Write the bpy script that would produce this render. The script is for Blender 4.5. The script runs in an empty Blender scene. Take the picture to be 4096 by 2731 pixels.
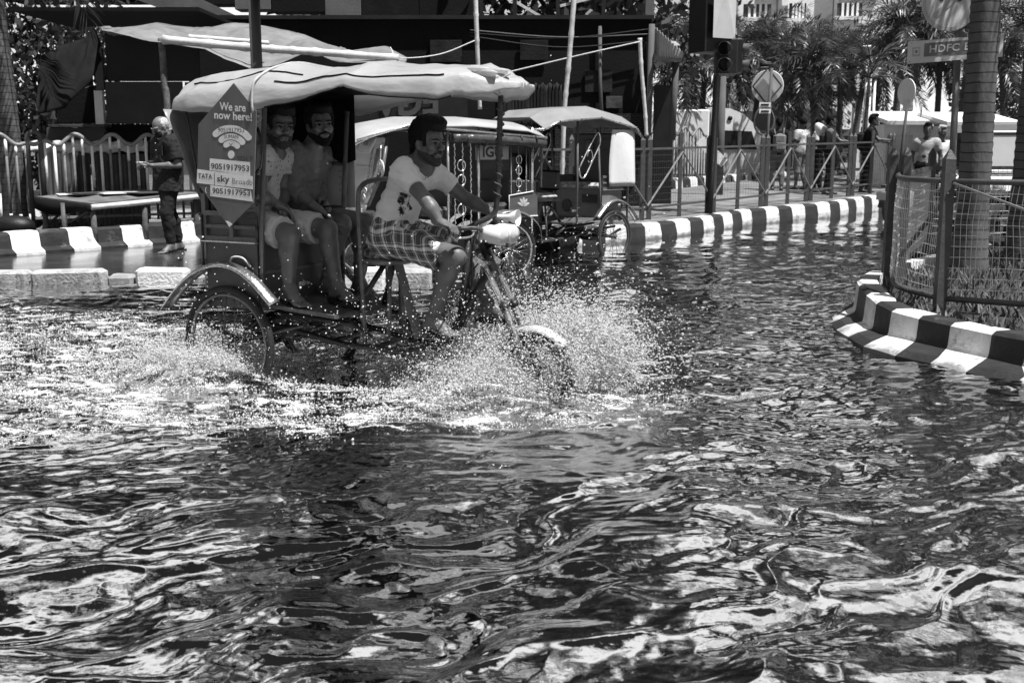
import bpy, math, random
import numpy as np
from mathutils import Matrix, Vector
random.seed(7); RNG = np.random.default_rng(7)
SC = bpy.context.scene; COL = SC.collection
# ---------------------------------------------------------------- camera, sky, sun, exposure
CAM_H = 1.42; FOC = 1100.0; PITCH = math.atan((341-145)/FOC)
cam = bpy.data.cameras.new('camera'); camo = bpy.data.objects.new('camera', cam); COL.objects.link(camo)
camo.location = (0, 0, CAM_H); camo.rotation_euler = (math.pi/2-PITCH, 0, 0)
cam.sensor_width = 36; cam.lens = 36*FOC/1024; cam.clip_start = .05; cam.clip_end = 3000
cam.dof.use_dof = True; cam.dof.focus_distance = 6.9; cam.dof.aperture_fstop = 6.3
SC.camera = camo
SUN_EL = math.radians(66); SUN_AZ = math.radians(128)          # azimuth from +Y (away from the camera), negative to the left
w = bpy.data.worlds.new('World'); SC.world = w; w.use_nodes = True
nt = w.node_tree; bg = nt.nodes['Background']
sky = nt.nodes.new('ShaderNodeTexSky'); sky.sky_type = 'NISHITA'; sky.sun_disc = False
sky.sun_elevation = SUN_EL; sky.sun_rotation = SUN_AZ; sky.air_density = 1.0; sky.dust_density = 1.5; sky.ozone_density = 1.0
# black-and-white through a red filter: blue sky goes dark, scattered clouds stay white
sep = nt.nodes.new('ShaderNodeSeparateColor'); nt.links.new(sky.outputs[0], sep.inputs[0])
tcw = nt.nodes.new('ShaderNodeTexCoord'); sx_ = nt.nodes.new('ShaderNodeSeparateXYZ'); nt.links.new(tcw.outputs['Generated'], sx_.inputs[0])
zz_ = nt.nodes.new('ShaderNodeMath'); zz_.operation = 'ADD'; zz_.inputs[1].default_value = .22; zz_.use_clamp = False; nt.links.new(sx_.outputs[2], zz_.inputs[0])
zm = nt.nodes.new('ShaderNodeMath'); zm.operation = 'MAXIMUM'; zm.inputs[1].default_value = .05; nt.links.new(zz_.outputs[0], zm.inputs[0])
cv = nt.nodes.new('ShaderNodeCombineXYZ')
for k_ in (0, 1):
    dv_ = nt.nodes.new('ShaderNodeMath'); dv_.operation = 'DIVIDE'; nt.links.new(sx_.outputs[k_], dv_.inputs[0]); nt.links.new(zm.outputs[0], dv_.inputs[1]); nt.links.new(dv_.outputs[0], cv.inputs[k_])
cv.inputs[2].default_value = 3.7
cn_ = nt.nodes.new('ShaderNodeTexNoise'); cn_.inputs['Scale'].default_value = 1.25; cn_.inputs['Detail'].default_value = 7; cn_.inputs['Roughness'].default_value = .55; nt.links.new(cv.outputs[0], cn_.inputs['Vector'])
cr_ = nt.nodes.new('ShaderNodeMapRange'); cr_.inputs[1].default_value = .515; cr_.inputs[2].default_value = .575; nt.links.new(cn_.outputs[0], cr_.inputs[0])
hz_ = nt.nodes.new('ShaderNodeMapRange'); hz_.inputs[1].default_value = .03; hz_.inputs[2].default_value = .22; hz_.inputs[3].default_value = 1.; hz_.inputs[4].default_value = 0.; nt.links.new(sx_.outputs[2], hz_.inputs[0])
cm_ = nt.nodes.new('ShaderNodeMath'); cm_.operation = 'MAXIMUM'; nt.links.new(cr_.outputs[0], cm_.inputs[0]); nt.links.new(hz_.outputs[0], cm_.inputs[1])
cx_ = nt.nodes.new('ShaderNodeMix'); cx_.data_type = 'FLOAT'; nt.links.new(cm_.outputs[0], cx_.inputs[0]); dk_ = nt.nodes.new('ShaderNodeMath'); dk_.operation = 'MULTIPLY'; dk_.inputs[1].default_value = .08; nt.links.new(sep.outputs[0], dk_.inputs[0]); nt.links.new(dk_.outputs[0], cx_.inputs[2]); cx_.inputs[3].default_value = 5.2
nt.links.new(cx_.outputs[0], bg.inputs[0])
bg.inputs[1].default_value = 0.10
sd = bpy.data.lights.new('sun', 'SUN'); sd.energy = 3.9; sd.angle = math.radians(.6); sd.color = (1, 1, 1)
so = bpy.data.objects.new('sun', sd); COL.objects.link(so)
sdir = Vector((math.sin(SUN_AZ)*math.cos(SUN_EL), math.cos(SUN_AZ)*math.cos(SUN_EL), math.sin(SUN_EL)))
so.rotation_euler = sdir.to_track_quat('Z', 'Y').to_euler(); so.location = (-20, 20, 40)
vs = SC.view_settings; vs.view_transform = 'Standard'; vs.look = 'None'; vs.exposure = 1.05; vs.gamma = 1; vs.use_curve_mapping = False
SC.cycles.max_bounces = 7; SC.cycles.transparent_max_bounces = 10; SC.cycles.caustics_reflective = False; SC.cycles.caustics_refractive = False
# ---------------------------------------------------------------- measuring helpers
fwv = np.array([0, math.cos(PITCH), -math.sin(PITCH)]); upv = np.array([0, math.sin(PITCH), math.cos(PITCH)]); C0 = np.array([0, 0, CAM_H])
def ray(x, y): return fwv+(x-512)/FOC*np.array([1., 0, 0])+(341-y)/FOC*upv
def G(x, y, z=0.):
    r = ray(x, y); return C0+r*((z-CAM_H)/r[2])
def P(x, y, Y):
    r = ray(x, y); return C0+r*(Y/r[1])
class Frame:
    """a thing's own axes: x forward, y left, z up"""
    def __init__(s, loc, rz):
        s.o = np.array(loc, float); s.rz = rz; s.u = np.array([math.cos(rz), math.sin(rz), 0]); s.l = np.array([-math.sin(rz), math.cos(rz), 0])
    def L(s, px, py, yl):
        r = ray(px, py); t = (yl-np.dot(C0-s.o, s.l))/np.dot(r, s.l); q = C0+r*t-s.o
        return np.array([np.dot(q, s.u), yl, q[2]])
    def X(s, px, py, xl):
        r = ray(px, py); t = (xl-np.dot(C0-s.o, s.u))/np.dot(r, s.u); q = C0+r*t-s.o
        return np.array([xl, np.dot(q, s.l), q[2]])
    def w(s, p): p = np.asarray(p, float); return s.o+p[0]*s.u+p[1]*s.l+np.array([0, 0, p[2]])
# ---------------------------------------------------------------- noise
_perm = np.random.default_rng(3).permutation(512).astype(np.int64); _perm = np.concatenate([_perm, _perm, _perm])
def _h2(ix, iy, iz=0): return _perm[(_perm[(_perm[ix & 511]+iy) & 511]+iz) & 511]
def noise2(x, y, seed=0):
    x = np.asarray(x, float)+seed*17.3; y = np.asarray(y, float)-seed*9.1
    ix = np.floor(x).astype(np.int64); iy = np.floor(y).astype(np.int64); fx = x-ix; fy = y-iy
    u = fx*fx*fx*(fx*(fx*6-15)+10); v = fy*fy*fy*(fy*(fy*6-15)+10)
    def g(a, b, dx, dy):
        an = _h2(ix+a, iy+b, seed)*(2*math.pi/512); return np.cos(an)*dx+np.sin(an)*dy
    n0 = g(0, 0, fx, fy)*(1-u)+g(1, 0, fx-1, fy)*u; n1 = g(0, 1, fx, fy-1)*(1-u)+g(1, 1, fx-1, fy-1)*u
    return (n0*(1-v)+n1*v)*1.5
def fbm(x, y, o=4, seed=0, lac=2.03, gain=.5):
    s = 0; a = 1.
    for i in range(o): s = s+a*noise2(x, y, seed+i); x = x*lac; y = y*lac; a *= gain
    return s
def vn3(p, sc, seed=0):
    """cheap 3-D noise for cloth folds and skin"""
    x, y, z = p[..., 0]*sc, p[..., 1]*sc, p[..., 2]*sc
    return (noise2(x+.37*z, y-.61*z, seed)+noise2(y+.53*x, z+.29*x, seed+5)+noise2(z-.41*y, x+.7*y, seed+9))/2.2
# ---------------------------------------------------------------- materials (all greys: the photograph is black and white)
_M = {}
def mat(name, v=.3, rough=.6, spec=.4, var=.25, sc=6., bump=.15, bsc=None, metal=0., dirt=0., dv=.05, coords='Object', stretch=None, alpha=None, trans=0., ior=1.45):
    if name in _M: return _M[name]
    m = bpy.data.materials.new(name); m.use_nodes = True; n = m.node_tree; b = n.nodes['Principled BSDF']; _M[name] = m
    b.inputs['Roughness'].default_value = rough; b.inputs['Metallic'].default_value = metal; b.inputs['IOR'].default_value = ior
    b.inputs['Specular IOR Level'].default_value = spec; b.inputs['Transmission Weight'].default_value = trans
    tc = n.nodes.new('ShaderNodeTexCoord'); co = tc.outputs[coords]
    if stretch:
        mp = n.nodes.new('ShaderNodeMapping'); mp.inputs['Scale'].default_value = stretch; n.links.new(co, mp.inputs[0]); co = mp.outputs[0]
    t = n.nodes.new('ShaderNodeTexNoise'); t.inputs['Scale'].default_value = sc; t.inputs['Detail'].default_value = 5; t.inputs['Roughness'].default_value = .6
    n.links.new(co, t.inputs['Vector'])
    r = n.nodes.new('ShaderNodeMapRange'); n.links.new(t.outputs[0], r.inputs[0])
    r.inputs[1].default_value = .3; r.inputs[2].default_value = .7; r.inputs[3].default_value = max(0, v*(1-var)); r.inputs[4].default_value = min(1, v*(1+var))
    out = r.outputs[0]
    if dirt:
        t2 = n.nodes.new('ShaderNodeTexNoise'); t2.inputs['Scale'].default_value = sc*.45; t2.inputs['Detail'].default_value = 8; t2.inputs['Roughness'].default_value = .72
        n.links.new(co, t2.inputs['Vector'])
        r2 = n.nodes.new('ShaderNodeMapRange'); n.links.new(t2.outputs[0], r2.inputs[0])
        r2.inputs[1].default_value = .68-dirt*.3; r2.inputs[2].default_value = .76-dirt*.25; r2.inputs[3].default_value = 0; r2.inputs[4].default_value = .85
        mx = n.nodes.new('ShaderNodeMix'); mx.data_type = 'FLOAT'; n.links.new(r2.outputs[0], mx.inputs[0]); n.links.new(out, mx.inputs[2]); mx.inputs[3].default_value = dv
        out = mx.outputs[0]
    n.links.new(out, b.inputs['Base Color'])
    if bump:
        bt = n.nodes.new('ShaderNodeTexNoise'); bt.inputs['Scale'].default_value = bsc or sc*5; bt.inputs['Detail'].default_value = 4
        n.links.new(co, bt.inputs['Vector']); bu = n.nodes.new('ShaderNodeBump'); bu.inputs['Strength'].default_value = bump; bu.inputs['Distance'].default_value = .02
        n.links.new(bt.outputs[0], bu.inputs['Height']); n.links.new(bu.outputs[0], b.inputs['Normal'])
        rr = n.nodes.new('ShaderNodeMapRange'); n.links.new(t.outputs[0], rr.inputs[0]); rr.inputs[3].default_value = max(.02, rough-.12); rr.inputs[4].default_value = min(1, rough+.12)
        n.links.new(rr.outputs[0], b.inputs['Roughness'])
    return m
def nodes_of(m): return m.node_tree, m.node_tree.nodes['Principled BSDF']
# ---------------------------------------------------------------- mesh builder
def rot_to(d):
    d = Vector(d).normalized(); return np.array(d.to_track_quat('Z', 'Y').to_matrix())
class MB:
    def __init__(s): s.v = []; s.f = []; s.n = 0; s.sm = []
    def add(s, vs, fs, smooth=False):
        vs = np.asarray(vs, float).reshape(-1, 3); s.v.append(vs); k = s.n
        for f in fs: s.f.append(tuple(int(i)+k for i in f)); s.sm.append(smooth)
        s.n += len(vs); return s
    def box(s, c, d, rz=0., R=None, bev=0., taper=1.):
        x, y, z = d[0]/2, d[1]/2, d[2]/2
        if bev <= 0:
            v = np.array([(i*x*(taper if k > 0 else 1), j*y*(taper if k > 0 else 1), k*z) for k in (-1, 1) for j in (-1, 1) for i in (-1, 1)])
            f = [(0, 2, 3, 1), (4, 5, 7, 6), (0, 1, 5, 4), (2, 6, 7, 3), (0, 4, 6, 2), (1, 3, 7, 5)]
        else:
            b = min(bev, x*.9, y*.9, z*.9); v = []; ring = []
            for zz, q in ((-z, b), (-z+b, 0), (z-b, 0), (z, b)):
                X, Y = x-q, y-q
                ring.append([(X-b, -Y), (X, -Y+b), (X, Y-b), (X-b, Y), (-X+b, Y), (-X, Y-b), (-X, -Y+b), (-X+b, -Y)]); v += [(a, c2, zz) for a, c2 in ring[-1]]
            f = [tuple(range(7, -1, -1)), tuple(range(24, 32))]
            for r in range(3):
                for i in range(8): f.append((r*8+i, r*8+(i+1) % 8, r*8+8+(i+1) % 8, r*8+8+i))
            v = np.array(v)
        if R is None: cz, sz = math.cos(rz), math.sin(rz); R = np.array([[cz, -sz, 0], [sz, cz, 0], [0, 0, 1]])
        return s.add(v@np.asarray(R).T+np.asarray(c, float), f)
    def beam(s, a, b, wd, th, up=(0, 0, 1)):
        a = np.asarray(a, float); b = np.asarray(b, float); d = b-a; L = np.linalg.norm(d); d = d/L; u = np.asarray(up, float)
        if abs(np.dot(u, d)) > .95: u = np.array([1., 0, 0])
        sdv = np.cross(d, u); sdv /= np.linalg.norm(sdv); u = np.cross(sdv, d); R = np.stack([sdv, d, u], 1)
        return s.box((a+b)/2, (wd, L, th), R=R)
    def tube(s, pts, r, n=8, cap=True, closed=False, flat=None):
        pts = np.asarray(pts, float); m = len(pts); rr = np.full(m, r, float) if np.isscalar(r) else np.asarray(r, float)
        T = np.gradient(pts, axis=0) if not closed else np.roll(pts, -1, 0)-np.roll(pts, 1, 0)
        T /= np.linalg.norm(T, axis=1)[:, None]+1e-12
        u = np.cross(T[0], [0, 0, 1.]);
        if np.linalg.norm(u) < .1: u = np.cross(T[0], [1., 0, 0])
        u /= np.linalg.norm(u); V = []
        an = np.linspace(0, 2*math.pi, n, endpoint=False)
        for i in range(m):
            u = u-T[i]*np.dot(u, T[i]); u /= np.linalg.norm(u); w_ = np.cross(T[i], u)
            V.append(pts[i]+rr[i]*(np.cos(an)[:, None]*u+np.sin(an)[:, None]*w_*(flat or 1)))
        f = []
        for i in range(m-(0 if closed else 1)):
            j = (i+1) % m
            for k in range(n): f.append((i*n+k, i*n+(k+1) % n, j*n+(k+1) % n, j*n+k))
        s.add(np.concatenate(V), f, True)
        if cap and not closed:
            k = s.n-m*n; s.f += [tuple(range(k+n-1, k-1, -1)), tuple(range(k+(m-1)*n, k+m*n))]; s.sm += [False, False]
        return s
    def cyl(s, a, b, r, r2=None, n=12): return s.tube([a, b], [r, r if r2 is None else r2], n)
    def lathe(s, prof, c=(0, 0, 0), axis=(0, 0, 1), n=24, closed=False, smooth=True):
        R = rot_to(axis); an = np.linspace(0, 2*math.pi, n, endpoint=False); m = len(prof)
        v = np.array([(r*math.cos(a), r*math.sin(a), z) for r, z in prof for a in an])@R.T+np.asarray(c, float); f = []
        for i in range(m if closed else m-1):
            j = (i+1) % m
            for k in range(n): f.append((i*n+k, i*n+(k+1) % n, j*n+(k+1) % n, j*n+k))
        return s.add(v, f, smooth)
    def ell(s, c, rad, R=None, n=12, m=8):
        v = [(0, 0, -1)]+[(math.cos(t)*math.sin(ph), math.sin(t)*math.sin(ph), -math.cos(ph)) for ph in np.linspace(0, math.pi, m+1)[1:-1] for t in np.linspace(0, 2*math.pi, n, endpoint=False)]+[(0, 0, 1)]
        f = [(0, 1+(k+1) % n, 1+k) for k in range(n)]
        for i in range(m-2):
            for k in range(n): f.append((1+i*n+k, 1+i*n+(k+1) % n, 1+(i+1)*n+(k+1) % n, 1+(i+1)*n+k))
        L = len(v)-1; f += [(L, L-n+k, L-n+(k+1) % n) for k in range(n)]
        v = np.array(v)*np.asarray(rad, float)
        if R is not None: v = v@np.asarray(R).T
        return s.add(v+np.asarray(c, float), f, True)
    def prism(s, poly, o, ax, ay, th):
        """polygon in the plane (o, ax, ay) with thickness th along ax x ay, centred"""
        poly = np.asarray(poly, float); o = np.asarray(o, float); ax = np.asarray(ax, float); ay = np.asarray(ay, float)
        nn = np.cross(ax, ay); nn /= np.linalg.norm(nn); n = len(poly)
        q = o+poly[:, :1]*ax+poly[:, 1:2]*ay; v = np.concatenate([q-nn*th/2, q+nn*th/2])
        f = [tuple(range(n-1, -1, -1)), tuple(range(n, 2*n))]+[(i, (i+1) % n, n+(i+1) % n, n+i) for i in range(n)]
        return s.add(v, f)
    def grid(s, V, th=0., smooth=True):
        """V[i][j] points; a cloth or sheet with a real thickness"""
        V = np.asarray(V, float); a, b = V.shape[:2]
        f = [(i*b+j, i*b+j+1, (i+1)*b+j+1, (i+1)*b+j) for i in range(a-1) for j in range(b-1)]
        if th <= 0: return s.add(V.reshape(-1, 3), f, smooth)
        du = np.gradient(V, axis=0); dv = np.gradient(V, axis=1); nn = np.cross(du, dv); nn /= np.linalg.norm(nn, axis=2)[..., None]+1e-12
        B = V-nn*th; N = a*b; g = [tuple(reversed([q+N for q in t])) for t in f]
        bd = [(0, j) for j in range(b)]+[(i, b-1) for i in range(1, a)]+[(a-1, j) for j in range(b-2, -1, -1)]+[(i, 0) for i in range(a-2, 0, -1)]
        ids = [i*b+j for i, j in bd]; r = [(ids[k], ids[k-1], ids[k-1]+N, ids[k]+N) for k in range(len(ids))]
        return s.add(np.concatenate([V.reshape(-1, 3), B.reshape(-1, 3)]), f+g+r, smooth)
    def mesh(s, name):
        me = bpy.data.meshes.new(name); v = np.concatenate(s.v) if s.v else np.zeros((0, 3)); me.from_pydata(v.tolist(), [], s.f)
        me.polygons.foreach_set('use_smooth', s.sm); me.update(); return me
# ---------------------------------------------------------------- objects
WM = {}                                                           # world frame of every empty or part, for building in world coordinates
def tag(o, label=None, cat=None, group=None, kind=None):
    if label: o['label'] = label
    if cat: o['category'] = cat
    if group: o['group'] = group
    if kind: o['kind'] = kind
    return o
def thing(name, label, cat, loc=(0, 0, 0), rz=0., group=None):
    o = bpy.data.objects.new(name, None); COL.objects.link(o); o.empty_display_size = .1
    o.location = tuple(float(q) for q in loc); o.rotation_euler = (0, 0, rz); WM[o] = (np.array(loc, float), rz); return tag(o, label, cat, group)
def raw(name, me, m, parent=None, loc=None, rot=None, scale=None):
    o = bpy.data.objects.new(name, me); COL.objects.link(o)
    if m is not None and not me.materials: me.materials.append(m)
    if parent is not None: o.parent = parent; WM[o] = WM.get(parent, (np.zeros(3), 0))
    else: WM[o] = (np.zeros(3), 0.)
    if loc is not None: o.location = tuple(float(q) for q in loc)
    if rot is not None: o.rotation_euler = rot
    if scale is not None: o.scale = scale
    return o
def obj(name, mb, m, parent=None, world=False):
    """one mesh object; world=True: the builder's points are in world coordinates, turned into the parent's own"""
    me = mb.mesh(name)
    if world and parent is not None:
        lo, rz = WM[parent]; n = len(me.vertices); a = np.empty(n*3); me.vertices.foreach_get('co', a); a = a.reshape(-1, 3)-lo
        c, s_ = math.cos(rz), math.sin(rz); a = np.stack([a[:, 0]*c+a[:, 1]*s_, -a[:, 0]*s_+a[:, 1]*c, a[:, 2]], 1); me.vertices.foreach_set('co', a.ravel()); me.update()
    return raw(name, me, m, parent)
def copy_tree(o, parent=None, loc=None, rot=None):
    c = o.copy(); COL.objects.link(c); c.parent = parent
    if loc is not None: c.location = tuple(float(q) for q in loc)
    if rot is not None: c.rotation_euler = rot
    for ch in list(o.children): copy_tree(ch, c)
    return c
def curve(pts, n=24):
    """smooth path through points (Catmull-Rom)"""
    p = np.asarray(pts, float); p = np.concatenate([[2*p[0]-p[1]], p, [2*p[-1]-p[-2]]]); out = []
    k = len(p)-3; per = max(2, n//k)
    for i in range(k):
        for t in np.linspace(0, 1, per, endpoint=False):
            a, b, c, d = p[i:i+4]; out.append(.5*((2*b)+(c-a)*t+(2*a-5*b+4*c-d)*t*t+(-a+3*b-3*c+d)*t**3))
    out.append(p[-2]); return np.array(out)
_T = {}
def text_mesh(s, bold=0.):
    k = (s, bold)
    if k in _T: return _T[k]
    cu = bpy.data.curves.new('lettering', 'FONT'); cu.body = s; cu.size = 1; cu.offset = bold; cu.resolution_u = 3; cu.align_x = 'CENTER'; cu.align_y = 'CENTER'
    o = bpy.data.objects.new('lettering', cu); COL.objects.link(o); dg = bpy.context.evaluated_depsgraph_get(); me = bpy.data.meshes.new_from_object(o.evaluated_get(dg))
    v = [tuple(q.co) for q in me.vertices]; f = [tuple(q.vertices) for q in me.polygons]
    bpy.data.objects.remove(o); bpy.data.curves.remove(cu); bpy.data.meshes.remove(me); _T[k] = (np.array(v), f); return _T[k]
def put_text(mb, s, o, ax, ay, h, bold=0., sx=1., maxw=None):
    v, f = text_mesh(s, bold); o = np.asarray(o, float); ax = np.asarray(ax, float); ay = np.asarray(ay, float); nn = np.cross(ax, ay)
    wd = v[:, 0].max()-v[:, 0].min(); k = h/.7
    if maxw: sx = maxw/(wd*k)
    return mb.add(o+v[:, :1]*ax*k*sx+v[:, 1:2]*ay*k+nn*0, f)
# ---------------------------------------------------------------- smooth bodies: a distance field grown over a skeleton, one continuous skin
def smin(a, b, k):
    h = np.clip(.5+.5*(b-a)/k, 0, 1); return b+(a-b)*h-k*h*(1-h)
class Field:
    def __init__(s, lo, hi, h):
        s.h = h; s.lo = np.asarray(lo, float); s.n = np.ceil((np.asarray(hi)-s.lo)/h).astype(int)+1
        s.D = np.full(s.n, .12)
    def _sub(s, lo, hi, mg):
        a = np.clip(np.floor((np.asarray(lo)-mg-s.lo)/s.h).astype(int), 0, s.n-1); b = np.clip(np.ceil((np.asarray(hi)+mg-s.lo)/s.h).astype(int)+1, 1, s.n)
        sl = tuple(slice(a[i], b[i]) for i in range(3))
        g = np.stack(np.meshgrid(*[s.lo[i]+s.h*np.arange(a[i], b[i]) for i in range(3)], indexing='ij'), -1); return sl, g
    def cone(s, a, b, ra, rb, k=.02, fl=None):
        a = np.asarray(a, float); b = np.asarray(b, float); R = max(ra, rb); sl, g = s._sub(np.minimum(a, b)-R, np.maximum(a, b)+R, .05)
        if g.size == 0: return s
        ba = b-a; t = np.clip(((g-a)@ba)/max(np.dot(ba, ba), 1e-9), 0, 1); q = g-a-t[..., None]*ba
        if fl is not None:
            ax, f = fl; ax = np.asarray(ax, float)/np.linalg.norm(ax); c = (q@ax)[..., None]*ax; q = q-c+c/f
        d = np.linalg.norm(q, axis=-1)-(ra+(rb-ra)*t); s.D[sl] = smin(s.D[sl], d, k); return s
    def chain(s, pts, rs, k=.02):
        for i in range(len(pts)-1): s.cone(pts[i], pts[i+1], rs[i], rs[i+1], k)
        return s
    def _ell(s, c, r, R, mg=.05):
        c = np.asarray(c, float); r = np.asarray(r, float); m = r.max(); sl, g = s._sub(c-m, c+m, mg); q = g-c
        if R is not None: q = q@np.asarray(R)
        k0 = np.linalg.norm(q/r, axis=-1); k1 = np.linalg.norm(q/(r*r), axis=-1)+1e-9; return sl, k0*(k0-1)/k1
    def ell(s, c, r, R=None, k=.02): sl, d = s._ell(c, r, R); s.D[sl] = smin(s.D[sl], d, k) if d.size else s.D[sl]; return s
    def sub(s, c, r, R=None, k=.01):
        sl, d = s._ell(c, r, R)
        if d.size: s.D[sl] = -smin(-s.D[sl], d, k)
        return s
    def cut(s, p, n, k=.004):
        n = np.asarray(n, float)/np.linalg.norm(n); sl, g = s._sub(s.lo, s.lo+s.h*s.n, 0); d = (g-np.asarray(p, float))@n; s.D = -smin(-s.D, -d, k); return s
    def cut_if(s, p, n, near, rad):
        """cut only within rad of near (a sleeve hem)"""
        n = np.asarray(n, float)/np.linalg.norm(n); near = np.asarray(near, float); sl, g = s._sub(near-rad, near+rad, 0)
        d = (g-np.asarray(p, float))@n; inb = np.linalg.norm(g-near, axis=-1) < rad; s.D[sl] = np.where(inb, np.maximum(s.D[sl], d), s.D[sl]); return s
    def folds(s, amp, sc, seed=0, stretch=(1, 1, 1)):
        sl, g = s._sub(s.lo, s.lo+s.h*s.n, 0); band = np.abs(s.D) < .03; q = g[band]*np.asarray(stretch); s.D[band] += amp*(1-2*np.abs(vn3(q, sc, seed)))+amp*.5*vn3(q, sc*2.3, seed+2); return s
    def shell(s, th, below=None): return s
    def mesh(s):
        D = s.D; nx, ny, nz = D.shape; ins = D < 0; c = np.zeros((nx-1, ny-1, nz-1), np.int16)
        for dx in (0, 1):
            for dy in (0, 1):
                for dz in (0, 1): c += ins[dx:nx-1+dx, dy:ny-1+dy, dz:nz-1+dz]
        act = (c > 0) & (c < 8); idx = -np.ones(act.shape, np.int64); I = np.argwhere(act); idx[act] = np.arange(len(I))
        acc = np.zeros((len(I), 3)); cnt = np.zeros(len(I)); co = [(a, b, d) for a in (0, 1) for b in (0, 1) for d in (0, 1)]
        for p in co:
            for ax in range(3):
                if p[ax]: continue
                q = list(p); q[ax] = 1; da = D[I[:, 0]+p[0], I[:, 1]+p[1], I[:, 2]+p[2]]; db = D[I[:, 0]+q[0], I[:, 1]+q[1], I[:, 2]+q[2]]
                m = (da < 0) != (db < 0); t = da[m]/(da[m]-db[m]); o = np.tile(np.array(p, float), (m.sum(), 1)); o[:, ax] += t; acc[m] += o; cnt[m] += 1
        V = s.lo+s.h*(I+acc/cnt[:, None]); F = []
        for ax in range(3):
            b, d = [(1, 2), (2, 0), (0, 1)][ax]; sh = [slice(None)]*3; s1 = list(sh); s2 = list(sh); s1[ax] = slice(0, D.shape[ax]-1); s2[ax] = slice(1, None)
            cr = ins[tuple(s1)] != ins[tuple(s2)]; E = np.argwhere(cr)
            ok = (E[:, b] > 0) & (E[:, d] > 0) & (E[:, b] < D.shape[b]-1) & (E[:, d] < D.shape[d]-1); E = E[ok]
            def at(ob, od):
                q = E.copy(); q[:, b] -= ob; q[:, d] -= od; return idx[q[:, 0], q[:, 1], q[:, 2]]
            f = np.stack([at(1, 1), at(0, 1), at(0, 0), at(1, 0)], 1); flip = ~ins[E[:, 0], E[:, 1], E[:, 2]]; f[flip] = f[flip][:, ::-1]; F.append(f)
        F = np.concatenate(F); F = F[(F >= 0).all(1)]
        # two rounds of light smoothing
        for _ in range(2):
            S = np.zeros_like(V); N = np.zeros(len(V))
            for a, b in ((0, 1), (1, 2), (2, 3), (3, 0)):
                np.add.at(S, F[:, a], V[F[:, b]]); np.add.at(S, F[:, b], V[F[:, a]]); np.add.at(N, F[:, a], 1); np.add.at(N, F[:, b], 1)
            V = V*.5+.5*S/np.maximum(N, 1)[:, None]
        return V, F
def field_mesh(name, parts, lo=None):
    """join one or more (V, F) into one smooth mesh"""
    vs, fs, k = [], [], 0
    for V, F in parts: vs.append(V); fs.append(F+k); k += len(V)
    V = np.concatenate(vs); F = np.concatenate(fs)
    if lo is not None: V = V-np.asarray(lo)
    me = bpy.data.meshes.new(name); me.vertices.add(len(V)); me.vertices.foreach_set('co', V.ravel()); me.loops.add(F.size); me.loops.foreach_set('vertex_index', F.ravel().astype(np.int32))
    me.polygons.add(len(F)); me.polygons.foreach_set('loop_start', np.arange(0, F.size, 4, dtype=np.int32)); me.polygons.foreach_set('use_smooth', np.ones(len(F), bool)); me.update(calc_edges=True); me.validate(); return me
def unit(v): v = np.asarray(v, float); return v/(np.linalg.norm(v)+1e-12)
def basis(fwd, upish=(0, 0, 1)):
    f = unit(fwd); l = unit(np.cross(upish, f)); u = np.cross(f, l); return np.stack([f, l, u], 1)   # columns: forward, left, up
def hand_field(wr, dr, pn, side, curl, s=1., h=.0042):
    """wrist point, direction of the fingers, palm normal, side = +1 when the thumb is on the left of the back of the hand"""
    d = unit(dr); n = unit(np.asarray(pn, float)-d*np.dot(pn, d)); t = unit(np.cross(d, n))*side
    wr = np.asarray(wr, float); f = Field(wr-.2*s, wr+.2*s, h)
    pc = wr+d*.052*s; f.ell(pc, np.array([.052, .040, .017])*s, np.stack([d, t, n], 1), k=.012); f.cone(wr-d*.03*s, wr+d*.02*s, .026*s, .026*s, .02)
    L = [.078, .088, .082, .064]; off = [.028, .0095, -.0095, -.028]
    for i in range(4):
        b = wr+d*(.092-.006*(i == 3)-.003*(i == 0))*s+t*off[i]*s; dd = d.copy(); q = b; r = [.0102, .0096, .0088, .0074]
        c = curl[i] if hasattr(curl, '__len__') else curl
        for j, fr in enumerate((.45, .32, .23)):
            an = c*(.8 if j == 0 else 1.); dd = unit(dd*math.cos(an)+n*math.sin(an)*1. if j == 0 else dd*math.cos(an)+unit(n-dd*np.dot(n, dd))*math.sin(an)); e = q+dd*L[i]*fr*s*1.05; f.cone(q, e, r[j]*s, r[j+1]*s, .003 if j else .008); q = e
    b = wr+d*.028*s+t*.028*s; m1 = b+unit(d*.65+t*.6+n*.35)*.042*s; c = curl[4] if hasattr(curl, '__len__') and len(curl) > 4 else .4
    m2 = m1+unit(d*.8+t*(.35-c*.6)+n*(.2+c*.6))*.034*s; m3 = m2+unit(d*.8+t*(.1-c*.7)+n*(.2+c*.8))*.026*s
    f.cone(b, m1, .016*s, .0125*s, .012); f.cone(m1, m2, .0118*s, .0105*s, .004); f.cone(m2, m3, .0103*s, .0082*s, .004)
    return f.mesh()
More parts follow.
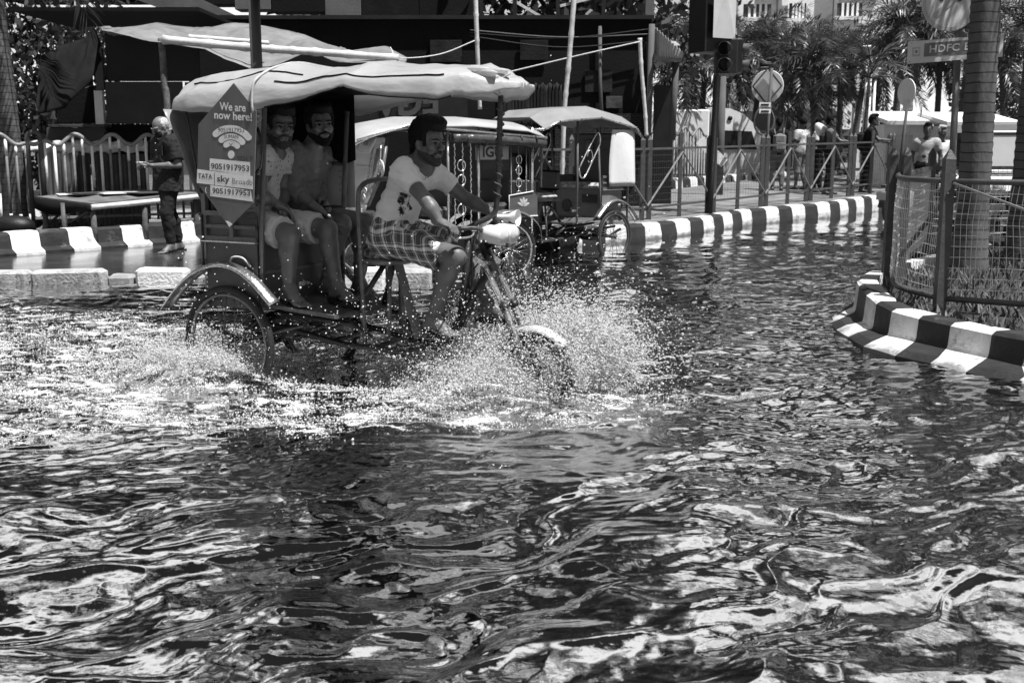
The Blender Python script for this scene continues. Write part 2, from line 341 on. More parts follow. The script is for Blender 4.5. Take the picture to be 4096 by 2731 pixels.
def head_field(c, B, s=1., nb=None, h=.0052, smile=0., neck_r=.055):
    """c = centre between the ears at eye level; B columns forward, left, up"""
    c = np.asarray(c, float); w_ = lambda x, y, z: c+B@(np.array([x, y, z])*s)
    f = Field(c-.24*s, c+.24*s, h)
    f.ell(w_(-.012, 0, .034), np.array([.097, .077, .088])*s, B, .02)
    f.ell(w_(.028, 0, -.045), np.array([.062, .058, .078])*s, B, .03)
    for sg in (-1, 1):
        f.cone(w_(.004, .054*sg, -.055), w_(.066, .014*sg, -.105), .027*s, .021*s, .025)
        f.ell(w_(.066, .042*sg, -.022), np.array([.02, .022, .018])*s, B, .02)
        f.cone(w_(.088, .010*sg, .017), w_(.072, .048*sg, .018), .010*s, .010*s, .012)
        f.sub(w_(.104, .033*sg, -.001), np.array([.022, .019, .0125])*s, B, .010)
        f.ell(w_(.076, .033*sg, .0), np.array([.014, .016, .0125])*s, B, .002)
        f.ell(w_(-.004, .080*sg, -.012), np.array([.018, .009, .031])*s, B@np.array(Matrix.Rotation(-.25*sg, 3, 'Z')), .006); f.sub(w_(.004, .089*sg, -.010), np.array([.009, .006, .018])*s, B, .004)
        f.ell(w_(.103, .0125*sg, -.033), np.array([.011, .009, .008])*s, B, .006)
    f.cone(w_(.090, 0, .014), w_(.117, 0, -.026), .0085*s, .0125*s, .009)
    f.ell(w_(.090, 0, -.062), np.array([.016, .027+.006*smile, .012])*s, B, .012)
    f.ell(w_(.094, 0, -.058), np.array([.010, .024+.006*smile, .005])*s, B, .004); f.ell(w_(.092, 0, -.071), np.array([.010, .020+.004*smile, .006])*s, B, .004)
    f.ell(w_(.072, 0, -.108), np.array([.024, .024, .020])*s, B, .02)
    if nb is not None: f.cone(w_(-.02, 0, -.05), nb, neck_r*s, neck_r*1.1*s, .03)
    return f.mesh(), w_
def hair_field(c, B, s=1., style='short', h=.006, seed=1):
    c = np.asarray(c, float); w_ = lambda x, y, z: c+B@(np.array([x, y, z])*s); f = Field(c-.26*s, c+.26*s, h)
    if style == 'short':
        f.ell(w_(-.018, 0, .042), np.array([.104, .086, .096])*s, B, .02); f.ell(w_(.035, 0, .105), np.array([.065, .062, .035])*s, B, .025); f.cone(w_(-.07, 0, -.04), w_(-.075, 0, .0), .055*s, .06*s, .02)
        for sg in (-1, 1): f.cone(w_(.030, .073*sg, .03), w_(.034, .070*sg, -.012), .013*s, .007*s, .01)
        cuts = [((.083, 0, .066), (.86, 0, -.50)), ((.040, 0, .0), (.9, 0, -.42))]
    elif style == 'full':
        f.ell(w_(-.018, 0, .050), np.array([.118, .094, .108])*s, B, .02); f.ell(w_(.03, 0, .112), np.array([.085, .075, .05])*s, B, .02); f.cone(w_(-.07, 0, -.05), w_(-.07, 0, .0), .058*s, .065*s, .02)
        for sg in (-1, 1): f.cone(w_(.036, .074*sg, .04), w_(.038, .072*sg, -.02), .013*s, .008*s, .01)
        cuts = [((.098, 0, .064), (.86, 0, -.50)), ((.046, 0, -.005), (.9, 0, -.42))]
    elif style == 'balding':
        f.ell(w_(-.022, 0, .030), np.array([.094, .084, .085])*s, B, .02); f.cone(w_(-.07, 0, -.05), w_(-.07, 0, .0), .05*s, .055*s, .02)
        cuts = [((.02, 0, .03), (.95, 0, -.1)), ((0, 0, .104), (.35, 0, .93))]
    else:
        f.ell(w_(-.02, 0, .045), np.array([.112, .092, .1])*s, B, .02); f.ell(w_(-.10, 0, .02), np.array([.05, .05, .05])*s, B, .02); cuts = [((.07, 0, .06), (.8, 0, -.6))]
    sl, g = f._sub(f.lo, f.lo+f.h*f.n, 0); band = np.abs(f.D) < .03; f.D[band] += (.006*vn3(g[band], 55, seed)+.004*vn3(g[band], 120, seed+3))*s
    if len(cuts) > 1 and style != 'balding':                     # front hairline above the brow, side hairline in front of the ear
        q = (g-c)@B/s; front = (q[..., 0]-cuts[0][0][0])*cuts[0][1][0]+(q[..., 2]-cuts[0][0][2])*cuts[0][1][2]
        face = np.maximum(q[..., 0]-.052-.02*np.clip(np.abs(q[..., 1])/.07, 0, 1)*-1, .062-q[..., 2]-.25*np.maximum(q[..., 0]-.05, -.02)*0)
        hide = np.minimum(np.minimum(q[..., 0]-.046, .072+.008*noise2(q[..., 1]*60, q[..., 0]*30)-q[..., 2]), .0685-np.abs(q[..., 1]))   # > 0: the forehead and face
        side = np.minimum(q[..., 0]-.042, .058-q[..., 2])
        nape = np.maximum(-(q[..., 2]+.078), -.5)*1.
        f.D = np.maximum(f.D, np.maximum(np.maximum(hide, side), -(q[..., 2]+.085)))
        ear = np.minimum(np.minimum(q[..., 0]+.03, .030-q[..., 0]), .008-q[..., 2]); f.D = np.maximum(f.D, ear)
    else:
        for p, n in cuts: f.cut(w_(*p), B@np.array(n))
        q = (g-c)@B/s; f.D = np.maximum(f.D, -(q[..., 2]+.075))
    return f.mesh()
def beard_field(c, B, s=1., full=True, h=.0045, seed=2, thin=0.):
    c = np.asarray(c, float); w_ = lambda x, y, z: c+B@(np.array([x, y, z])*s); f = Field(c-.2*s, c+.2*s, h)
    for sg in (-1, 1):
        f.cone(w_(.106, .004*sg, -.046), w_(.088, .034*sg, -.056), .0075*s, .0055*s, .004)
        f.cone(w_(.088, .034*sg, -.056), w_(.080, .036*sg, -.080), .0055*s, .006*s, .006)
    if not thin: f.ell(w_(.080, 0, -.112), np.array([.022, .028, .022])*s, B, .01)
    f.cone(w_(.098, 0, -.083), w_(.090, 0, -.10), .005*s, .008*s, .006)
    sl, g = f._sub(f.lo, f.lo+f.h*f.n, 0)
    if full:                                                     # beard over jaw and chin, open round the lips
        q = (g-c)@B/s; j_ = Field(c-.2*s, c+.2*s, h); j_.ell(w_(.028, 0, -.045), np.array([.0645, .0605, .0805])*s-thin, B, .03)
        for sg in (-1, 1): j_.cone(w_(.004, .054*sg, -.055), w_(.066, .014*sg, -.105), .0295*s-thin, .0235*s-thin, .025)
        j_.ell(w_(.072, 0, -.108), np.array([.027, .027, .023])*s-thin, B, .02)
        line = -.040-.30*np.clip(q[..., 0]-.01, 0, .1); rag = .006*noise2(q[..., 1]*90, q[..., 0]*90, seed)
        D2 = np.maximum(j_.D, (q[..., 2]-line+rag)*s); D2 = np.maximum(D2, (-.012-q[..., 0])*s); m_ = np.sqrt((q[..., 0]-.1)**2/.05**2+q[..., 1]**2/.026**2+(q[..., 2]+.067)**2/.013**2)-1; D2 = np.maximum(D2, -m_*.017*s); f.D = np.minimum(f.D, D2)
    band = np.abs(f.D) < .02; f.D[band] += .0022*s*vn3(g[band], 140, seed)
    return f.mesh()
# ================================================================ THE SETTING
M_ASPH = mat('wet_asphalt', .03, .35, .5, .4, 3, .4, 60)
M_DIRT = mat('muddy_ground', .10, .6, .4, .5, 1.5, .5, 25, dirt=.5, dv=.03)
M_PAVE = mat('wet_paving', .05, .16, .6, .45, 2.2, .12, 14, dirt=.4, dv=.02)
n, bs = nodes_of(M_PAVE); br = n.nodes.new('ShaderNodeTexBrick'); br.inputs['Scale'].default_value = 4.5; br.inputs['Color1'].default_value = (1, 1, 1, 1); br.inputs['Color2'].default_value = (.72, .72, .72, 1); br.inputs['Mortar'].default_value = (.3, .3, .3, 1); br.inputs['Mortar Size'].default_value = .025
tc = n.nodes.new('ShaderNodeTexCoord'); n.links.new(tc.outputs['Object'], br.inputs['Vector']); src_ = bs.inputs['Base Color'].links[0].from_socket; mx = n.nodes.new('ShaderNodeMath'); mx.operation = 'MULTIPLY'; n.links.new(src_, mx.inputs[0]); n.links.new(br.outputs[0], mx.inputs[1]); n.links.new(mx.outputs[0], bs.inputs['Base Color'])
M_KW = mat('white_kerb_paint', .66, .75, .2, .16, 11, .5, 40, dirt=.40, dv=.2)
M_KB = mat('black_kerb_paint', .028, .7, .25, .35, 5, .35, 30, dirt=.3, dv=.12)
def tide_line(m, v):
    """grime left by the flood just above the water"""
    n, bs = nodes_of(m); src_ = bs.inputs['Base Color'].links[0].from_socket; tc = n.nodes.new('ShaderNodeTexCoord'); sx = n.nodes.new('ShaderNodeSeparateXYZ'); n.links.new(tc.outputs['Object'], sx.inputs[0]); tn = n.nodes.new('ShaderNodeTexNoise'); tn.inputs['Scale'].default_value = 7; tn.inputs['Detail'].default_value = 5; n.links.new(tc.outputs['Object'], tn.inputs['Vector'])
    ad = n.nodes.new('ShaderNodeMath'); ad.operation = 'MULTIPLY_ADD'; ad.inputs[1].default_value = .16; n.links.new(tn.outputs[0], ad.inputs[0]); iv = n.nodes.new('ShaderNodeMath'); iv.operation = 'MULTIPLY'; iv.inputs[1].default_value = -1; n.links.new(sx.outputs[2], iv.inputs[0]); n.links.new(iv.outputs[0], ad.inputs[2])
    r = n.nodes.new('ShaderNodeMapRange'); r.inputs[1].default_value = .02; r.inputs[2].default_value = .07; r.inputs[4].default_value = .8; n.links.new(ad.outputs[0], r.inputs[0]); mx = n.nodes.new('ShaderNodeMix'); mx.data_type = 'FLOAT'; n.links.new(r.outputs[0], mx.inputs[0]); n.links.new(src_, mx.inputs[2]); mx.inputs[3].default_value = v; n.links.new(mx.outputs[0], bs.inputs['Base Color'])
tide_line(M_KW, .10); tide_line(M_KB, .02)
M_CONC = mat('bare_concrete', .28, .85, .2, .3, 4, .4, 30, dirt=.4, dv=.08)
M_FENCE = mat('grey_fence_paint', .065, .5, .4, .25, 9, .2, 60, dirt=.25, dv=.05)
M_WIRE = mat('pale_wire', .65, .5, .5, .2, 20, 0)
M_SOIL = mat('dark_soil', .04, .95, .1, .5, 12, .6, 40)
def structure(name, mb, m, kind='structure'): return tag(obj(name, mb, m), kind=kind)
# ground sheet reaching the horizon, sunk where the road is flooded, coming up dry at the far side
xs = np.concatenate([[-900, -200, -60], np.linspace(-30, 30, 61), [60, 200, 900]]); ys = np.concatenate([[-300, -40], np.linspace(-4, 60, 65), [90, 200, 1200]])
X, Y = np.meshgrid(xs, ys, indexing='ij'); Z = -.14+np.clip((Y-19.5+.12*X)*.022, 0, .2)+.025*fbm(X*.35, Y*.35, 3, 4)*(Y > 17)
structure('ground', MB().grid(np.stack([X, Y, Z], -1)), M_DIRT)
# ---- the flood water: a real surface with its waves and the wake of the cart
CART = Frame((-1.551, 7.14, 0), math.radians(-28))
def wake(X, Y):
    dx, dy = X-CART.o[0], Y-CART.o[1]; s_ = dx*CART.u[0]+dy*CART.u[1]; l_ = dx*CART.l[0]+dy*CART.l[1]
    half = np.where(l_ < 0, .50+.62*np.clip(2.75-s_, 0, 9), .40+.10*np.clip(2.75-s_, 0, 9)); half = np.minimum(half, 2.35+.2*noise2(X, Y, 40))
    e = np.abs(l_)/np.maximum(half, .05)+.16*fbm(X*2.2, Y*2.2, 3, 30); front = np.clip((2.85-s_)/.35, 0, 1); return s_, l_, e, front
def ripples(X, Y):
    a = .55; q = X*math.cos(a)+Y*math.sin(a); r = -X*math.sin(a)+Y*math.cos(a)
    wx = q+.13*fbm(X*1.7, Y*1.7, 2, 11); wy = r+.16*fbm(X*1.7+5, Y*1.7, 2, 12)
    near = np.clip((5.6-Y)/2.2, 0, 1); calm = 1-.55*np.clip((Y-14)/8, 0, 1)
    mid = np.clip((Y-3.6)/2.2, 0, 1)
    h = .034*noise2(X*.75, Y*.75, 1)+.019*fbm(wx/.75, wy/.45, 2, 2)*(.55+1.0*near)
    rg = 1-np.abs(fbm(wx/.46, wy/.24, 2, 5)); h = h+(.0105*rg*rg)*(.6+.5*near)
    ch = fbm(X/.22+.6*noise2(X*3, Y*3, 9), Y/.125, 3, 7); h = h+.0052*ch*(.45+.75*mid)
    h = h+.0015*fbm(wx/.085, wy/.055, 2, 21)*(.9+.5*mid)+.00035*noise2(X/.03, Y/.024, 33)
    return h*calm
def water_z(X, Y):
    s_, l_, e, fr = wake(X, Y); T = np.clip((1.12-e)/.30, 0, 1)*fr; edge = np.exp(-((e-.93)/.13)**2)*fr
    h = ripples(X, Y)
    turb = .020*fbm(X/.26, Y/.17, 3, 15)+.0055*noise2(X/.07, Y/.05, 16)+.0018*noise2(X/.03, Y/.022, 17)
    lap = np.exp(-np.clip(s_+.2, 0, 9))
    h = h*(1-.5*T)+T*turb*(.55+.45*np.exp(-np.abs(l_)/.8))+edge*(.014+.012*fbm(X*3, Y*3, 2, 18))
    h = h+.12*np.exp(-(((s_-1.7)/.40)**2+((l_+.30)/.22)**2))+.13*np.exp(-(((s_+.15)/.50)**2+((l_+.66)/.16)**2))
    h = h-.05*np.exp(-(((s_-1.0)/.7)**2+(l_/.5)**2))
    pat = fbm((X+.25*Y)/.30, Y/.10, 4, 25)+.55*fbm(X/.06, Y/.04, 3, 26)
    foam = np.clip(T*(.24+.80*pat)+edge*(.10+.5*pat)*.5, 0, 1)
    return h, foam
ypx = np.concatenate([np.linspace(760, 560, 150), np.linspace(559, 330, 260), np.linspace(329.4, 200, 190)])
Yr = np.array([G(512, q)[1] for q in ypx]); Yr = np.concatenate([Yr, [33., 45.]]); A = np.linspace(-.74, .74, 900)
Yg, Ag = np.meshgrid(Yr, A, indexing='ij'); Xg = Ag*np.maximum(Yg, 3.2); hz, foam = water_z(Xg, Yg)
me = bpy.data.meshes.new('flood_water'); V = np.stack([Xg, Yg, hz], -1).reshape(-1, 3); a, b = Xg.shape
ii = (np.arange(a-1)[:, None]*b+np.arange(b-1)).ravel(); Fq = np.stack([ii, ii+1, ii+b+1, ii+b], 1).astype(np.int32)
me.vertices.add(len(V)); me.vertices.foreach_set('co', V.ravel()); me.loops.add(Fq.size); me.loops.foreach_set('vertex_index', Fq.ravel())
me.polygons.add(len(Fq)); me.polygons.foreach_set('loop_start', np.arange(0, Fq.size, 4, dtype=np.int32)); me.polygons.foreach_set('use_smooth', np.ones(len(Fq), bool)); me.update(calc_edges=True)
at_ = me.attributes.new('foam', 'FLOAT', 'POINT'); at_.data.foreach_set('value', foam.ravel().astype(np.float32))
mw = mat('flood_water', .006, .03, 1., .3, 2, 0, ior=2.0); n, bs = nodes_of(mw)
bs.inputs['Roughness'].default_value = .025
fa = n.nodes.new('ShaderNodeAttribute'); fa.attribute_name = 'foam'; tc = n.nodes.new('ShaderNodeTexCoord')
tn = n.nodes.new('ShaderNodeTexNoise'); tn.inputs['Scale'].default_value = 130; tn.inputs['Detail'].default_value = 6; n.links.new(tc.outputs['Object'], tn.inputs['Vector'])
mm = n.nodes.new('ShaderNodeMath'); mm.operation = 'MULTIPLY_ADD'; mm.inputs[1].default_value = .45; n.links.new(fa.outputs['Fac'], mm.inputs[0]); n.links.new(tn.outputs[0], mm.inputs[2])
mr = n.nodes.new('ShaderNodeMapRange'); mr.inputs[1].default_value = .72; mr.inputs[2].default_value = .84; n.links.new(mm.outputs[0], mr.inputs[0])
foam_s = n.nodes.new('ShaderNodeBsdfDiffuse'); foam_s.inputs[0].default_value = (.55, .55, .55, 1); mxs = n.nodes.new('ShaderNodeMixShader')
gl = n.nodes.new('ShaderNodeBsdfGlossy'); gl.inputs[0].default_value = (.95, .95, .95, 1); gl.inputs['Roughness'].default_value = .02
fz = n.nodes.new('ShaderNodeFresnel'); fz.inputs[0].default_value = 1.33; fr2 = n.nodes.new('ShaderNodeMapRange'); fr2.inputs[3].default_value = .80; fr2.inputs[4].default_value = 1.0; n.links.new(fz.outputs[0], fr2.inputs[0])
mg = n.nodes.new('ShaderNodeMixShader'); n.links.new(fr2.outputs[0], mg.inputs[0]); n.links.new(bs.outputs[0], mg.inputs[1]); n.links.new(gl.outputs[0], mg.inputs[2]); bs.inputs['Specular IOR Level'].default_value = 0
n.links.new(mr.outputs[0], mxs.inputs[0]); n.links.new(mg.outputs[0], mxs.inputs[1]); n.links.new(foam_s.outputs[0], mxs.inputs[2]); n.links.new(mxs.outputs[0], n.nodes['Material Output'].inputs[0])
tb = n.nodes.new('ShaderNodeTexNoise'); tb.inputs['Scale'].default_value = 26; tb.inputs['Detail'].default_value = 4; n.links.new(tc.outputs['Object'], tb.inputs['Vector'])
bu = n.nodes.new('ShaderNodeBump'); bu.inputs['Strength'].default_value = .10; bu.inputs['Distance'].default_value = .012; n.links.new(tb.outputs[0], bu.inputs['Height']); n.links.new(bu.outputs[0], gl.inputs['Normal'])
tag(raw('flood_water', me, mw), kind='structure')
# ---- walkway on the left, its broken edge blocks, the striped kerb behind it
def slab(poly, z0, z1):
    poly = np.asarray(poly, float); n_ = len(poly); v = [(x, y, z0) for x, y in poly]+[(x, y, z1) for x, y in poly]
    return MB().add(v, [tuple(range(n_-1, -1, -1)), tuple(range(n_, 2*n_))]+[(i, (i+1) % n_, n_+(i+1) % n_, n_+i) for i in range(n_)])
walk = structure('walkway', slab([(-16, 11.36), (-2.7, 11.62), (-1.3, 15.4), (-1.6, 20), (-16, 20)], -.3, .085), M_PAVE)
edge = structure('walkway_edge', slab([(-16, 11.30), (-2.66, 11.58), (-2.7, 11.64), (-16, 11.38)], -.3, .055), M_CONC)
M_EDGE = mat('worn_edge_block', .42, .85, .2, .35, 6, .6, 35, dirt=.5, dv=.06); M_EDGEW = mat('white_edge_block', .78, .8, .2, .15, 6, .6, 35, dirt=.3, dv=.1)
xx = -9.2
for i, (Lg, wht) in enumerate([(.9, 0), (.8, 0), (.7, 0), (.62, 0), (.30, 0), (.85, 0), (.78, 0), (.30, 2), (.56, 1), (.16, 2), (.8, 0), (.5, 0), (.6, 1), (.5, 0)]):
    if wht != 2 or i % 2:
        h_ = .15 if wht == 1 else .125+.02*random.random()
        if wht == 2: h_ = .085
        m_ = MB().box((0, 0, 0), (Lg-.03, .22, h_+.3), bev=.03)
        v = m_.v[0]; v += np.stack([.012*vn3(v, 9, i), .02*vn3(v, 7, i+3), .012*vn3(v, 8, i+6)], -1)
        o = obj('edge_block', m_, M_EDGEW if wht == 1 else M_EDGE if wht == 0 else M_CONC, edge); o.location = (xx+Lg/2, 11.27+.0205*(xx+16)+random.uniform(-.02, .02), h_/2-.15); o.rotation_euler = (random.uniform(-.03, .03), random.uniform(-.02, .02), .02+random.uniform(-.02, .02))
    xx += Lg
def polyline(pts, step):
    p = np.asarray(pts, float); d = np.r_[0, np.cumsum(np.linalg.norm(np.diff(p, axis=0), axis=1))]; t = np.arange(0, d[-1], step) if np.isscalar(step) else np.asarray(step)
    return np.stack([np.interp(t, d, p[:, i]) for i in range(p.shape[1])], 1)
PAVE = lambda Y: .2+.017*max(0., Y-18)
def kerb(name, pts, prof, z0, out=1, first=0, gap=.004, jit=.006):
    """a row of painted blocks; prof = (outward, height) outline; every block its own piece"""
    pts3 = np.asarray(pts, float); zs_ = pts3[:, 2] if pts3.shape[1] > 2 else np.zeros(len(pts3)); pts = pts3[:, :2]; root = structure(name, MB().add([], []), M_CONC)
    n_ = len(pts); T = np.gradient(np.asarray(pts, float), axis=0); N = np.stack([T[:, 1], -T[:, 0]], 1); N /= np.linalg.norm(N, axis=1)[:, None]; N *= out
    core = MB(); V = []
    for i in range(n_-1):
        mb = MB(); g = np.array(prof); t_ = T[i]/np.linalg.norm(T[i]); j = random.uniform(-jit, jit); k = len(g)
        a_ = np.asarray(pts[i])+t_*gap; b_ = np.asarray(pts[i+1])-t_*gap; rows = []
        for p, nn, zo in ((a_, N[i], zs_[i]), ((a_+b_)/2, (N[i]+N[i+1])/2, (zs_[i]+zs_[i+1])/2), (b_, N[i+1], zs_[i+1])):
            w_ = .004*np.array([random.gauss(0, 1) for _ in range(k)]); rows.append([(p[0]+nn[0]*(q[0]+j+w_[m]), p[1]+nn[1]*(q[0]+j+w_[m]), z0+zo+q[1]+(w_[m-1] if q[1] > .02 else 0)) for m, q in enumerate(g)])
        v = np.array(rows).reshape(-1, 3); f = [(r*k+m, r*k+m+1, (r+1)*k+m+1, (r+1)*k+m) for r in (0, 1) for m in range(k-1)]+[tuple(range(k)), tuple(range(3*k-1, 2*k-1, -1))]
        f = [tuple(reversed(q)) for q in f] if out > 0 else f
        o = obj('kerb_block', mb.add(v, f), M_KW if (i+first) % 2 == 0 else M_KB, root)
    return root
PROF = [(.16, -.2), (.16, .035), (.055, .085), (.025, .25), (-.02, .285), (-.19, .285), (-.19, -.2)]
kerb('striped_kerb', polyline([(-9.2, 9.7), (-6.25, 13.45), (-4.3, 15.75), (-2.2, 18.1)], .375), PROF, .085, 1, 1)
kerb('far_kerb', polyline([(-1.5, 13.9, 0), (.2, 15.2, 0), (1.8, 16.5, 0), (3.0, 17.95, 0), (4.2, 19.9, .03), (5.2, 20.9, .04), (6.36, 22.0, .06), (7.6, 23.6, .1), (9.6, 26.4, .12), (13, 29.5, .15)], .45), [(.05, -.3), (.05, .06), (.02, .21), (-.03, .25), (-.17, .25), (-.17, -.3)], 0, 1, 0)
pv = slab([(-1.55, 14.05), (.1, 15.35), (1.7, 16.65), (2.88, 18.05), (4.1, 20.0), (5.1, 21.02), (6.25, 22.1), (7.5, 23.75), (9.5, 26.55), (12.9, 29.6), (18, 33), (18, 52), (3, 52), (-2, 28), (-2.4, 18)], -.3, 0.)
v_ = pv.v[0]; k_ = len(v_)//2; v_[k_:, 2] = .2+.017*(v_[k_:, 1]-18)*(v_[k_:, 1] > 18); structure('pavement', pv, mat('dry_paving', .17, .7, .3, .4, 1.5, .3, 14, dirt=.4, dv=.05))
# second low kerb along the planting behind the pavement
kerb('planting_kerb', polyline([(2.2, 24.0), (5.2, 29.2), (8.6, 34.5), (14, 36.2)], .5), [(.05, -.1), (.05, .05), (.02, .28), (-.03, .33), (-.2, .33), (-.2, -.1)], .3, 1, 1)
structure('planting_bed', slab([(2.1, 24.1), (5.05, 29.3), (8.5, 34.7), (14, 36.4), (14, 44), (-6, 44), (-6, 24.5)], .1, .58), M_SOIL)
# ---- the island on the right with its stepped kerb
top = [G(x, y, zt_)[:2] for (x, y), zt_ in zip( [(868, 272), (861, 276), (857, 281), (859, 285.7), (866.5, 295), (876.5, 303.5), (891.7, 311), (918.8, 318.5), (950.6, 325.8), (992, 334), (1027, 341)], [.28, .28, .28, .28, .27, .25, .235, .22, .215, .215, .215])]
top = [top[0]+np.array([1.6, 2.0]), top[0]+np.array([.5, .75])]+top+[top[-1]+(top[-1]-top[-2])*k for k in (1, 2.2, 3.4)]
TZ = [.28]*6+[.27, .25, .235, .22]+[.215]*7
T2 = np.gradient(np.asarray(top), axis=0); N2 = np.stack([T2[:, 1], -T2[:, 0]], 1); N2 /= np.linalg.norm(N2, axis=1)[:, None]; N2 *= np.sign((N2*(np.asarray(top)-np.array([5.5, 9.5]))).sum(1))[:, None]
foot = [np.asarray(a)+b*.025 for a, b in zip(top, N2)]
toe = [G(x, y, .015)[:2] for x, y in [(849, 306), (838, 310), (830.5, 316), (830, 322), (836.5, 328.5), (848, 336), (863, 345), (895, 354.5), (930, 362), (966, 371), (1016, 381)]]
toe = [toe[0]+np.array([1.6, 2.0]), toe[0]+np.array([.5, .75])]+toe+[toe[-1]+(toe[-1]-toe[-2])*k for k in (1, 2.2, 3.4)]
isl = structure('island_kerb', MB().add([], []), M_CONC)
for i in range(len(top)-1):
    rows = []
    for s_ in (.004, .5, .996):
        q = []
        for pth, z_ in ((top, None), (foot, .085), (toe, .055)): q.append(np.asarray(pth[i])*(1-s_)+np.asarray(pth[i+1])*s_)
        inn = -(N2[i]*(1-s_)+N2[i+1]*s_); tp, ft, to_ = q; j = .006*noise2(i*1.7, s_*3); zt_ = TZ[i]*(1-s_)+TZ[i+1]*s_
        rows.append([(*(tp+inn*.16), .0), (*(tp+inn*.16), zt_+.022+j), (*(tp+inn*.035), zt_+.022+j), (*tp, zt_), (*(ft+inn*.01), .085), (*ft, .062), (*(to_+inn*.07), .045+j), (*to_, .01), (*(to_-inn*.015), -.2), (*(tp+inn*.16), -.2)])
    k = 10; v = np.array(rows).reshape(-1, 3); v += .004*np.stack([vn3(v, 11, 3), vn3(v, 11, 4), vn3(v, 11, 5)], -1); f = [(r*k+m, (r+1)*k+m, (r+1)*k+(m+1) % k, r*k+(m+1) % k) for r in (0, 1) for m in range(k)]+[tuple(range(k)), tuple(range(3*k-1, 2*k-1, -1))]
    obj('kerb_block', MB().add(v, f), M_KW if i % 2 == 0 else M_KB, isl)
poly = [np.asarray(p)-q*.1 for p, q in zip(top, N2)]
poly += [np.array([9., 4.5]), np.array([12., 9.]), np.array([9.5, 18.]), np.array([7., 15.])]
structure('island', slab(poly, -.2, .20), M_SOIL)
# ================================================================ TREES AND PALMS
M_LEAF = mat('palm_leaf', .055, .38, .6, .5, 3, 0); M_LEAF2 = mat('broad_leaf', .032, .4, .6, .5, 1.2, 0)
for m_ in (M_LEAF, M_LEAF2):
    n, bs = nodes_of(m_); tl = n.nodes.new('ShaderNodeBsdfTranslucent'); tl.inputs[0].default_value = (.05, .05, .05, 1); mx = n.nodes.new('ShaderNodeMixShader'); mx.inputs[0].default_value = .3
    n.links.new(bs.outputs[0], mx.inputs[1]); n.links.new(tl.outputs[0], mx.inputs[2]); n.links.new(mx.outputs[0], n.nodes['Material Output'].inputs[0])
M_TRUNK = mat('ringed_palm_trunk', .10, .85, .2, .35, 5, .5, 20, dirt=.35, dv=.06, stretch=(1, 1, .35)); n, bs = nodes_of(M_TRUNK); src_ = bs.inputs['Base Color'].links[0].from_socket; tc = n.nodes.new('ShaderNodeTexCoord'); wv = n.nodes.new('ShaderNodeTexWave'); wv.bands_direction = 'Z'; wv.inputs['Scale'].default_value = 3.4; wv.inputs['Distortion'].default_value = 1.1; wv.inputs['Detail'].default_value = 2; wv.inputs['Detail Scale'].default_value = 1.5; n.links.new(tc.outputs['Object'], wv.inputs[0])
rr_ = n.nodes.new('ShaderNodeMapRange'); rr_.inputs[1].default_value = .93; rr_.inputs[2].default_value = .99; n.links.new(wv.outputs['Fac'], rr_.inputs[0]); mx = n.nodes.new('ShaderNodeMix'); mx.data_type = 'FLOAT'; n.links.new(rr_.outputs[0], mx.inputs[0]); n.links.new(src_, mx.inputs[2]); mx.inputs[3].default_value = .03; n.links.new(mx.outputs[0], bs.inputs['Base Color'])
M_BARK = mat('dark_bark', .06, .9, .2, .4, 5, .6, 20)
def frond_mesh(L, rise, drop, nl, ll, lw, bushy, seed):
    rg = random.Random(seed); t = np.linspace(0, 1, 10); pts = np.stack([L*t*(1-.18*t), 0*t, rise*t-drop*t*t], 1); mb = MB(); mb.tube(pts, np.linspace(.022, .004, 10), 4, cap=False)
    V = []; F = []
    for i in range(nl):
        u = .12+.88*(i+rg.random())/nl; p = np.array([np.interp(u, t, pts[:, k]) for k in range(3)]); d = unit(np.array([L*(1-.36*u), 0, rise-2*drop*u]))
        up = unit(np.cross(d, [0, 1, 0]))*-1
        for sg in (-1, 1):
            ro = (rg.uniform(-1.3, 1.0) if bushy else rg.uniform(-.45, .15)); out = np.array([0, sg, 0])*math.cos(ro)+up*math.sin(ro); le = ll*(1-.55*abs(u-.45)**1.3)*rg.uniform(.75, 1.1)
            dr = unit(d*rg.uniform(.5, .9)+out); e1 = p+dr*le*.5+np.array([0, 0, -.10*le]); e2 = p+dr*le+np.array([0, 0, -.40*le*rg.uniform(.6, 1.3)]); wv = unit(np.cross(dr, up+.3*out))*lw
            k = len(V); V += [p, e1+wv, e2, e1-wv]; F.append((k, k+1, k+2, k+3))
    mb.add(V, F); return mb.mesh('frond')
FR_FOX = [frond_mesh(1.9, .85, 1.75, 70, .40, .020, True, i) for i in range(4)]
FR_BIG = [frond_mesh(2.3, .55, 1.9, 46, .62, .020, False, i+9) for i in range(3)]
FR_THIN = [frond_mesh(1.25, .5, .9, 30, .36, .016, False, i+20) for i in range(2)]
for q in FR_FOX+FR_BIG+FR_THIN: q.materials.append(M_LEAF)
